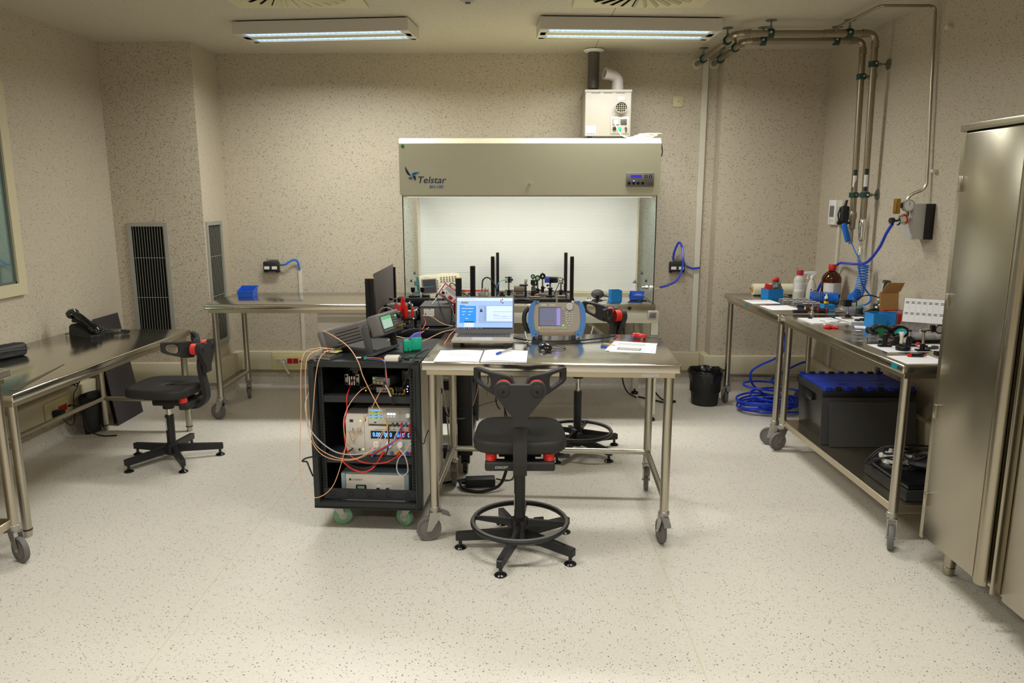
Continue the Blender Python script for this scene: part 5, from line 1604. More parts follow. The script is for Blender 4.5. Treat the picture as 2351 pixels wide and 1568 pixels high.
# generic optical mounts
def base_clamp(t, r=.018, m='anodised'):
    MB().rbox(-.032, .032, -.014, .014, 0, .009, .002, 1).build('base_clamp', m, t)
def optic(name, label, loc, rz, h, kind, post_m='post_steel', hold=.045, cat='optical mount', lens='lens_green', group='optics on the breadboards', size=.017):
    t = thing(name, label, cat, loc, rz, group)
    base_clamp(t, m='stage_grey' if kind != 'bare' else 'anodised')
    hd = MB().lathe([(.0125, .009), (.0125, hold), (.0105, hold + .002)], n=16).build('post_holder', 'anodised', t)
    MB().cyl((.012, 0, hold - .012), (.024, 0, hold - .012), .006, n=10).build('thumb_screw', 'black_plastic', hd)
    MB().cyl((0, 0, hold), (0, 0, h), .0063, n=12).build('post', post_m, t)
    if kind in ('lens', 'iris', 'ring'):
        MB().lathe([(size * .72, -.005), (size, -.005), (size, .005), (size * .72, .005), (size * .72, -.005)], (0, 0, h + size), 24, 'y').build('lens_ring', 'anodised', t)
        if kind == 'lens':
            MB().lathe([(0, -.003), (size * .5, -.0025), (size * .73, 0), (size * .5, .0025), (0, .003)], (0, 0, h + size), 20, 'y').build('lens', lens, t)
        if kind == 'iris':
            MB().ring((0, -.001, h + size), size * .3, size * .72, .002).build('iris_leaf', 'gloss_black', t)
            MB().cyl((0, 0, h + 2 * size - .002), (0, 0, h + 2 * size + .010), .002, n=8).build('iris_lever', 'anodised', t)
    elif kind == 'kinematic':
        MB().rbox(-.021, .021, -.006, .006, h, h + .042, .003).build('front_plate', 'anodised', t)
        MB().rbox(-.021, .021, .012, .020, h, h + .042, .003).build('rear_plate', 'anodised', t)
        for x, z in ((-.016, .036), (.016, .036), (-.016, .006)):
            MB().cyl((x, .02, h + z), (x, .038, h + z), .0055, n=10).cyl((x, -.006, h + z), (x, .02, h + z), .003, n=8).build('adjuster', 'anodised', t)
        MB().lathe([(0, -.007), (.012, -.007), (.012, -.005)], (0, 0, h + .021), 18, 'y').build('mirror', lens, t)
    elif kind == 'fibre':
        for z in (0, .032):
            MB().cyl((-.026, 0, h + z), (.022, 0, h + z), .0035, n=8).cyl((-.026, 0, h + z), (-.017, 0, h + z), .007, n=10).cyl((.014, 0, h + z), (.022, 0, h + z), .007, n=10).build('adjuster', 'anodised', t)
        MB().rbox(-.008, .012, -.012, .012, h - .004, h + .040, .003).build('mount_block', 'anodised', t)
        MB().cyl((.012, 0, h + .016), (.032, 0, h + .016), .008, n=12).build('collimator', 'anodised', t)
        MB().cyl((-.05, -.004, h + .012), (-.008, 0, h + .016), .003, n=8).build('fibre_boot', 'fibre_green', t)
    elif kind == 'block':
        MB().rbox(-.016, .016, -.016, .016, h, h + .034, .002).build('mount_block', 'anodised', t)
        MB().cyl((0, -.02, h + .017), (0, .02, h + .017), .012, n=14).build('barrel', 'anodised', t)
    elif kind == 'silver':
        MB().rbox(-.018, .016, -.012, .012, h, h + .036, .003).build('mount_block', 'chrome', t)
        MB().cyl((-.024, 0, h + .002), (.026, 0, h + .002), .005, n=10).build('adjuster', 'chrome', t)
        MB().cyl((.0, -.016, h + .02), (.0, .014, h + .02), .009, n=12).build('barrel', 'chrome', t)
    elif kind == 'bare':
        MB().cyl((0, 0, h - .002), (0, 0, h + .006), .009, n=12).build('cap', 'anodised', t)
    return t
# cluster beside the laser head
t = thing('lens_tube', 'grey cylindrical lens tube on the optical table beside the red drivers', 'lens tube', (-.715, 4.55, OZ), 0)
MB().lathe([(.034, -.075), (.034, -.06), (.040, -.058), (.040, .045), (.036, .048), (.036, .075)], (0, 0, .085), 24, 'x').build('barrel', 'dark_grey', t)
MB().rbox(-.03, .03, -.03, .03, 0, .05, .004).build('cradle', 'anodised', t)
MB().torus((.06, 0, .085), .043, .007, 'x', 28, 8).build('clamp_ring', 'gloss_black', t)
MB().lathe([(.0, .076), (.030, .076), (.030, .079), (0, .079)], (0, 0, .085), 20, 'x').build('end_lens', 'chrome', t)
t = thing('beam_isolator', 'stubby black barrel with chrome ring next to the laser head', 'lens tube', (-.616, 4.462, OZ), .0)
MB().lathe([(.028, -.02), (.036, -.015), (.036, .015), (.028, .02)], (0, 0, .075), 24, 'y').build('barrel', 'gloss_black', t)
MB().torus((0, -.02, .075), .024, .005, 'y', 24, 8).build('front_ring', 'chrome', t)
MB().cyl((0, 0, 0), (0, 0, .045), .012, n=14).build('post', 'anodised', t)
t = thing('translation_stage', 'black micrometer stage with two tall knurled knobs on the optical table', 'stage', (-.655, 4.735, OZ))
MB().rbox(-.10, .10, -.05, .05, .085, .135, .004).build('stage_plate', 'anodised', t)
MB().rbox(-.07, .075, -.04, .04, 0, .085, .004).build('stage_base', 'anodised', t)
MB().rbox(-.03, .04, -.03, .03, .135, .148, .003).rbox(.055, .10, -.02, .02, .135, .150, .003).build('carriage', 'anodised', t)
for x in (-.005, .055):
    k = MB().cyl((x, 0, .13), (x, 0, .175), .005, n=10).build('micrometer_spindle', 'chrome', t)
    MB().lathe([(.010, .165), (.013, .172), (.014, .196), (.0, .197)], (x, 0, 0), 16).build('micrometer_knob', 'gloss_black', k)
MB().cyl((-.10, -.01, .125), (-.135, -.01, .125), .004, n=8).cyl((-.135, -.01, .125), (-.155, -.01, .125), .010, n=12).build('side_screw', 'gloss_black', t)
for x in (-.05, .0, .045):
    MB().cyl((x, -.052, .02), (x, -.052, .08), .006, n=10).build('drive_screw', 'chrome', t)
optic('mirror_mount', 'mirror mount with greenish mirror beside the grey screen', (-.795, 4.64, OZ), .9, .055, 'kinematic', lens='lens_teal')
optic('mirror_mount', 'black mirror mount with brass adjusters nearest the generator screen', (-.80, 4.47, OZ), -.4, .035, 'kinematic', lens='brass')
optic('lens_mount', 'small bare post mount standing between the lens tube and the stage', (-.70, 4.66, OZ), 0, .09, 'bare')
optic('mirror_mount', 'round mirror mount with teal glass between the stage and the laser head', (-.545, 4.66, OZ), -.6, .075, 'kinematic', lens='lens_teal')
optic('lens_mount', 'dark ring lens mount behind the laser head under the beige oscilloscope', (-.50, 4.85, OZ), .5, .09, 'ring', size=.03)
optic('mirror_mount', 'black mirror mount partly hidden behind the analogue meter', (-.40, 4.88, OZ), .2, .09, 'kinematic', lens='lens_clear')
cable('copper-coloured coaxial cable arching behind the generator on the optical table', [(-.83, 4.40, .90), (-.82, 4.42, .98), (-.79, 4.44, 1.00), (-.75, 4.46, .985), (-.70, 4.44, .96)], .0022, 'wire_copper')
cable('copper-coloured coaxial cable from the driver holder past the laser head', [(-.555, 4.35, .965), (-.50, 4.32, .965), (-.44, 4.30, .93), (-.385, 4.29, .915), (-.33, 4.26, .915)], .0022, 'wire_copper')
cable('copper-coloured coaxial cable running from the green tool to behind the laptop', [(-.52, 3.86, .892), (-.47, 3.98, .90), (-.41, 4.08, .915), (-.35, 4.14, .92), (-.30, 4.2, .925)], .0022, 'wire_copper')
cable('thick black coaxial cable from the generator connector to behind the laptop', [(-.575, 3.66, .985), (-.53, 3.72, .992), (-.47, 3.80, .975), (-.40, 3.92, .955), (-.34, 4.05, .955), (-.30, 4.15, .97)], .0045, 'wire_black')
cable('red wire hanging beside the round driver holder', [(-.545, 4.33, .955), (-.53, 4.30, .93), (-.545, 4.20, .90), (-.565, 4.05, .88), (-.57, 3.98, .877)], .0025, 'wire_red')
cable('copper-coloured coaxial cable curving over the near table edge beside the laptop', [(-.375, 3.80, .903), (-.368, 3.90, .908), (-.352, 4.0, .925), (-.31, 4.12, .94)], .0022, 'wire_copper')
cable('copper-coloured coaxial cable lying across the rack top behind the generator', [(-.70, 3.98, .885), (-.66, 4.02, .90), (-.60, 4.0, .895), (-.55, 4.05, .90), (-.50, 4.2, .92)], .0022, 'wire_copper')
# cables below the tables
for i, (lab, pts, r, m) in enumerate((
        ('black lead sagging between rack and optical table, uppermost', [(-.44, 4.05, .60), (-.42, 4.1, .48), (-.38, 4.15, .40), (-.30, 4.2, .38)], .004, 'wire_black'),
        ('black lead hanging low behind the table leg', [(-.46, 4.0, .40), (-.44, 4.05, .27), (-.40, 4.1, .22), (-.33, 4.2, .215)], .005, 'wire_black'),
        ('white lead falling straight beside the rear table leg', [(-.44, 4.1, .82), (-.43, 4.12, .65), (-.40, 4.15, .40), (-.40, 4.17, .2), (-.44, 4.1, .08)], .005, 'wire_white'),
        ('white lead curling round the rear table leg', [(-.41, 4.12, .80), (-.42, 4.13, .60), (-.395, 4.14, .42), (-.36, 4.18, .30), (-.39, 4.15, .17), (-.45, 4.1, .10)], .004, 'wire_white'),
        ('black cable bundle beside the rack side', [(-.45, 4.05, .70), (-.43, 4.06, .62), (-.45, 4.05, .55), (-.42, 4.07, .58), (-.44, 4.04, .64), (-.41, 4.08, .72)], .006, 'wire_black'),
        ('black cable lying on the floor under the optical table', [(-.50, 4.1, .012), (-.40, 4.15, .010), (-.30, 4.2, .010), (-.18, 4.18, .010)], .007, 'wire_black'),
        ('thin black lead from behind the stool seat to the floor brick', [(.02, 4.5, .45), (.03, 4.4, .25), (.02, 4.32, .12), (-.02, 4.22, .012), (-.08, 4.19, .010), (-.12, 4.18, .02)], .005, 'wire_black'),
        ('copper-coloured coaxial cable with gilt plug dangling beside the black leg', [(-.22, 4.22, .62), (-.225, 4.22, .56), (-.24, 4.22, .50), (-.255, 4.22, .455)], .0022, 'wire_copper'),
        ('thin black lead stretching behind the stool backrest', [(-.50, 4.24, .44), (-.30, 4.24, .43), (-.18, 4.24, .46), (-.06, 4.25, .50), (.02, 4.3, .54)], .002, 'wire_black'),
        ('white lead looping from the hood bench behind the rear stool', [(.55, 5.3, .74), (.50, 5.3, .60), (.38, 5.3, .48), (.22, 5.35, .42), (.05, 5.4, .41)], .004, 'wire_white'),
        ('second white lead looping from the hood bench under the worktop', [(.70, 5.35, .74), (.62, 5.35, .58), (.48, 5.35, .45), (.30, 5.38, .385), (.10, 5.4, .385)], .004, 'wire_white'),
        ('black mains lead on the floor by the hood foot', [(1.10, 6.15, .30), (1.12, 6.1, .12), (1.20, 6.0, .012), (1.30, 5.95, .010), (1.22, 5.9, .010), (1.12, 5.98, .012), (1.02, 6.08, .012)], .007, 'wire_black'),
        ('black mains lead drooping behind the hood leg', [(.88, 6.1, .74), (.885, 6.1, .50), (.88, 6.1, .20), (.92, 6.08, .06), (1.0, 6.05, .012)], .006, 'wire_black'))):
    cable(lab, pts, r, m)
t = thing('brass_adapter', 'string of brass coaxial adapters hanging behind the stool backrest', 'connector', (-.165, 4.21, .52))
for i in range(5):
    MB().cyl((.002 * (i % 2), 0, i * .016), (.002 * (i % 2), 0, i * .016 + .013), .006 + .002 * (i % 2), n=10).build('adapter', 'brass', t)
cable('thin black lead holding the string of brass adapters', [(-.165, 4.21, .588), (-.17, 4.22, .70), (-.20, 4.265, .79), (-.25, 4.294, .82)], .003, 'wire_black')
for j, (lab, a, b) in enumerate((('black lead hanging behind the stool backrest toward the floor', (-.09, 4.3, .80), (-.07, 4.32, .30)), ('black lead slanting behind the stool from the optical table', (-.16, 4.28, .62), (-.04, 4.3, .30)), ('black lead crossing behind the stool backrest', (-.02, 4.3, .84), (-.12, 4.26, .50)))):
    cable(lab, [a, tuple((p * .6 + q * .4) + .012 for p, q in zip(a, b)), b, (b[0] + .02, b[1], b[2] - .08)], .004, 'wire_black')
t = thing('power_brick', 'black power brick on the floor under the laptop table', 'power adapter', (-.21, 4.12, 0), rad(6))
MB().rbox(-.085, .085, -.035, .035, .002, .052, .006).build('body', 'black_plastic', t)
MB().cyl((-.12, 0, .025), (-.085, 0, .025), .010, .013, n=12).build('plug', 'black_plastic', t)
cable('thick black lead curving up from the floor power brick', [(-.33, 4.12, .025), (-.30, 4.04, .012), (-.20, 4.01, .010), (-.10, 4.05, .03), (-.06, 4.10, .10), (-.05, 4.16, .17)], .009, 'wire_black')
# ================================================================ inside the hood
def box_open(name, label, cat, loc, rz, w_, d_, h, m, wall=.003, flare=1.0, group=None, cut=None):
    """open-topped storage bin with real walls; cut: lower front height"""
    t = thing(name, label, cat, loc, rz, group)
    a, b = w_ / 2, d_ / 2
    f = flare
    k = MB()
    hf = cut if cut else h
    o = [(-a, -b), (a, -b), (a, b), (-a, b)]
    top = [h if (y > 0 or not cut) else hf for x, y in o]
    vs = [(x, y, 0) for x, y in o] + [(x * f, y * f, top[i]) for i, (x, y) in enumerate(o)]
    i_ = [(x * (1 - wall / a), y * (1 - wall / b)) for x, y in o]
    vs += [(x * f, y * f, top[i]) for i, (x, y) in enumerate(i_)] + [(x, y, wall) for x, y in i_]
    fs = [(3, 2, 1, 0)]
    for i in range(4):
        j = (i + 1) % 4
        fs += [(i, j, 4 + j, 4 + i), (4 + i, 4 + j, 8 + j, 8 + i), (8 + i, 8 + j, 12 + j, 12 + i)]
    fs.append((12, 13, 14, 15))
    k.add(vs, fs).build('shell', m, t, smooth=0)
    if cut:
        k = MB()
        k.box(-a * f - .004, a * f + .004, b * f - .002, b * f + .006, h - .008, h)
        k.build('rear_rim', m, t)
        MB().box(-a * f - .004, a * f + .004, -b * f - .005, -b * f + .003, hf - .006, hf).build('front_rim', m, t)
    else:
        MB().box(-a + .012, a - .012, -b - .001, -b, .012, h - .012).build('label_recess', m, t)
    return t

BZ2 = BZ
t = thing('oscilloscope', 'beige oscilloscope with teal case and dark screen inside the hood', 'oscilloscope', (-.575, 5.66, BZ + .025), (rad(-8), rad(-3), rad(13)))
MB().rbox(-.155, .155, 0, .045, .0, .165, .008).build('front_bezel', 'instrument_beige', t)
k = MB().prism([(-.175, .0), (.155, .0), (.155, .160), (-.165, .160), (-.165, .135), (-.185, .130), (-.185, .10), (-.165, .095), (-.165, .055), (-.19, .05), (-.19, .02), (-.175, .015)], .045, .13, 'y')
k.build('rear_case', 'teal_plastic', t)
MB().rbox(-.140, -.025, -.004, .002, .028, .140, .004).build('screen_frame', 'mid_grey', t)
MB().box(-.130, -.034, -.006, -.003, .034, .132).build('screen', 'screen_dark', t)
MB().box(-.128, -.05, -.0066, -.006, .078, .080).build('trace', 'lens_teal', t)
for i in range(5):
    MB().rbox(-.022, -.013, -.005, 0, .035 + i * .020, .045 + i * .020, .002, 1).build('key', 'mid_grey', t)
for i in range(6):
    for j in range(3):
        MB().rbox(.005 + i * .022, .017 + i * .022, -.005, 0, .108 + j * .015, .116 + j * .015, .002, 1).build('key', 'stage_grey' if j else 'mid_grey', t)
MB().box(.0, .135, -.0012, 0, .102, .1035).build('print', 'coherent_side', t)
for i in range(4):
    knob(t, .015 + i * .034, .085, 0, .009, 'instrument_white')
    dot(t, 'print', .015 + i * .034, .070, 0, .004, ('label_yellow', 'ink_red', 'ink_blue', 'tool_green')[i])
    knob(t, .015 + i * .034, .052, 0, .009, 'instrument_white')
    MB().cyl((.015 + i * .034, -.014, .020), (.015 + i * .034, 0, .020), .007, n=12).build('connector', 'chrome', t)
MB().rbox(-.14, .16, .02, .05, .165, .172, .003).build('carry_bar', 'instrument_beige', t)
text('lettering', 'Tektronix', t, 'ink_blue', (-.10, -.0012, .150), size=.010, width=.04)
for lab, pts in (('black probe lead curling from the oscilloscope inputs', [(-.50, 5.63, .93), (-.50, 5.58, 1.01), (-.47, 5.57, 1.015), (-.43, 5.57, .98), (-.39, 5.58, .955)]),
                 ('second black probe lead at the oscilloscope foot', [(-.45, 5.63, .91), (-.44, 5.57, .945), (-.40, 5.55, .95), (-.36, 5.56, .92), (-.33, 5.57, .90)])):
    cable(lab, pts, .0035, 'wire_black')
t = thing('mounting_strip', 'thin steel strip lying across the oscilloscope top', 'strip', (-.44, 5.72, 1.085))
MB().rbox(-.04, .10, -.004, .004, 0, .003, .001, 1).build('strip', 'steel', t)
t = thing('control_box', 'low red-edged electronics tray beside the oscilloscope', 'instrument', (-.345, 5.915, BZ))
MB().rbox(-.10, .12, -.06, .06, 0, .055, .004).build('case', 'light_grey', t)
MB().box(-.10, .12, -.062, -.060, .04, .05).build('red_edge', 'red', t)
for i in range(5):
    MB().rbox(-.08 + i * .04, -.06 + i * .04, -.066, -.06, .008, .03, .002, 1).build('component', ('brass', 'dark_grey', 'lid_blue', 'chrome', 'tool_green')[i], t)
t = thing('connector_box', 'small black junction box with two upright connectors and red mark', 'junction box', (-.245, 5.50, BZ))
MB().rbox(-.032, .032, -.025, .025, 0, .048, .003).build('case', 'black_plastic', t)
rect(t, 'print', 'ink_red', -.010, .008, .040, .044, -.025)
for x in (-.014, .010):
    MB().cyl((x, 0, .048), (x, 0, .078), .006, n=10).cyl((x, 0, .078), (x + .002, 0, .105), .0075, .005, n=10).build('connector', 'chrome', t)
cable('black coaxial lead arching out of the small black junction box', [(-.255, 5.50, .99), (-.25, 5.50, 1.05), (-.215, 5.50, 1.07), (-.175, 5.49, 1.04), (-.15, 5.48, .98), (-.145, 5.46, .90), (-.14, 5.44, .89)], .005, 'wire_black')
cable('black lead looping behind the slotted post near the hood', [(-.30, 5.3, .885), (-.29, 5.33, .93), (-.27, 5.42, .945), (-.255, 5.47, .91)], .004, 'wire_black')

# breadboard in the hood
BX0, BX1, BY0, BY1 = -.165, .395, 5.53, 5.96
BT = thing('breadboard', 'black optics breadboard on rails on the hood worktop', 'breadboard', ((BX0 + BX1) / 2, (BY0 + BY1) / 2, BZ))
MB().rbox(BX0, BX1, BY0, BY1, BZ + .018, BZ + .030, .002, 1).build('plate', 'anodised', BT, True)
for y in (BY0 - .02, BY1 + .01):
    MB().rbox(BX0 - .03, BX1 + .03, y - .012, y + .012, BZ + .014, BZ + .030, .002, 1).build('rail', 'anodised', BT, True)
    MB().rbox(BX0 - .01, BX1 + .01, y - .010, y + .010, BZ, BZ + .014, .002, 1).build('foot_rail', 'black_metal', BT, True)
MB().box(BX0, BX1, BY0 - .0325, BY0 - .032, BZ + .026, BZ + .029).build('edge_trim', 'aluminium', BT, True)
PZ0 = BZ + .030
for lab, x, y, w_, z1 in (('black slotted post at the near corner of the hood breadboard beside the fibre mount', BX0 - .012, BY0 - .02, .027, 1.222),
                      ('black slotted post at the rear corner of the hood breadboard behind the fibre mount', BX0 + .012, BY1 + .01, .024, 1.218),
                      ('black slotted post at the rear corner of the hood breadboard behind the blue camera', BX1 - .006, BY1 + .01, .026, 1.218),
                      ('black slotted post at the near corner of the hood breadboard beside the silver mount', BX1 + .010, BY0 - .02, .027, 1.222)):
    rail_post(lab, x, y, PZ0, z1, w_)
solo(MB().box(BX0 - .002, BX0 + .002, BY0 + .0, BY1 - .006, PZ0 + .001, 1.20), 'screen_panel', 'light_grey', 'pale upright panel between the two posts behind the fibre mount', 'screen')
OZ2 = PZ0
optic('fibre_mount', 'black fibre mount with green boot and knurled screws on the hood breadboard', (-.060, 5.60, OZ2), 0, .112, 'fibre', hold=.05)
t = thing('micrometer_base', 'small black micrometer stage at the foot of the fibre mount', 'stage', (-.110, 5.565, OZ2))
MB().rbox(-.02, .022, -.018, .018, 0, .022, .003).rbox(-.012, .012, -.014, .014, .022, .04, .003).build('body', 'anodised', t)
MB().cyl((-.02, 0, .010), (-.036, 0, .010), .006, n=10).build('micrometer', 'stage_grey', t)
t = thing('linear_stage', 'bronze-grey motor stage block with black top plate on the hood breadboard', 'stage', (.020, 5.66, OZ2))
MB().rbox(-.045, .04, -.03, .03, .0, .012, .002).rbox(-.042, .040, -.03, .03, .034, .075, .003).rbox(-.03, .03, -.02, .02, .012, .034, .002).build('body', 'stage_grey', t)
MB().rbox(.040, .055, -.03, .03, .0, .075, .003).build('end_plate', 'anodised', t)
MB().rbox(.0, .065, -.03, .03, .078, .086, .002).build('top_plate', 'anodised', t)
MB().rbox(.038, .056, -.008, .008, .086, .104, .002).build('riser', 'lens_clear', t)
MB().rbox(.036, .060, -.010, .010, .104, .132, .002).build('sample_cell', 'light_grey', t)
MB().cyl((-.045, 0, .042), (-.11, 0, .042), .004, n=8).build('drive_rod', 'stage_grey', t)
optic('objective_mount', 'large black objective mount on a thick steel post in the hood', (.120, 5.58, OZ2), 0, .095, 'block', hold=.045)
optic('mirror_mount', 'black mirror mount with round green filter behind the objective mount', (.125, 5.80, OZ2), .3, .115, 'lens', hold=.05)
optic('lens_mount', 'large green lens in a black ring mount on the hood breadboard', (.160, 5.74, OZ2), .1, .105, 'lens', hold=.045, size=.021)
optic('mirror_mount', 'black two-screw mirror mount squeezed beside the green lens', (.135, 5.68, OZ2), .2, .075, 'kinematic', hold=.04)
optic('iris_mount', 'black iris diaphragm on a post beside the green lens', (.200, 5.80, OZ2), .5, .110, 'iris', hold=.055, size=.024)
t = optic('camera_mount', 'post holding the blue-fronted camera in the hood', (.252, 5.62, OZ2), 0, .100, 'bare', hold=.055)
MB().lathe([(.012, .055), (.020, .058), (.020, .064), (.012, .067)], n=16).build('post_collar', 'anodised', t)
MB().cyl((-.022, 0, .085), (0, 0, .085), .004, n=8).cyl((-.022, 0, .075), (-.022, 0, .09), .006, n=8).build('side_arm', 'anodised', t)
t = thing('laser_camera', 'black camera with bright blue front plate on a post in the hood', 'camera', (.262, 5.62, OZ2 + .106), rad(-18))
MB().rbox(-.042, .045, -.028, .028, 0, .042, .002).build('body', 'gloss_black', t)
MB().box(-.046, -.042, -.030, .028, -.001, .043).build('front_plate', 'lid_blue', t)
MB().box(-.046, -.008, -.0295, -.028, .001, .041).build('side_plate', 'lid_blue', t)
MB().cyl((-.030, -.032, .015), (-.030, -.0295, .015), .005, n=12).build('aperture', 'chrome', t)
text('lettering', 'THORLABS', t, 'label_white', (-.027, -.0300, .033), size=.006, width=.026)
cable('black camera lead with yellow collar inside the hood', [(.305, 5.60, OZ2 + .14), (.33, 5.60, OZ2 + .142), (.355, 5.62, OZ2 + .125), (.365, 5.66, OZ2 + .08), (.37, 5.70, OZ2 + .01)], .003, 'wire_black')
optic('detector_mount', 'chrome-coloured detector mount on a post beside the blue camera', (.334, 5.64, OZ2), 0, .098, 'silver', hold=.042)
cable('black lead slanting down from the chrome detector mount', [(.318, 5.66, OZ2 + .09), (.305, 5.70, OZ2 + .05), (.29, 5.74, OZ2 + .004)], .003, 'wire_black')
for lab, x, y, rz in (('flat steel clamp bar lying before the objective mount', .14, 5.55, .1), ('flat steel clamp bar lying behind the green lens', .225, 5.71, 0), ('flat steel clamp bar under the chrome detector mount', .335, 5.60, .05)):
    t = thing('clamp_bar', lab, 'clamp', (x, y, OZ2 + .0), rz, 'clamp bars on the hood breadboard')
    MB().rbox(-.036, .036, -.012, .012, 0, .010, .002, 1).build('bar', 'stage_grey', t)
cable('thin blue optical fibre falling from the fibre mount to the worktop', [(-.112, 5.595, OZ2 + .122), (-.14, 5.57, OZ2 + .10), (-.155, 5.53, OZ2 + .03), (-.158, 5.47, OZ2 - .02), (-.158, 5.44, .888)], .0025, 'fibre_blue')
cable('black lead slung under the breadboard front', [(-.06, 5.50, .895), (.02, 5.485, .912), (.10, 5.485, .905), (.16, 5.49, .895)], .004, 'wire_black')

# bench top, other side
t = thing('metal_clip', 'small silver ring clip lying on the hood worktop', 'clip', (.545, 5.62, BZ))
MB().torus((0, 0, .012), .011, .003, 'y', 18, 6).rbox(-.02, .02, -.008, .008, 0, .004, .001, 1).build('clip', 'chrome', t)
t = thing('rubber_blower', 'dark grey rubber air blower bulb on the hood worktop', 'blower', (.62, 5.72, BZ))
MB().ell((0, 0, .036), .050, .036, .036, 20, 12).build('bulb', 'dark_grey', t)
MB().cyl((.045, 0, .026), (.085, -.01, .016), .010, .004, n=12).build('nozzle', 'dark_grey', t)
t = thing('post_holder', 'short black post holder with side screw before the blower', 'post holder', (.605, 5.58, BZ))
MB().rbox(-.03, .03, -.012, .012, 0, .006, .001, 1).build('base', 'anodised', t)
MB().cyl((0, 0, .006), (0, 0, .046), .0125, n=16).build('barrel', 'anodised', t)
MB().cyl((-.012, 0, .03), (-.03, 0, .03), .006, n=10).build('thumb_screw', 'black_plastic', t)
box_open('storage_bin', 'square cyan storage bin standing on the hood worktop', 'bin', (.74, 5.60, BZ), rad(8), .082, .085, .082, 'cyan_bin')
box_open('storage_bin', 'low blue stacking bin with clear bag on the hood worktop', 'bin', (.91, 5.65, BZ + .008), rad(-12), .10, .12, .052, 'blue_bin', flare=1.10, cut=.034)
solo(MB().ell((.925, 5.66, BZ + .03), .035, .04, .016, 12, 8), 'plastic_bag', 'bag_clear', 'crumpled clear bag inside the low blue bin', 'bag')
solo(MB().rbox(.905, .975, 5.57, 5.62, BZ, BZ + .007, .002), 'black_case', 'gloss_black', 'flat black case under the low blue bin', 'case')
t = thing('air_nozzle', 'brass-coloured air nozzle with flared cone passing through the hood side glass', 'nozzle', (.945, 5.60, .985))
MB().cyl((-.01, 0, 0), (.065, 0, 0), .010, n=14).cyl((.02, 0, 0), (.034, 0, 0), .015, n=6).cyl((.05, 0, 0), (.06, 0, 0), .016, n=6).cyl((.065, 0, 0), (.125, 0, 0), .009, n=12).build('fitting', 'chrome', t)
MB().cyl((-.008, 0, 0), (-.058, 0, .042), .0045, n=10).build('arm', 'chrome', t)
MB().cyl((-.048, 0, .034), (-.070, 0, .050), .004, .020, n=18).build('cone', 'chrome', t)

# ================================================================ on the laptop table
ZC = .9
CM = Matrix.Translation((.171, 3.733, 0)) @ Matrix.Rotation(rad(-2.9), 4, 'Z')
# laptop on a low dock
t = thing('laptop', 'grey open laptop showing a pale blue program window on the steel table', 'laptop', (-.175, 3.86, ZC + .012), rad(-1.2))
MB().rbox(-.158, .158, -.115, .105, .004, .018, .004).build('base', 'analyser_grey', t)
MB().box(-.14, .14, -.01, .085, .0178, .0184).build('keyboard_well', 'mid_grey', t)
ky = MB().rbox(-.0088, .0088, -.0068, .0068, 0, .0022, .0008, 1).mesh('key', 'dark_grey')
for r in range(6):
    for c in range(14):
        link('key', ky, t, (-.13 + c * .02, -.004 + r * .0165, .0184))
MB().box(-.055, .05, -.105, -.022, .0179, .0183).build('touchpad', 'light_grey', t)
rect(t, 'sticker', 'red', -.125, -.105, .0, .0, 0) if False else MB().box(-.128, -.105, -.105, -.098, .018, .0184).build('sticker', 'magenta_red', t)
MB().box(-.147, -.137, -.105, -.096, .018, .0184).build('sticker', 'dark_grey', t)
MB().box(.142, .152, -.105, -.096, .018, .0184).build('sticker', 'ink', t)
for x in (-.13, .13):
    MB().rbox(x - .02, x + .02, -.11, .09, -.012, .004, .003).build('riser_foot', 'black_plastic', t)
Ms = Matrix.Translation((0, .105, .016)) @ Matrix.Rotation(rad(-14), 4, 'X')
ld_ = MB().rbox(-.158, .158, 0, .008, .0, .20, .004).xf(Ms).build('screen_lid', 'mid_grey', t)
def scr(name, m, x0, x1, z0, z1, lvl=1):
    MB().box(x0, x1, -.0004 * lvl - .0004, -.0004 * lvl, z0, z1).xf(Ms).build(name, m, ld_)
scr('display', 'screen_light', -.150, .150, .024, .192)
scr('screen_bar', 'screen_bar', -.150, .150, .024, .032, 2)
scr('screen_window', 'screen_azure', -.136, -.047, .056, .148, 2)
scr('screen_tab', 'screen_azure', -.136, -.108, .148, .1525, 2)
scr('screen_window', 'screen_soft', -.033, .149, .056, .152, 2)
scr('screen_plot', 'screen_panel', .010, .149, .066, .148, 3)
scr('screen_toolbar', 'screen_panel', -.150, .150, .176, .192, 2)
scr('screen_button', 'ink_grey', -.128, -.090, .161, .170, 3)
for i, (x0, x1, z) in enumerate(((-.124, -.060, .134), (-.122, -.100, .117), (-.088, -.064, .117), (-.122, -.110, .101), (-.088, -.077, .101), (-.104, -.088, .080))):
    scr('screen_field', 'white', x0, x1, z - .002, z + .002, 3)
for i, (x0, x1, z) in enumerate(((.045, .149, .118), (.045, .060, .104), (.045, .078, .099), (.045, .149, .093), (.095, .115, .087), (.045, .149, .081))):
    scr('screen_line', 'ink_grey' if i != 4 else 'ink_blue', x0, x1, z - .0005, z + .0005, 4)
for i in range(16):
    scr('screen_tick', 'ink_grey', -.003, .006, .068 + i * .005, .0695 + i * .005, 3)
scr('screen_popup', 'screen_panel', -.110, -.058, .034, .058, 4)
scr('screen_popup_bar', 'screen_bar', -.110, -.058, .058, .065, 4)
scr('screen_icon', 'ink', -.026, -.012, .116, .124, 3)
scr('screen_icon', 'ink', -.023, -.016, .124, .132, 3)
for x, z in ((.083, .182), (.092, .186), (.085, .172), (.094, .168)):
    scr('screen_picture', 'ink_red' if x < .09 else 'ink', x, x + .006, z - .006, z, 4)
for i in range(12):
    scr('screen_icon', ('white', 'ink_grey', 'screen_azure', 'label_white', 'tool_green', 'screen_soft')[i % 6], -.147 + i * .0115, -.142 + i * .0115, .0262, .0300, 4)
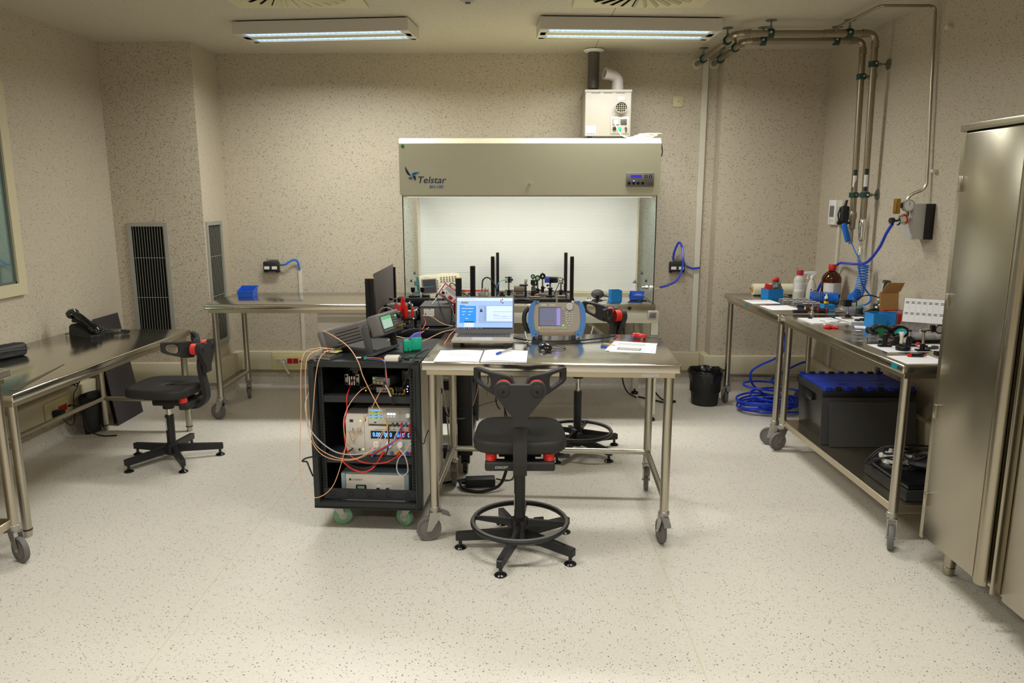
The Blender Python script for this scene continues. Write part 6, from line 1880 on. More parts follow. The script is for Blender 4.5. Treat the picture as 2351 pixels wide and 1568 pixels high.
for i in range(9):
    scr('screen_text', 'ink_grey', -.145 + i * .011, -.138 + i * .011, .1835, .185, 4)
MB().ell((0, -.0006, .196), .002, .001, .002, 8, 6).xf(Ms).build('webcam', 'hole', ld_)

# spectrum analyser
t = thing('spectrum_analyser', 'portable grey analyser with blue corner bumpers and round dial', 'instrument', (.215, 3.955, ZC + .0125), (rad(-9), 0, rad(-1)))
w_, h_ = .155, .190
ol = []
def outline(wx, hz, r, n=6, cx=0, cz=0):
    o = []
    for (sx, sz, a0) in ((1, 1, 0), (-1, 1, 90), (-1, -1, 180), (1, -1, 270)):
        for i in range(n + 1):
            a = rad(a0 + 90 * i / n)
            o.append((cx + sx * (wx - r) + r * math.cos(a), cz + sz * (hz - r) + r * math.sin(a)))
    return o
MB().prism(outline(.128, .088, .02, cz=.095), -.003, .075, 'y').build('case', 'analyser_grey', t)
for s in (-1, 1):
    pts = [(s * .100, .004), (s * .128, .0), (s * .142, .02), (s * .153, .06), (s * .156, .10), (s * .150, .145), (s * .138, .178), (s * .120, .192), (s * .095, .192), (s * .095, .182), (s * .112, .178), (s * .122, .160), (s * .128, .10), (s * .122, .045), (s * .108, .030), (s * .098, .030)]
    MB().prism(pts if s > 0 else pts[::-1], -.012, .080, 'y').build('bumper', 'bumper_blue', t)
    for z in (.012, .184):
        MB().cyl((s * .112, -.0135, z), (s * .112, -.012, z), .004, n=10).build('bumper_screw', 'ink', t)
for x in (-.09, .09):
    MB().rbox(x - .012, x + .012, -.008, .012, -.014, .008, .002, 1).build('foot', 'black_plastic', t)
MB().rbox(-.10, .10, -.006, .004, .004, .034, .004).build('chin', 'stage_grey', t)
MB().box(-.098, .022, -.0045, -.003, .058, .158).build('screen_frame', 'dark_grey', t)
MB().box(-.094, -.002, -.0052, -.0045, .060, .154).build('screen', 'screen_grey', t)
MB().box(-.002, .020, -.0052, -.0045, .060, .154).build('screen_menu', 'screen_lilac', t)
MB().box(-.092, -.004, -.0056, -.0052, .0855, .0865).build('trace', 'ink_red', t)
for i in range(6):
    MB().rbox(.028, .040, -.007, -.002, .074 + i * .0125, .081 + i * .0125, .002, 1).build('soft_key', 'analyser_grey', t)
MB().ell((.034, -.004, .060), .005, .003, .004, 10, 6).build('power_key', 'led_green', t)
bk = MB().ell((0, 0, 0), .0070, .0035, .0046, 12, 6).mesh('button', 'light_grey')
for i in range(8):
    link('button', bk, t, (-.077 + i * .0172, -.004, .045))
MB().ell((-.094, -.004, .045), .006, .0035, .0055, 12, 6).build('button', 'label_yellow', t)
for z, xs in ((.135, (.056, .077)), (.123, (.052, .067, .082)), (.111, (.052, .067, .082)), (.099, (.052, .067, .082)), (.087, (.052, .067, .082)), (.073, (.056, .077)), (.058, (.067,))):
    for x in xs:
        link('button', bk, t, (x, -.004, z))
MB().lathe([(.020, 0), (.020, -.010), (.017, -.014), (.0, -.014)], (.067, -.002, .160), 24, 'y').build('dial', 'light_grey', t)
rect(t, 'print', 'label_white', -.085, -.055, .1685, .1715, -.003)
rect(t, 'print', 'label_white', -.040, -.010, .1688, .1712, -.003)
MB().tube(smoothpts([(-.150, .04, .155), (-.170, .035, .13), (-.176, .035, .09), (-.165, .035, .045), (-.145, .04, .025)], 6), .012, 10).build('carry_strap', 'black_plastic', t)
MB().cyl((.0, .03, .183), (.0, .03, .222), .006, n=12).cyl((.0, .03, .222), (.0, .03, .24), .0075, n=12).build('top_connector', 'chrome', t)
cable('black coaxial loop on top of the analyser', [(.222, 4.02, 1.135), (.225, 4.025, 1.15), (.245, 4.03, 1.153), (.265, 4.03, 1.13), (.268, 4.03, 1.095)], .0035, 'wire_black')
t = thing('computer_mouse', 'glossy black mouse on the steel table before the analyser', 'mouse', (.142, 3.655, ZC), rad(15))
k = MB().ell((0, 0, .012), .034, .054, .028, 20, 12)
for i, v in enumerate(k.v):
    k.v[i] = Vector((v.x, v.y, max(.003, v.z)))
k.build('shell', 'gloss_black', t)
MB().rbox(-.030, .030, -.045, .045, 0, .012, .010, 3).build('base', 'mid_grey', t)
MB().cyl((-.003, .026, .032), (.003, .026, .032), .007, n=12).build('wheel', 'mid_grey', t)
cable('black mouse cord lying on the steel table', [(.135, 3.705, .91), (.13, 3.76, .905), (.19, 3.79, .905), (.24, 3.72, .905), (.235, 3.66, .905), (.18, 3.655, .906)], .0022, 'wire_black')
cable('thick black cable running behind the analyser along the table', [(-.02, 3.93, .912), (.04, 3.88, .908), (.14, 3.845, .907), (.30, 3.86, .907), (.44, 3.93, .908), (.53, 3.98, .912), (.535, 3.96, .912), (.52, 3.92, .907)], .0045, 'wire_black')
cable('thin black cable beside the laptop', [(-.01, 4.0, .908), (.03, 3.93, .907), (.06, 3.85, .906), (.05, 3.82, .906)], .0025, 'wire_black')
cable('white cable knotted at the analyser foot', [(.05, 3.98, .925), (.045, 3.94, .94), (.055, 3.90, .912), (.075, 3.86, .907), (.05, 3.84, .906), (.065, 3.88, .907)], .003, 'wire_white')
# notebook
t = thing('notebook', 'open white notebook with handwriting lying before the laptop', 'notebook', (-.165, 3.49, ZC + .0005), rad(-2.2))
for s in (-1, 1):
    k = MB()
    n = 8
    vs = []
    for j, y in enumerate((-.125, .125)):
        for i in range(n + 1):
            u = i / n
            z = .006 + .006 * math.sin(PI * min(1, u * 1.25)) * (1 - .3 * u) if s > 0 else .004 + .003 * math.sin(PI * min(1, u * 1.2))
            vs.append((s * (.003 + u * .212), y, z))
    m_ = n + 1
    fs = [(i, i + 1, m_ + i + 1, m_ + i) for i in range(n)]
    vs += [(v[0], v[1], 0) for v in vs]
    q = 2 * m_
    fs += [(q + m_ + i, q + m_ + i + 1, q + i + 1, q + i) for i in range(n)]
    fs += [(q + i, q + i + 1, i + 1, i) for i in range(n)] + [(m_ + i, m_ + i + 1, q + m_ + i + 1, q + m_ + i) for i in range(n)]
    fs += [(0, m_, q + m_, q), (n, q + n, q + m_ + n, m_ + n)]
    pg = k.add(vs, fs).build('page_block', 'paper', t)
    for i in range(5):
        y = .095 - i * .028
        if s < 0:
            MB().box(-.19 + .01 * i, -.19 + .01 * i + (.04, .10, .05, .13, .09)[i], y, y + .0012, .0098, .0101).build('handwriting', 'ink_blue' if i < 3 else 'ink', pg)
    if s > 0:
        for i in range(5):
            y = .10 - i * .012
            MB().box(.05, .05 + (.10, .07, .12, .09, .05)[i], y, y + .001, .0125, .0128).build('handwriting', 'ink_grey', pg)
MB().tube(smoothpts([(0, -.125 + i * .0125, .006 + .005 * (i % 2)) for i in range(21)], 3), .0022, 6).build('spiral_binding', 'mid_grey', t)
t = thing('ballpoint_pen', 'clear ballpoint pen with blue cap lying on the notebook', 'pen', (-.055, 3.545, ZC + .019), (0, 0, rad(62)))
MB().cyl((-.075, 0, 0), (.06, 0, 0), .0042, n=10).cyl((.06, 0, 0), (.075, 0, 0), .004, .001, n=10).build('barrel', 'light_grey', t)
MB().cyl((-.085, 0, 0), (-.045, 0, 0), .0055, n=10).build('cap', 'blue_bin', t)
# papers and tools
def sheet(label, loc, rz, w_, d_, m='paper', marks=(), name='paper_sheet', group=None, th=.0012):
    t = thing(name, label, 'paper', loc, rz, group)
    MB().box(-w_ / 2, w_ / 2, -d_ / 2, d_ / 2, 0, th).build('sheet', m, t)
    for q, (x0, x1, y0, y1, mm) in enumerate(marks):
        MB().box(x0, x1, y0, y1, th, th + .0003 + .0001 * q).build('print', mm, t)
    return t
sheet('printed white sheet with a table and grey picture beside the red screwdriver', (.583, 3.725, ZC + .0018), rad(-18), .225, .26, marks=[(-.08, .06, .02 + i * .012, .021 + i * .012, 'ink_grey') for i in range(6)] + [(-.06, .055, -.09, -.035, 'ink'), (-.056, .051, -.086, -.039, 'light_grey')])
sheet('white sheet lying under the printed sheet on the steel table', (.592, 3.722, ZC + .0002), rad(-12), .225, .26)
t = thing('screwdriver', 'red-handled screwdriver lying at the table corner', 'screwdriver', (.69, 3.965, ZC + .013), (0, 0, rad(-42)))
MB().lathe([(.010, -.075), (.0125, -.07), (.0125, -.03), (.009, -.018), (.013, -.008), (.013, .002), (.008, .008)], (0, 0, 0), 12, 'x').build('handle', 'trans_red', t)
MB().cyl((.008, 0, 0), (.10, 0, 0), .003, n=8).build('shaft', 'dark_grey', t)
t = thing('blue_stopper', 'blue pen cap lying beside the printed sheet', 'cap', (.445, 3.735, ZC + .005), (0, 0, rad(-30)))
MB().cyl((-.018, 0, 0), (.014, 0, 0), .005, .0045, n=10).rbox(-.012, .016, .004, .007, -.001, .003, .001, 1).build('cap', 'blue_bin', t)
t = thing('metal_bolt', 'long yellowish bolt lying beside the printed sheet', 'bolt', (.462, 3.785, ZC + .004), (0, 0, rad(-35)))
MB().cyl((-.02, 0, 0), (.05, 0, 0), .003, n=8).cyl((-.026, 0, 0), (-.02, 0, 0), .0055, n=6).build('bolt', 'brass', t)
# ================================================================ the far and near steel benches by the wall
ZR = .9
t = thing('film_roll', 'long roll of clear stretch film lying at the far bench end', 'roll', (2.06, 5.83, ZR))
MB().lathe([(.020, -.22), (.045, -.22), (.045, .22), (.020, .22), (.020, -.22)], (0, 0, .045), 28, 'x').build('film', 'film', t)
MB().lathe([(.016, -.235), (.022, -.235), (.022, .235), (.016, .235), (.016, -.235)], (0, 0, .045), 24, 'x').build('core', 'cardboard', t)
t = box_open('storage_bin', 'blue bin holding a grey bag and a red card, before the film roll', 'bin', (1.935, 5.66, ZR), rad(14), .125, .10, .072, 'cyan_bin')
solo(MB().rbox(-.055, .0, -.003, .003, 0, .052, .002, 1).xf(Matrix.Translation((1.92, 5.65, ZR + .050)) @ Matrix.Rotation(rad(12), 4, 'Y')), 'card', 'bellow_red', 'red card sticking out of the blue bin', 'card')
k = MB().ell((1.965, 5.66, ZR + .085), .038, .03, .045, 14, 10)
for i, v in enumerate(k.v):
    k.v[i] = v + Vector((.006 * math.sin(i * 2.3), .006 * math.cos(i * 1.7), .008 * math.sin(i * 3.1)))
solo(k, 'crumpled_bag', 'mid_grey', 'crumpled grey foil bag stuffed in the blue bin', 'bag')
solo(MB().tube(smoothpts([(1.93, 5.66, ZR + .13), (1.955, 5.65, ZR + .147), (1.975, 5.66, ZR + .142)], 4), .012, 8), 'card', 'bellow_red', 'curled red tag on top of the grey foil bag', 'tag')
t = thing('plastic_bottle', 'white plastic bottle with crimson screw cap on the far bench', 'bottle', (2.125, 5.63, ZR))
MB().lathe([(.0, .0), (.040, 0), (.043, .006), (.043, .135), (.038, .155), (.024, .170), (.020, .175), (.020, .182)], n=28).build('body', 'bottle_white', t)
MB().lathe([(.022, .176), (.022, .184), (.021, .186), (.024, .188), (.024, .210), (.022, .214), (0, .214)], n=20).build('cap', 'magenta_red', t)
k = MB()
def wrap(r, a0, a1, z0, z1, n=10):
    vs = [(r * math.cos(a0 + (a1 - a0) * i / n), r * math.sin(a0 + (a1 - a0) * i / n), z) for z in (z0, z1) for i in range(n + 1)]
    return MB().add(vs, [(i, i + 1, n + 2 + i, n + 1 + i) for i in range(n)])
wrap(.0436, rad(200), rad(320), .055, .125).build('label', 'label_white', t)
for i in range(6):
    wrap(.044, rad(205), rad(205 + (60, 110, 100, 110, 108, 90)[i]), .115 - i * .008, .1162 - i * .008).build('print', 'ink_grey' if i else 'ink_blue', t)
t = thing('spray_bottle', 'translucent white spray bottle with trigger head on the far bench', 'spray bottle', (2.205, 5.60, ZR))
MB().lathe([(0, 0), (.038, 0), (.041, .006), (.040, .06), (.030, .115), (.016, .145), (.013, .150), (.013, .165)], n=26).build('body', 'bottle_white', t)
MB().lathe([(.016, .155), (.016, .175), (.010, .178)], n=18).build('collar', 'white', t)
MB().prism([(-.055, .190), (-.055, .204), (.02, .206), (.028, .196), (.016, .178), (-.010, .178), (-.012, .188)], -.010, .010, 'y').build('spray_head', 'white', t)
MB().tube(smoothpts([(-.014, 0, .190), (-.028, 0, .178), (-.034, 0, .155), (-.026, 0, .150)], 4), .005, 8).build('trigger', 'white', t)
wrap(.0385, rad(235), rad(320), .045, .085).build('label', 'label_white', t)
wrap(.0392, rad(240), rad(258), .068, .080).build('print', 'ink_red', t)
wrap(.0392, rad(275), rad(312), .052, .070).build('print', 'ink', t)
t = thing('amber_bottle', 'large amber glass chemical bottle with red cap on the far bench', 'bottle', (2.36, 5.62, ZR))
MB().lathe([(0, .004), (.066, 0), (.070, .008), (.070, .150), (.066, .168), (.050, .190), (.030, .205), (.022, .212), (.022, .228)], n=32).build('body', 'amber_glass', t)
MB().lathe([(.028, .215), (.028, .222), (.025, .224), (.028, .228), (.028, .252), (.025, .257), (0, .257)], n=24).build('cap', 'red', t)
wrap(.0708, rad(200), rad(320), .040, .125, 14).build('label', 'label_white', t)
wrap(.0714, rad(200), rad(320), .123, .126, 14).build('label_band', 'ink_red', t)
wrap(.0714, rad(262), rad(316), .045, .118, 8).build('label_text', 'label_grey', t)
wrap(.0714, rad(204), rad(216), .112, .120, 4).build('label_mark', 'label_yellow', t)
wrap(.0716, rad(308), rad(318), .042, .060, 4).build('label_mark', 'label_yellow', t)
for i, a in enumerate((212, 228)):
    MB().torus((0, 0, 0), .006, .0008, 'y', 4, 4).xf(Matrix.Rotation(rad(a + 90), 4, 'Z') @ Matrix.Translation((0, -.0716, .053))).build('hazard_mark', 'ink_red', t)
wrap(.0718, rad(242), rad(256), .046, .054, 4).build('maker_mark', 'ink_red', t)
k = MB().ell((2.235, 5.725, ZR + .04), .058, .036, .04, 16, 10)
for i, v in enumerate(k.v):
    k.v[i] = v + Vector((.010 * math.sin(i * 2.3), .01 * math.cos(i * 1.9), max(-.02, .010 * math.sin(i * 3.7))))
k.xf(Matrix.Translation((0, 0, .012)))
solo(k, 'plastic_bag', 'bag_clear', 'crumpled clear plastic bag behind the amber bottle', 'bag')
cable('white power lead lying between the blue bin and the white bottle', [(1.99, 5.72, .906), (2.04, 5.70, .912), (2.08, 5.72, .906), (2.05, 5.76, .906)], .004, 'wire_white')

# a patch of small clear lens boxes
bxs = MB().rbox(-.021, .021, -.019, .019, 0, .018, .001, 1).mesh('case', 'clear_plastic')
crd = MB().box(-.019, .019, -.017, .017, .004, .006).mesh('insert', 'dark_red')
crd2 = MB().box(-.019, .019, -.017, .017, .010, .0125).mesh('insert', 'dark_grey')
lbl = MB().box(-.016, .016, -.012, .012, .0182, .0186).mesh('label', 'label_white')
def lens_box(x, y, z, rz, lab, grp='small clear lens boxes on the far bench'):
    t = thing('lens_box', lab, 'box', (x, y, z), rz, grp)
    link('case', bxs, t)
    link('insert', crd2, t)
    link('label', lbl, t)
    return t
for i in range(5):
    for j in range(4):
        if (i, j) in ((0, 0), (0, 1), (1, 0)):
            continue
        lens_box(1.93 + i * .047 + random.uniform(-.002, .002) + j * .004, 5.20 + j * .085 + i * .01, ZR + .0005, rad(random.uniform(-4, 4)), 'small clear plastic lens box in the patch by the white bottle')
sheet('white form lying at the far bench edge before the blue bin', (1.785, 5.43, ZR + .0005), rad(4), .205, .20, marks=[(-.08, .06, .05, .065, 'light_grey'), (-.08, .06, .03, .032, 'ink_grey')])
sheet('white form with green rule lying before the lens boxes', (1.815, 5.13, ZR + .0005), rad(6), .20, .22, marks=[(-.07, .07, .085, .089, 'sticker_green')])
solo(MB().rbox(1.70, 1.78, 5.01, 5.09, ZR + .0002, ZR + .0012, .0004, 1), 'leaflet', 'coherent_side', 'colourful leaflet sticking out under the form with a green rule', 'leaflet')
cable('dark blue pen lying beside the form with a green rule', [(1.90, 5.03, .905), (1.96, 5.05, .905)], .004, 'lid_blue', 'pen', 'pen')
t = thing('black_holder', 'flat black plastic tool lying at the bench edge', 'tool', (1.885, 4.93, ZR), rad(4))
MB().rbox(-.055, .045, -.014, .014, 0, .016, .006).build('body', 'black_plastic', t)
t = thing('steel_post', 'polished steel post standing on its end beside the black tool', 'post', (1.948, 4.905, ZR))
MB().lathe([(.016, 0), (.016, .006), (.009, .010), (.009, .040), (.003, .044), (.003, .070)], n=16).build('post', 'chrome', t)
for i, (x, y, rz, lab, mcap) in enumerate(((2.00, 5.01, -.1, 'black screwdriver with yellow end cap and red rings', 'label_yellow'), (2.02, 4.93, -.12, 'black screwdriver with red rings lying before the yellow-capped one', 'red'))):
    t = thing('screwdriver', lab, 'screwdriver', (x, y, ZR + .0135), (0, 0, rz), 'red-ringed screwdrivers')
    MB().lathe([(.011, -.055), (.0135, -.05), (.012, -.035), (.0135, -.01), (.013, .03), (.008, .042)], (0, 0, 0), 14, 'x').build('handle', 'black_plastic', t)
    MB().lathe([(.0, -.062), (.008, -.060), (.0115, -.053)], (0, 0, 0), 14, 'x').build('end_cap', mcap, t)
    for xx in (-.028, .028):
        MB().lathe([(.0135, xx - .003), (.0142, xx), (.0135, xx + .003)], (0, 0, 0), 14, 'x').build('ring', 'red', t)
    MB().cyl((.042, 0, 0), (.15, 0, 0), .0028, n=8).build('shaft', 'chrome', t)
t = thing('black_tool', 'coiled black strap tool behind the screwdrivers', 'tool', (2.00, 5.12, ZR))
MB().torus((0, 0, .016), .028, .008, 'z', 20, 8).rbox(-.075, -.01, -.012, .012, .002, .024, .006).build('body', 'black_plastic', t)
solo(MB().rbox(2.06, 2.135, 4.99, 5.06, ZR, ZR + .040, .002, 1), 'blue_box', 'cyan_bin', 'small upturned blue bin under the dropper bottle', 'bin')
t = thing('dropper_bottle', 'tiny amber dropper bottle with white cap standing on the blue bin', 'bottle', (2.085, 5.025, ZR + .040))
MB().lathe([(0, 0), (.014, 0), (.0155, .003), (.0155, .028), (.009, .036), (.008, .040)], n=20).build('body', 'amber_glass', t)
wrap(.0158, rad(190), rad(330), .006, .022, 8).build('label', 'label_yellow', t)
MB().lathe([(.011, .038), (.011, .052), (.006, .054)], n=16).build('cap', 'white', t)
MB().lathe([(.005, .054), (.0055, .064), (.003, .070), (0, .070)], n=12).build('dropper_bulb', 'film', t)
k = MB().ell((2.25, 4.98, ZR + .018), .09, .05, .018, 16, 8)
for i, v in enumerate(k.v):
    k.v[i] = Vector((v.x + .008 * math.sin(i * 2.1), v.y + .008 * math.cos(i * 1.3), max(ZR + .001, v.z + .010 * math.sin(i * 2.7))))
solo(k, 'plastic_bag', 'bag_clear', 'flattened clear bag beside the dropper bottle', 'bag')

# near bench
t = sheet('white tissue sheets with a black cap on them near the bench edge', (1.882, 4.57, ZR + .0005), rad(4), .215, .21, th=.003)
k = MB().ell((1.92, 4.53, ZR + .006), .06, .05, .010, 14, 8)
for i, v in enumerate(k.v):
    k.v[i] = Vector((v.x + .012 * math.sin(i * 2.1), v.y + .010 * math.cos(i * 1.3), max(ZR + .004, v.z)))
solo(k, 'tissue', 'paper', 'crumpled white tissue lying on the tissue sheets', 'tissue')
solo(MB().lathe([(.013, 0), (.014, .004), (.013, .012), (0, .012)], (1.835, 4.645, ZR + .0035), 18), 'black_disc', 'black_plastic', 'small black cap lying on the tissue sheets', 'cap')
t = thing('scissors', 'red-handled scissors lying on the bench before the tissue', 'scissors', (1.855, 4.30, ZR + .006), (0, 0, rad(-42)))
for s in (-1, 1):
    MB().torus((-.045, s * .016, .0), .018, .006, 'z', 20, 8).tube([(-.03, s * .010, 0), (-.005, s * .004, 0), (.012, -s * .002, 0)], .006, 8).build('handle', 'red', t)
    MB().prism([(.005, s * -.006), (.02, s * -.008), (.115, s * -.002), (.115, s * .0005), (.01, s * .003)], -.001, .001, 'z').build('blade', 'chrome', t)
t = thing('dispensing_tip', 'small ivory tip lying beside the scissors', 'tip', (1.83, 4.40, ZR + .005))
MB().cyl((0, -.012, 0), (0, .012, 0), .005, n=8).build('tip', 'film', t)
sheet('small white card lying before the two blue bins', (2.012, 4.34, ZR + .0005), rad(-20), .06, .085, th=.002)
sheet('white plate carrying black optical mounts beside the blue bins', (2.105, 4.60, ZR + .0005), rad(4), .17, .20, m='white', th=.006)
optic('lens_mount', 'slender post mount with swivel ring on the white plate', (2.055, 4.62, ZR + .0065), 0, .075, 'kinematic', hold=.027, post_m='chrome', group='optics on the wall benches', lens='anodised')
t = thing('mount_block', 'low black mounting block on the white plate beside the blue bin', 'optical mount', (2.14, 4.54, ZR + .0065), rad(10))
MB().rbox(-.035, .03, -.02, .02, 0, .014, .002).rbox(-.01, .03, -.015, .015, .014, .06, .003).build('body', 'anodised', t)
solo(MB().lathe([(.016, 0), (.017, .003), (.016, .010), (0, .010)], (2.08, 4.53, ZR + .0065), 18), 'black_disc', 'black_plastic', 'small black cap lying on the white plate', 'cap')
t = thing('round_probe', 'black round-headed probe with teal band among the loose mounts', 'probe', (2.21, 4.80, ZR))
MB().lathe([(.026, 0), (.028, .01), (.022, .03), (.024, .045), (.022, .055), (0, .055)], n=22).build('body', 'black_plastic', t)
MB().lathe([(.0245, .046), (.0245, .052), (.020, .056), (0, .0562)], n=22).build('band', 'teal_plastic', t)
t = thing('chrome_joint', 'chrome multi-knob swivel joint on a black rod among the loose mounts', 'optical mount', (2.30, 4.76, ZR))
MB().cyl((-.06, -.01, .035), (.03, .0, .055), .006, n=10).build('rod', 'anodised', t)
MB().rbox(-.03, .03, -.02, .02, 0, .03, .004).build('base', 'anodised', t)
for i, (x, z) in enumerate(((.0, .055), (.02, .07), (.03, .09), (.012, .105), (.045, .108), (.04, .06))):
    MB().ell((x, 0, z), .012, .012, .012, 12, 8).build('knob', 'chrome' if i != 5 else 'anodised', t)
cable('black cable arching over the loose mounts by the wall', [(2.20, 4.82, .95), (2.22, 4.86, 1.0), (2.30, 4.88, 1.02), (2.37, 4.86, 1.0), (2.36, 4.80, .98)], .004, 'wire_black')
cable('second black cable arching from the chrome joint to the torch', [(2.33, 4.78, .95), (2.37, 4.84, .99), (2.42, 4.86, 1.01), (2.42, 4.80, .96), (2.38, 4.72, .91)], .004, 'wire_black')
cable('black cable lying flat among the loose mounts', [(2.08, 4.86, .906), (2.14, 4.84, .908), (2.22, 4.72, .907), (2.30, 4.68, .906)], .004, 'wire_black')
t = thing('work_lamp', 'grey and black rechargeable torch standing in its charging cradle', 'torch', (2.405, 4.93, ZR))
Mt = Matrix.Rotation(rad(8), 4, 'Y')
MB().rbox(-.035, .035, -.03, .03, 0, .055, .006).build('cradle', 'black_plastic', t)
MB().ell((-.034, -.012, .03), .003, .003, .003, 8, 6).build('indicator', 'led_blue', t)
MB().rbox(-.022, .022, -.016, .016, .03, .215, .005).xf(Mt).build('body', 'dark_grey', t)
MB().rbox(-.0235, -.012, -.012, .012, .13, .195, .004).xf(Mt).build('lens_cover', 'light_grey', t)
MB().rbox(-.024, .024, -.018, .018, .085, .091, .002, 1).xf(Mt).build('trim_ring', 'chrome', t)
box_open('storage_bin', 'taller square blue bin of the pair on the near bench', 'bin', (2.10, 4.345, ZR), rad(10), .085, .085, .085, 'cyan_bin')
box_open('storage_bin', 'blue bin of the pair standing next to the red carton', 'bin', (2.215, 4.44, ZR), rad(-32), .10, .085, .072, 'cyan_bin')
t = thing('carton', 'red carton with WARNING lettering and raised brown lid', 'box', (2.350, 4.58, ZR), rad(12))
a_, b_ = .066, .085
for x0, x1, y0, y1 in ((-a_, a_, -b_, -b_ + .003), (-a_, a_, b_ - .003, b_), (-a_, -a_ + .003, -b_, b_), (a_ - .003, a_, -b_, b_)):
    MB().box(x0, x1, y0, y1, 0, .055).build('side', 'red', t)
MB().box(-a_, a_, -b_, b_, 0, .002).build('bottom', 'cardboard', t)
MB().box(-.015, a_ - .002, -b_ - .0006, -b_, .004, .024).build('label', 'label_white', t)
text('lettering', 'WARNING', t, 'dark_red', (.024, -b_ - .001, .014), size=.018, width=.072, bold=.0008)
text('lettering', 'Thorlabs', t, 'label_white', (-a_ - .0006, .0, .036), rot=(PI / 2, 0, -PI / 2), size=.012)
MB().box(-a_, a_, b_, b_ + .003, .055, .17).xf(Matrix.Translation((0, b_, .055)) @ Matrix.Rotation(rad(-4), 4, 'X') @ Matrix.Translation((0, -b_, -.055))).build('lid', 'cardboard', t)
MB().add([(-a_, b_ - .005, .17), (a_, b_ - .005, .17), (a_ - .012, b_ - .05, .228), (-a_ + .004, b_ - .05, .232), (-a_, b_ - .002, .17), (a_, b_ - .002, .17), (a_ - .012, b_ - .047, .229), (-a_ + .004, b_ - .047, .233)],
         [(0, 1, 2, 3), (7, 6, 5, 4), (0, 4, 5, 1), (1, 5, 6, 2), (2, 6, 7, 3), (3, 7, 4, 0)]).build('lid_flap', 'cardboard', t)
k = MB().rbox(-.05, .05, -.05, .05, .03, .058, .012, 2)
k.build('plastic_insert', 'bag_clear', t)
# parts organiser with printed chart in the lid
t = thing('parts_organiser', 'clear parts organiser with a printed chart in its raised lid', 'organiser', (2.285, 4.175, ZR), rad(-30))
t.scale = (.80, .9, .95)
MB().rbox(-.14, .13, -.09, .09, 0, .004, .001, 1).build('tray_bottom', 'clear_plastic', t)
for y in (-.09, -.03, .03, .087):
    MB().box(-.14, .13, y, y + .003, .004, .04).build('tray_wall', 'clear_plastic', t)
for i in range(7):
    MB().box(-.14 + i * .0445, -.137 + i * .0445, -.09, .09, .004, .04).build('tray_wall', 'clear_plastic', t)
Ml = Matrix.Translation((0, .09, .04)) @ Matrix.Rotation(rad(-34), 4, 'X')
ldd = MB().rbox(-.14, .13, .0, .004, 0, .17, .001, 1).xf(Ml).build('lid', 'clear_plastic', t)
MB().box(-.135, .125, -.0012, -.0004, .004, .166).xf(Ml).build('chart', 'paper', ldd)
for i in range(7):
    for r in range(2):
        for q in range(2):
            MB().box(-.126 + i * .037, -.104 + i * .037, -.0018, -.0012, .055 + r * .075 + q * .009, .059 + r * .075 + q * .009).xf(Ml).build('print', 'ink', ldd)
    MB().box(-.098 + i * .037, -.0974 + i * .037, -.0016, -.0012, .01, .16).xf(Ml).build('print', 'ink_grey', ldd)
for i in range(5):
    solo(MB().ell((2.24 + i * .03, 4.17 + .02 * math.sin(i * 2), ZR + .012), .008, .006, .006, 8, 6), 'small_part', 'aluminium', 'small metal part lying in a tray of the organiser', 'part', 'loose parts in the organiser')
t = thing('clear_case', 'flat clear plastic case lying before the parts organiser', 'case', (2.25, 3.98, ZR), rad(-10))
MB().rbox(-.11, .11, -.045, .045, 0, .028, .003).build('case', 'clear_plastic', t)
k = MB()
for i in range(4):
    k.rbox(-.095 + i * .048, -.06 + i * .048, -.03, .03, .004, .020, .003, 1)
k.build('contents', 'light_grey', t)
# goggles
t = thing('safety_goggles', 'black laser safety goggles with teal lenses on the near bench', 'goggles', (1.985, 3.93, ZR), rad(-6))
t.scale = (1.12, 1.1, 1.25)
ol = [(-.085, .035), (-.08, .058), (-.05, .066), (0, .064), (.05, .068), (.08, .060), (.087, .04), (.082, .014), (.055, .004), (.025, .012), (.006, .030), (-.006, .030), (-.028, .010), (-.055, .003), (-.078, .012)]
def goggle_ring(sx):
    cx, cz = sx * .043, .036
    o = [(cx + .040 * math.cos(2 * PI * i / 20) * (1 + .12 * math.cos(4 * PI * i / 20)), cz + .029 * math.sin(2 * PI * i / 20)) for i in range(20)]
    i_ = [(cx + (x - cx) * .70, cz + (z - cz) * .66) for x, z in o]
    vs = [(x, -.012 + abs(x) * .18, z) for x, z in o] + [(x, -.014 + abs(x) * .18, z) for x, z in i_] + [(x, .030 + abs(x) * .12, z) for x, z in o] + [(x, .02 + abs(x) * .12, z) for x, z in i_]
    fs = []
    for i in range(20):
        j = (i + 1) % 20
        fs += [(i, j, 20 + j, 20 + i), (j, i, 40 + i, 40 + j), (20 + i, 20 + j, 60 + j, 60 + i)]
    MB().add(vs, fs).build('frame', 'gloss_black', t)
    MB().prism([(x * .96 + cx * .04, z) for x, z in i_], -.002, .001, 'y').build('lens', 'lens_teal' if sx > 0 else 'pcb_green', t)
goggle_ring(-1)
goggle_ring(1)
MB().rbox(-.012, .012, -.016, .02, .040, .058, .005).build('bridge', 'gloss_black', t)
MB().rbox(-.004, .004, -.018, -.014, .052, .060, .002, 1).build('bridge_mark', 'red', t)
for s in (-1, 1):
    MB().tube(smoothpts([(s * .083, .02, .045), (s * .088, .06, .04), (s * .07, .10, .02), (s * .03, .11, .006)], 5), .006, 8).build('temple_arm', 'gloss_black', t)
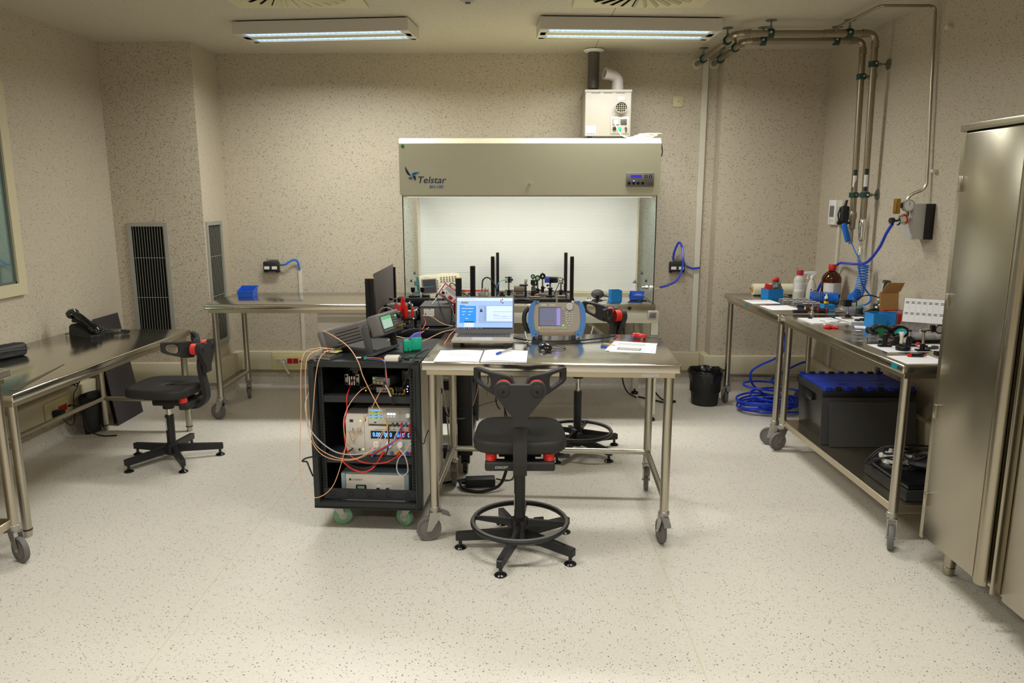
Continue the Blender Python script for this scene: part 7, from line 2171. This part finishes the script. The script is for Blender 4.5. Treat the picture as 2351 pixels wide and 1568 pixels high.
# stacks of flat boxes
for i in range(3):
    lens_box(1.80, 3.90, ZR + .0005 + i * .0192, rad(8 + i * 2), ('bottom', 'middle', 'topmost')[i] + ' clear lens box in the stack of three before the goggles', 'clear lens boxes by the goggles')
for i in range(2):
    lens_box(1.885, 3.905, ZR + .0005 + i * .0192, rad(-6 + i * 3), ('lower', 'upper')[i] + ' clear lens box in the stack of two beside the goggles', 'clear lens boxes by the goggles')
solo(MB().lathe([(.018, 0), (.022, .003), (.022, .009), (.018, .012), (.018, 0)], (1.885, 3.90, ZR + .039), 20), 'retaining_ring', 'anodised', 'thin black ring lying on the stack of two lens boxes', 'ring')
# sheets and mounts at the near end
sheet('white sheet under the lens mounts at the near bench end', (1.92, 3.71, ZR + .0005), rad(3), .215, .20)
sheet('white sheet with a red and black marker at the near bench end', (1.875, 3.435, ZR + .0005), rad(3), .205, .175)
sheet('white sheet with small clamps beside the steel cabinet', (2.15, 3.70, ZR + .0005), rad(3), .19, .20)
t = optic('post_holder', 'tall slotted black post holder with side knob on the near white sheet', (1.868, 3.745, ZR + .002), 0, .072, 'bare', hold=.062, group='optics on the wall benches')
t = optic('post_holder', 'black post holder pair with white cap before the goggles', (1.945, 3.78, ZR + .002), 0, .055, 'bare', hold=.045, group='optics on the wall benches')
MB().cyl((.022, 0, .010), (.022, 0, .052), .011, n=14).build('white_tube', 'film', t)
MB().lathe([(.013, .052), (.013, .068), (0, .069)], (.022, 0, 0), 16).build('white_cap', 'white', t)
t = optic('post_holder', 'stout black post holder with steel post before the goggles', (1.995, 3.755, ZR + .002), 0, .078, 'bare', hold=.05, group='optics on the wall benches', post_m='chrome')
t = thing('lens_ring', 'flat black threaded lens ring lying on the near white sheet', 'ring', (1.915, 3.655, ZR + .002))
MB().lathe([(.024, 0), (.033, .001), (.034, .004), (.034, .018), (.032, .021), (.024, .021), (.022, .012), (.024, 0)], n=32).build('ring', 'anodised', t)
MB().cyl((.033, 0, .010), (.044, .0, .008), .0025, n=8).build('set_screw', 'chrome', t)
t = optic('swivel_mount', 'post mount with side arm holding an empty ring at the near bench end', (2.00, 3.635, ZR + .002), 0, .095, 'bare', hold=.035, post_m='chrome', group='optics on the wall benches')
MB().cyl((-.02, 0, .100), (.045, 0, .105), .009, n=12).build('side_arm', 'chrome', t)
MB().rbox(.03, .05, -.01, .01, .095, .13, .003).build('clamp_block', 'anodised', t)
MB().torus((.075, 0, .108), .020, .0035, 'y', 24, 8).build('empty_ring', 'anodised', t)
t = thing('marker_pen', 'short black marker with red ends lying on the near white sheet', 'marker', (1.90, 3.49, ZR + .0095), (0, 0, rad(-6)))
MB().cyl((-.028, 0, 0), (.024, 0, 0), .0075, n=12).build('barrel', 'gloss_black', t)
MB().cyl((-.044, 0, 0), (-.028, 0, 0), .0078, n=12).build('cap', 'red', t)
MB().cyl((.024, 0, 0), (.042, 0, 0), .007, .002, n=12).build('tip_cap', 'red', t)
t = thing('kinematic_mount', 'tall black two-tier mount beside the steel cabinet edge', 'optical mount', (2.075, 3.56, ZR + .0), rad(-8))
MB().rbox(-.05, .05, -.02, .02, 0, .014, .003).rbox(-.018, .02, -.016, .016, .014, .075, .003).build('lower_mount', 'anodised', t)
MB().cyl((.0, 0, .07), (.0, 0, .115), .007, n=12).build('post', 'chrome', t)
MB().rbox(-.022, .022, -.018, .018, .112, .175, .004).cyl((-.03, 0, .125), (-.02, 0, .125), .008, n=12).cyl((-.03, 0, .165), (-.02, 0, .165), .008, n=12).build('upper_mount', 'anodised', t)
t = thing('small_clamp', 'small dark clamp lying on the sheet beside the steel cabinet', 'clamp', (2.07, 3.68, ZR + .002), rad(20))
MB().rbox(-.03, .02, -.008, .008, 0, .012, .002).rbox(.01, .035, -.012, .012, .002, .016, .002).build('body', 'dark_grey', t)
solo(MB().lathe([(.008, 0), (.009, .003), (.009, .011), (.007, .013), (0, .013)], (2.06, 3.79, ZR + .002), 14), 'red_plug', 'red', 'tiny red dust cap beside the empty ring mount', 'cap')
t = thing('black_bar', 'long flat black bar lying before the parts organiser', 'bar', (2.17, 3.885, ZR), rad(2))
MB().rbox(-.12, .14, -.012, .012, 0, .014, .002).build('bar', 'gloss_black', t)

# ================================================================ under and around the benches
t = thing('storage_crate', 'black crate with hinged royal blue lid on the lower shelf', 'crate', (2.105, 4.55, .206), 0)
cw, cdp = .275, .20
k = MB()
k.add([(-cw + .02, -cdp + .015, 0), (cw - .02, -cdp + .015, 0), (cw - .02, cdp - .015, 0), (-cw + .02, cdp - .015, 0), (-cw, -cdp, .30), (cw, -cdp, .30), (cw, cdp, .30), (-cw, cdp, .30)],
      [(3, 2, 1, 0), (0, 1, 5, 4), (1, 2, 6, 5), (2, 3, 7, 6), (3, 0, 4, 7), (4, 5, 6, 7)])
k.build('tub', 'gloss_black', t, smooth=0)
MB().rbox(-cw - .006, cw + .006, -cdp - .006, cdp + .006, .265, .31, .004).build('rim', 'black_plastic', t)
for s in (-1, 1):
    MB().rbox(s * cw - .012, s * cw + .012, -.06, .06, .21, .262, .004).build('handle', 'gloss_black', t)
    MB().box(-cw + .01, cw - .01, (-cdp if s < 0 else .003), (-.003 if s < 0 else cdp), .31, .322).build('lid_half', 'lid_blue', t)
for i in range(9):
    x = -.25 + i * .0625
    for s in (-1, 1):
        MB().rbox(x - .018, x + .018, s * cdp - .010, s * cdp + .010, .306, .332, .003, 1).build('lid_hinge', 'black_plastic' if i % 2 else 'lid_blue', t)
for x in (-.12, .12):
    MB().box(x - .02, x + .02, -.10, -.096, .322, .324).build('lid_slot', 'gloss_black', t)
for i, (lab, x0, x1, y, tl) in enumerate((('black foam board leaning at the front of the crate, outermost', 1.835, 2.34, 4.215, -8), ('narrower black foam board behind the outermost one', 1.80, 2.28, 4.26, -6))):
    t = thing('foam_board', lab, 'board', ((x0 + x1) / 2, y, .206), (rad(tl), 0, 0), 'foam boards')
    h = (.265, .28)[i]
    MB().rbox(-(x1 - x0) / 2, (x1 - x0) / 2, 0, .006, 0.001, h, .001, 1).build('sheet', 'foam_black', t)
t = thing('equipment_case', 'flat black case at the near end of the lower shelf', 'case', (2.12, 3.62, .206), rad(3))
MB().rbox(-.26, .24, -.20, .20, 0, .055, .008).build('lower_shell', 'black_plastic', t)
MB().rbox(-.25, .22, -.19, .19, .058, .085, .008).build('upper_shell', 'gloss_black', t)
t = thing('equipment_pouch', 'bulging black pouch on the flat black case', 'pouch', (2.12, 3.60, .292), rad(-14))
MB().ell((0, 0, .032), .14, .065, .032, 20, 10).build('pouch', 'black_plastic', t)
MB().tube([(-.12, -.03, .04), (0, -.055, .05), (.12, -.03, .04)], .004, 6).build('zip', 'dark_grey', t)
k = MB().ell((1.99, 3.75, .305), .085, .07, .034, 18, 12)
for i, v in enumerate(k.v):
    k.v[i] = Vector((v.x + .012 * math.sin(i * 2.3), v.y + .012 * math.cos(i * 1.9), max(.292, v.z + .012 * math.sin(i * 1.3))))
solo(k, 'dust_cloth', 'cloth', 'crumpled white cloth among the cables on the lower shelf', 'cloth')
for i, (cx, cy, cz, R_, ax) in enumerate(((1.90, 3.70, .33, .085, .9), (1.98, 3.72, .36, .07, .3), (2.10, 3.72, .36, .10, .1), (2.05, 3.66, .37, .08, .5), (2.16, 3.68, .35, .09, -.2))):
    pts = [(cx + R_ * math.cos(a * .42 + i) * (1 + .04 * a / 10), cy + R_ * .8 * math.sin(a * .42 + i), cz + .03 * math.sin(a * .8 + i) * ax + .025 * math.cos(a * .42 + i) * ax) for a in range(0, 30)]
    solo(MB().tube(smoothpts(pts, 3), .0045, 6), 'cable_coil', 'wire_black', ('black cable loop hanging out over the shelf edge', 'black cable loop with white plugs over the cloth', 'black cable coil lying on the pouch', 'black cable coil crossing the cloth and pouch', 'black cable coil nearest the steel cabinet')[i], 'cable')
# wastebasket
t = thing('waste_bin', 'black ribbed wastebasket lined with a glossy black bag', 'waste bin', (1.530, 5.915, 0))
prof = [(.100, .0), (.104, .004), (.112, .10), (.117, .105), (.130, .275), (.136, .278), (.138, .285), (.132, .286), (.112, .105), (.100, .012), (0, .012)]
MB().lathe(prof, n=40).build('basket', 'black_plastic', t)
rb = MB().box(.1195, .1225, -.0025, .0025, .11, .20).mesh('rib', 'black_plastic')
for i in range(48):
    link('rib', rb, t, (0, 0, 0), (0, 0, 2 * PI * i / 48))
k = MB()
n = 48
lay = [(.121, .195), (.128, .22), (.136, .255), (.142, .280), (.138, .289), (.130, .284), (.122, .24), (.112, .16)]
vs, fs = [], []
for j, (r, z) in enumerate(lay):
    for i in range(n):
        a = 2 * PI * i / n
        w = .004 * math.sin(a * 9 + j * .7) + .003 * math.sin(a * 17 + j)
        vs.append(((r + w) * math.cos(a), (r + w) * math.sin(a), z + (.012 * math.sin(a * 5) if j == 0 else .004 * math.sin(a * 7 + j))))
for j in range(len(lay) - 1):
    for i in range(n):
        fs.append((j * n + i, j * n + (i + 1) % n, (j + 1) * n + (i + 1) % n, (j + 1) * n + i))
k.add(vs, fs).build('bin_liner', 'bag_black', t, smooth=60)
# blue hose heap
random.seed(11)
pts = [(1.87, 5.30, .83), (1.90, 5.32, .76), (1.955, 5.38, .64), (1.975, 5.44, .54), (1.93, 5.50, .46), (1.85, 5.56, .40), (1.80, 5.62, .33), (1.84, 5.70, .22), (1.96, 5.78, .12)]
for i in range(64):
    a = i * .72 + .6
    R_ = .15 + .06 * math.sin(i * .37) + random.uniform(-.02, .03)
    cx = 2.00 + .03 * math.sin(i * .21)
    pts.append((cx + R_ * 1.25 * math.cos(a), 5.70 + R_ * .85 * math.sin(a), .012 + .0012 * i + .02 * abs(math.sin(i * .9))))
pts += [(2.12, 5.74, .12), (2.02, 5.78, .22), (2.10, 5.82, .27), (2.24, 5.90, .32), (2.35, 5.98, .335)]
solo(MB().tube(smoothpts(pts, 6), .0085, 8), 'blue_hose', 'hose_blue', 'long royal blue hose heaped in coils on the floor under the far bench', 'hose')
for i, (pt) in enumerate(([(2.02 + .2 * math.cos(a * .35), 5.66 + .13 * math.sin(a * .35), .135 + .03 * math.sin(a * .2 + 1)) for a in range(22)], [(1.95 + .17 * math.cos(a * .35), 5.72 + .12 * math.sin(a * .35), .188 + .02 * math.sin(a * .22)) for a in range(20)])):
    solo(MB().tube(smoothpts(pt, 5), .0085, 8), 'blue_hose', 'hose_blue', ('loose loop of blue hose standing over the heap, wider one', 'loose loop of blue hose standing over the heap, narrower one')[i], 'hose')

# ================================================================ phone desk and surroundings
ZD = .735
t = thing('desk_telephone', 'black desk telephone with its handset on a raised cradle', 'telephone', (-2.875, 4.97, ZD), rad(-22))
t.scale = (1.18, 1.18, 1.1)
MB().prism([(-.085, 0), (.085, 0), (.09, .015), (-.02, .055), (-.06, .075), (-.08, .06)], -.075, .075, 'y').build('base', 'black_plastic', t)
for i in range(4):
    for j in range(3):
        p = Vector((.065 - i * .022, .0 + j * .02, .026 + i * .008))
        MB().rbox(p.x - .007, p.x + .007, p.y - .007, p.y + .007, p.z - .002, p.z + .006, .002, 1).build('key', 'dark_grey', t)
MB().tube(smoothpts([(-.115, -.035, .112), (-.09, -.035, .132), (-.04, -.035, .118), (.03, -.035, .075), (.075, -.035, .045), (.088, -.035, .022)], 6), [.020] * 3 + [.030] * 6 + [.019] * 12 + [.029] * 7 + [.020] * 3, 14).build('handset', 'gloss_black', t)
MB().tube(smoothpts([(-.11, -.02, .085), (-.08, -.02, .085), (-.03, -.02, .068), (.04, -.02, .036), (.085, -.02, .018)], 6), .014, 10).build('cradle_edge', 'black_plastic', t)
solo(MB().tube(helix([(-2.76, 4.93, ZD + .012), (-2.70, 4.96, ZD + .012), (-2.66, 5.0, ZD + .012), (-2.66, 5.04, ZD + .012), (-2.72, 5.06, ZD + .012)], .008, 26, 8), .0028, 5), 'handset_cord', 'wire_black', 'coiled black handset cord lying beside the telephone', 'cord')
cable('black telephone line running off the desk toward the wall', [(-2.978, 5.012, ZD + .02), (-3.0, 5.0, ZD + .02), (-3.03, 4.95, ZD + .008), (-3.06, 4.98, ZD + .004)], .003, 'wire_black')
t = thing('instrument_pouch', 'wrinkled black zip pouch on the phone desk', 'pouch', (-2.97, 4.21, ZD), rad(70))
k = MB().rbox(-.13, .13, -.06, .06, 0, .075, .028, 4)
for i, v in enumerate(k.v):
    if v.z > .01:
        k.v[i] = v + Vector((0, .004 * math.sin(v.x * 70), .004 * math.sin(v.x * 90 + v.y * 60)))
k.build('body', 'black_plastic', t)
MB().tube(smoothpts([(-.128, -.055, .045), (-.06, -.066, .05), (.06, -.066, .046), (.128, -.055, .04)], 5), .003, 6).build('zip', 'dark_grey', t)
t = thing('thin_rule', 'thin dark blade lying across the phone desk', 'rule', (-2.48, 3.76, ZD), 0)
MB().add([(.045, -.29, .001), (.085, -.29, .001), (-.032, .29, .001), (-.036, .29, .001), (.045, -.29, .002), (.085, -.29, .002), (-.032, .29, .002), (-.036, .29, .002)],
         [(0, 1, 2, 3), (7, 6, 5, 4), (0, 4, 5, 1), (1, 5, 6, 2), (2, 6, 7, 3), (3, 7, 4, 0)]).build('blade', 'gloss_black', t)
for lab, x0, xt, y0, y1, sh, zt_ in (
        ('dark brown board leaning against the wall behind the telephone, outermost', -2.923, -3.125, 5.27, 5.64, .17, .765),
        ('dark brown board hidden behind the outermost one beside the phone desk', -2.965, -3.14, 5.30, 5.60, .12, .70)):
    k = MB()
    n_ = Vector((zt_, 0, x0 - xt)).normalized() * .006
    c = [Vector((x0, y0, .006)), Vector((x0, y1, .006)), Vector((xt, y1 + sh * .85, zt_)), Vector((xt, y0 + sh, zt_))]
    k.add(c + [p - n_ for p in c], [(0, 1, 2, 3), (7, 6, 5, 4), (0, 4, 5, 1), (1, 5, 6, 2), (2, 6, 7, 3), (3, 7, 4, 0)])
    solo(k, 'foam_board', 'foam_brown', lab, 'board', 'foam boards')
t = thing('waste_bin', 'slim dark grey wastebasket half hidden under the phone desk', 'waste bin', (-3.036, 5.15, 0))
t.scale = (.48, 1, 1)
MB().lathe([(.085, 0), (.09, .004), (.115, .27), (.119, .274), (.113, .274), (.086, .01), (0, .01)], n=32).build('basket', 'black_plastic', t)
box_open('storage_bin', 'small blue stacking bin on the empty steel bench', 'bin', (-2.125, 5.87, .885), rad(2), .115, .12, .075, 'blue_bin', flare=1.08, cut=.045)
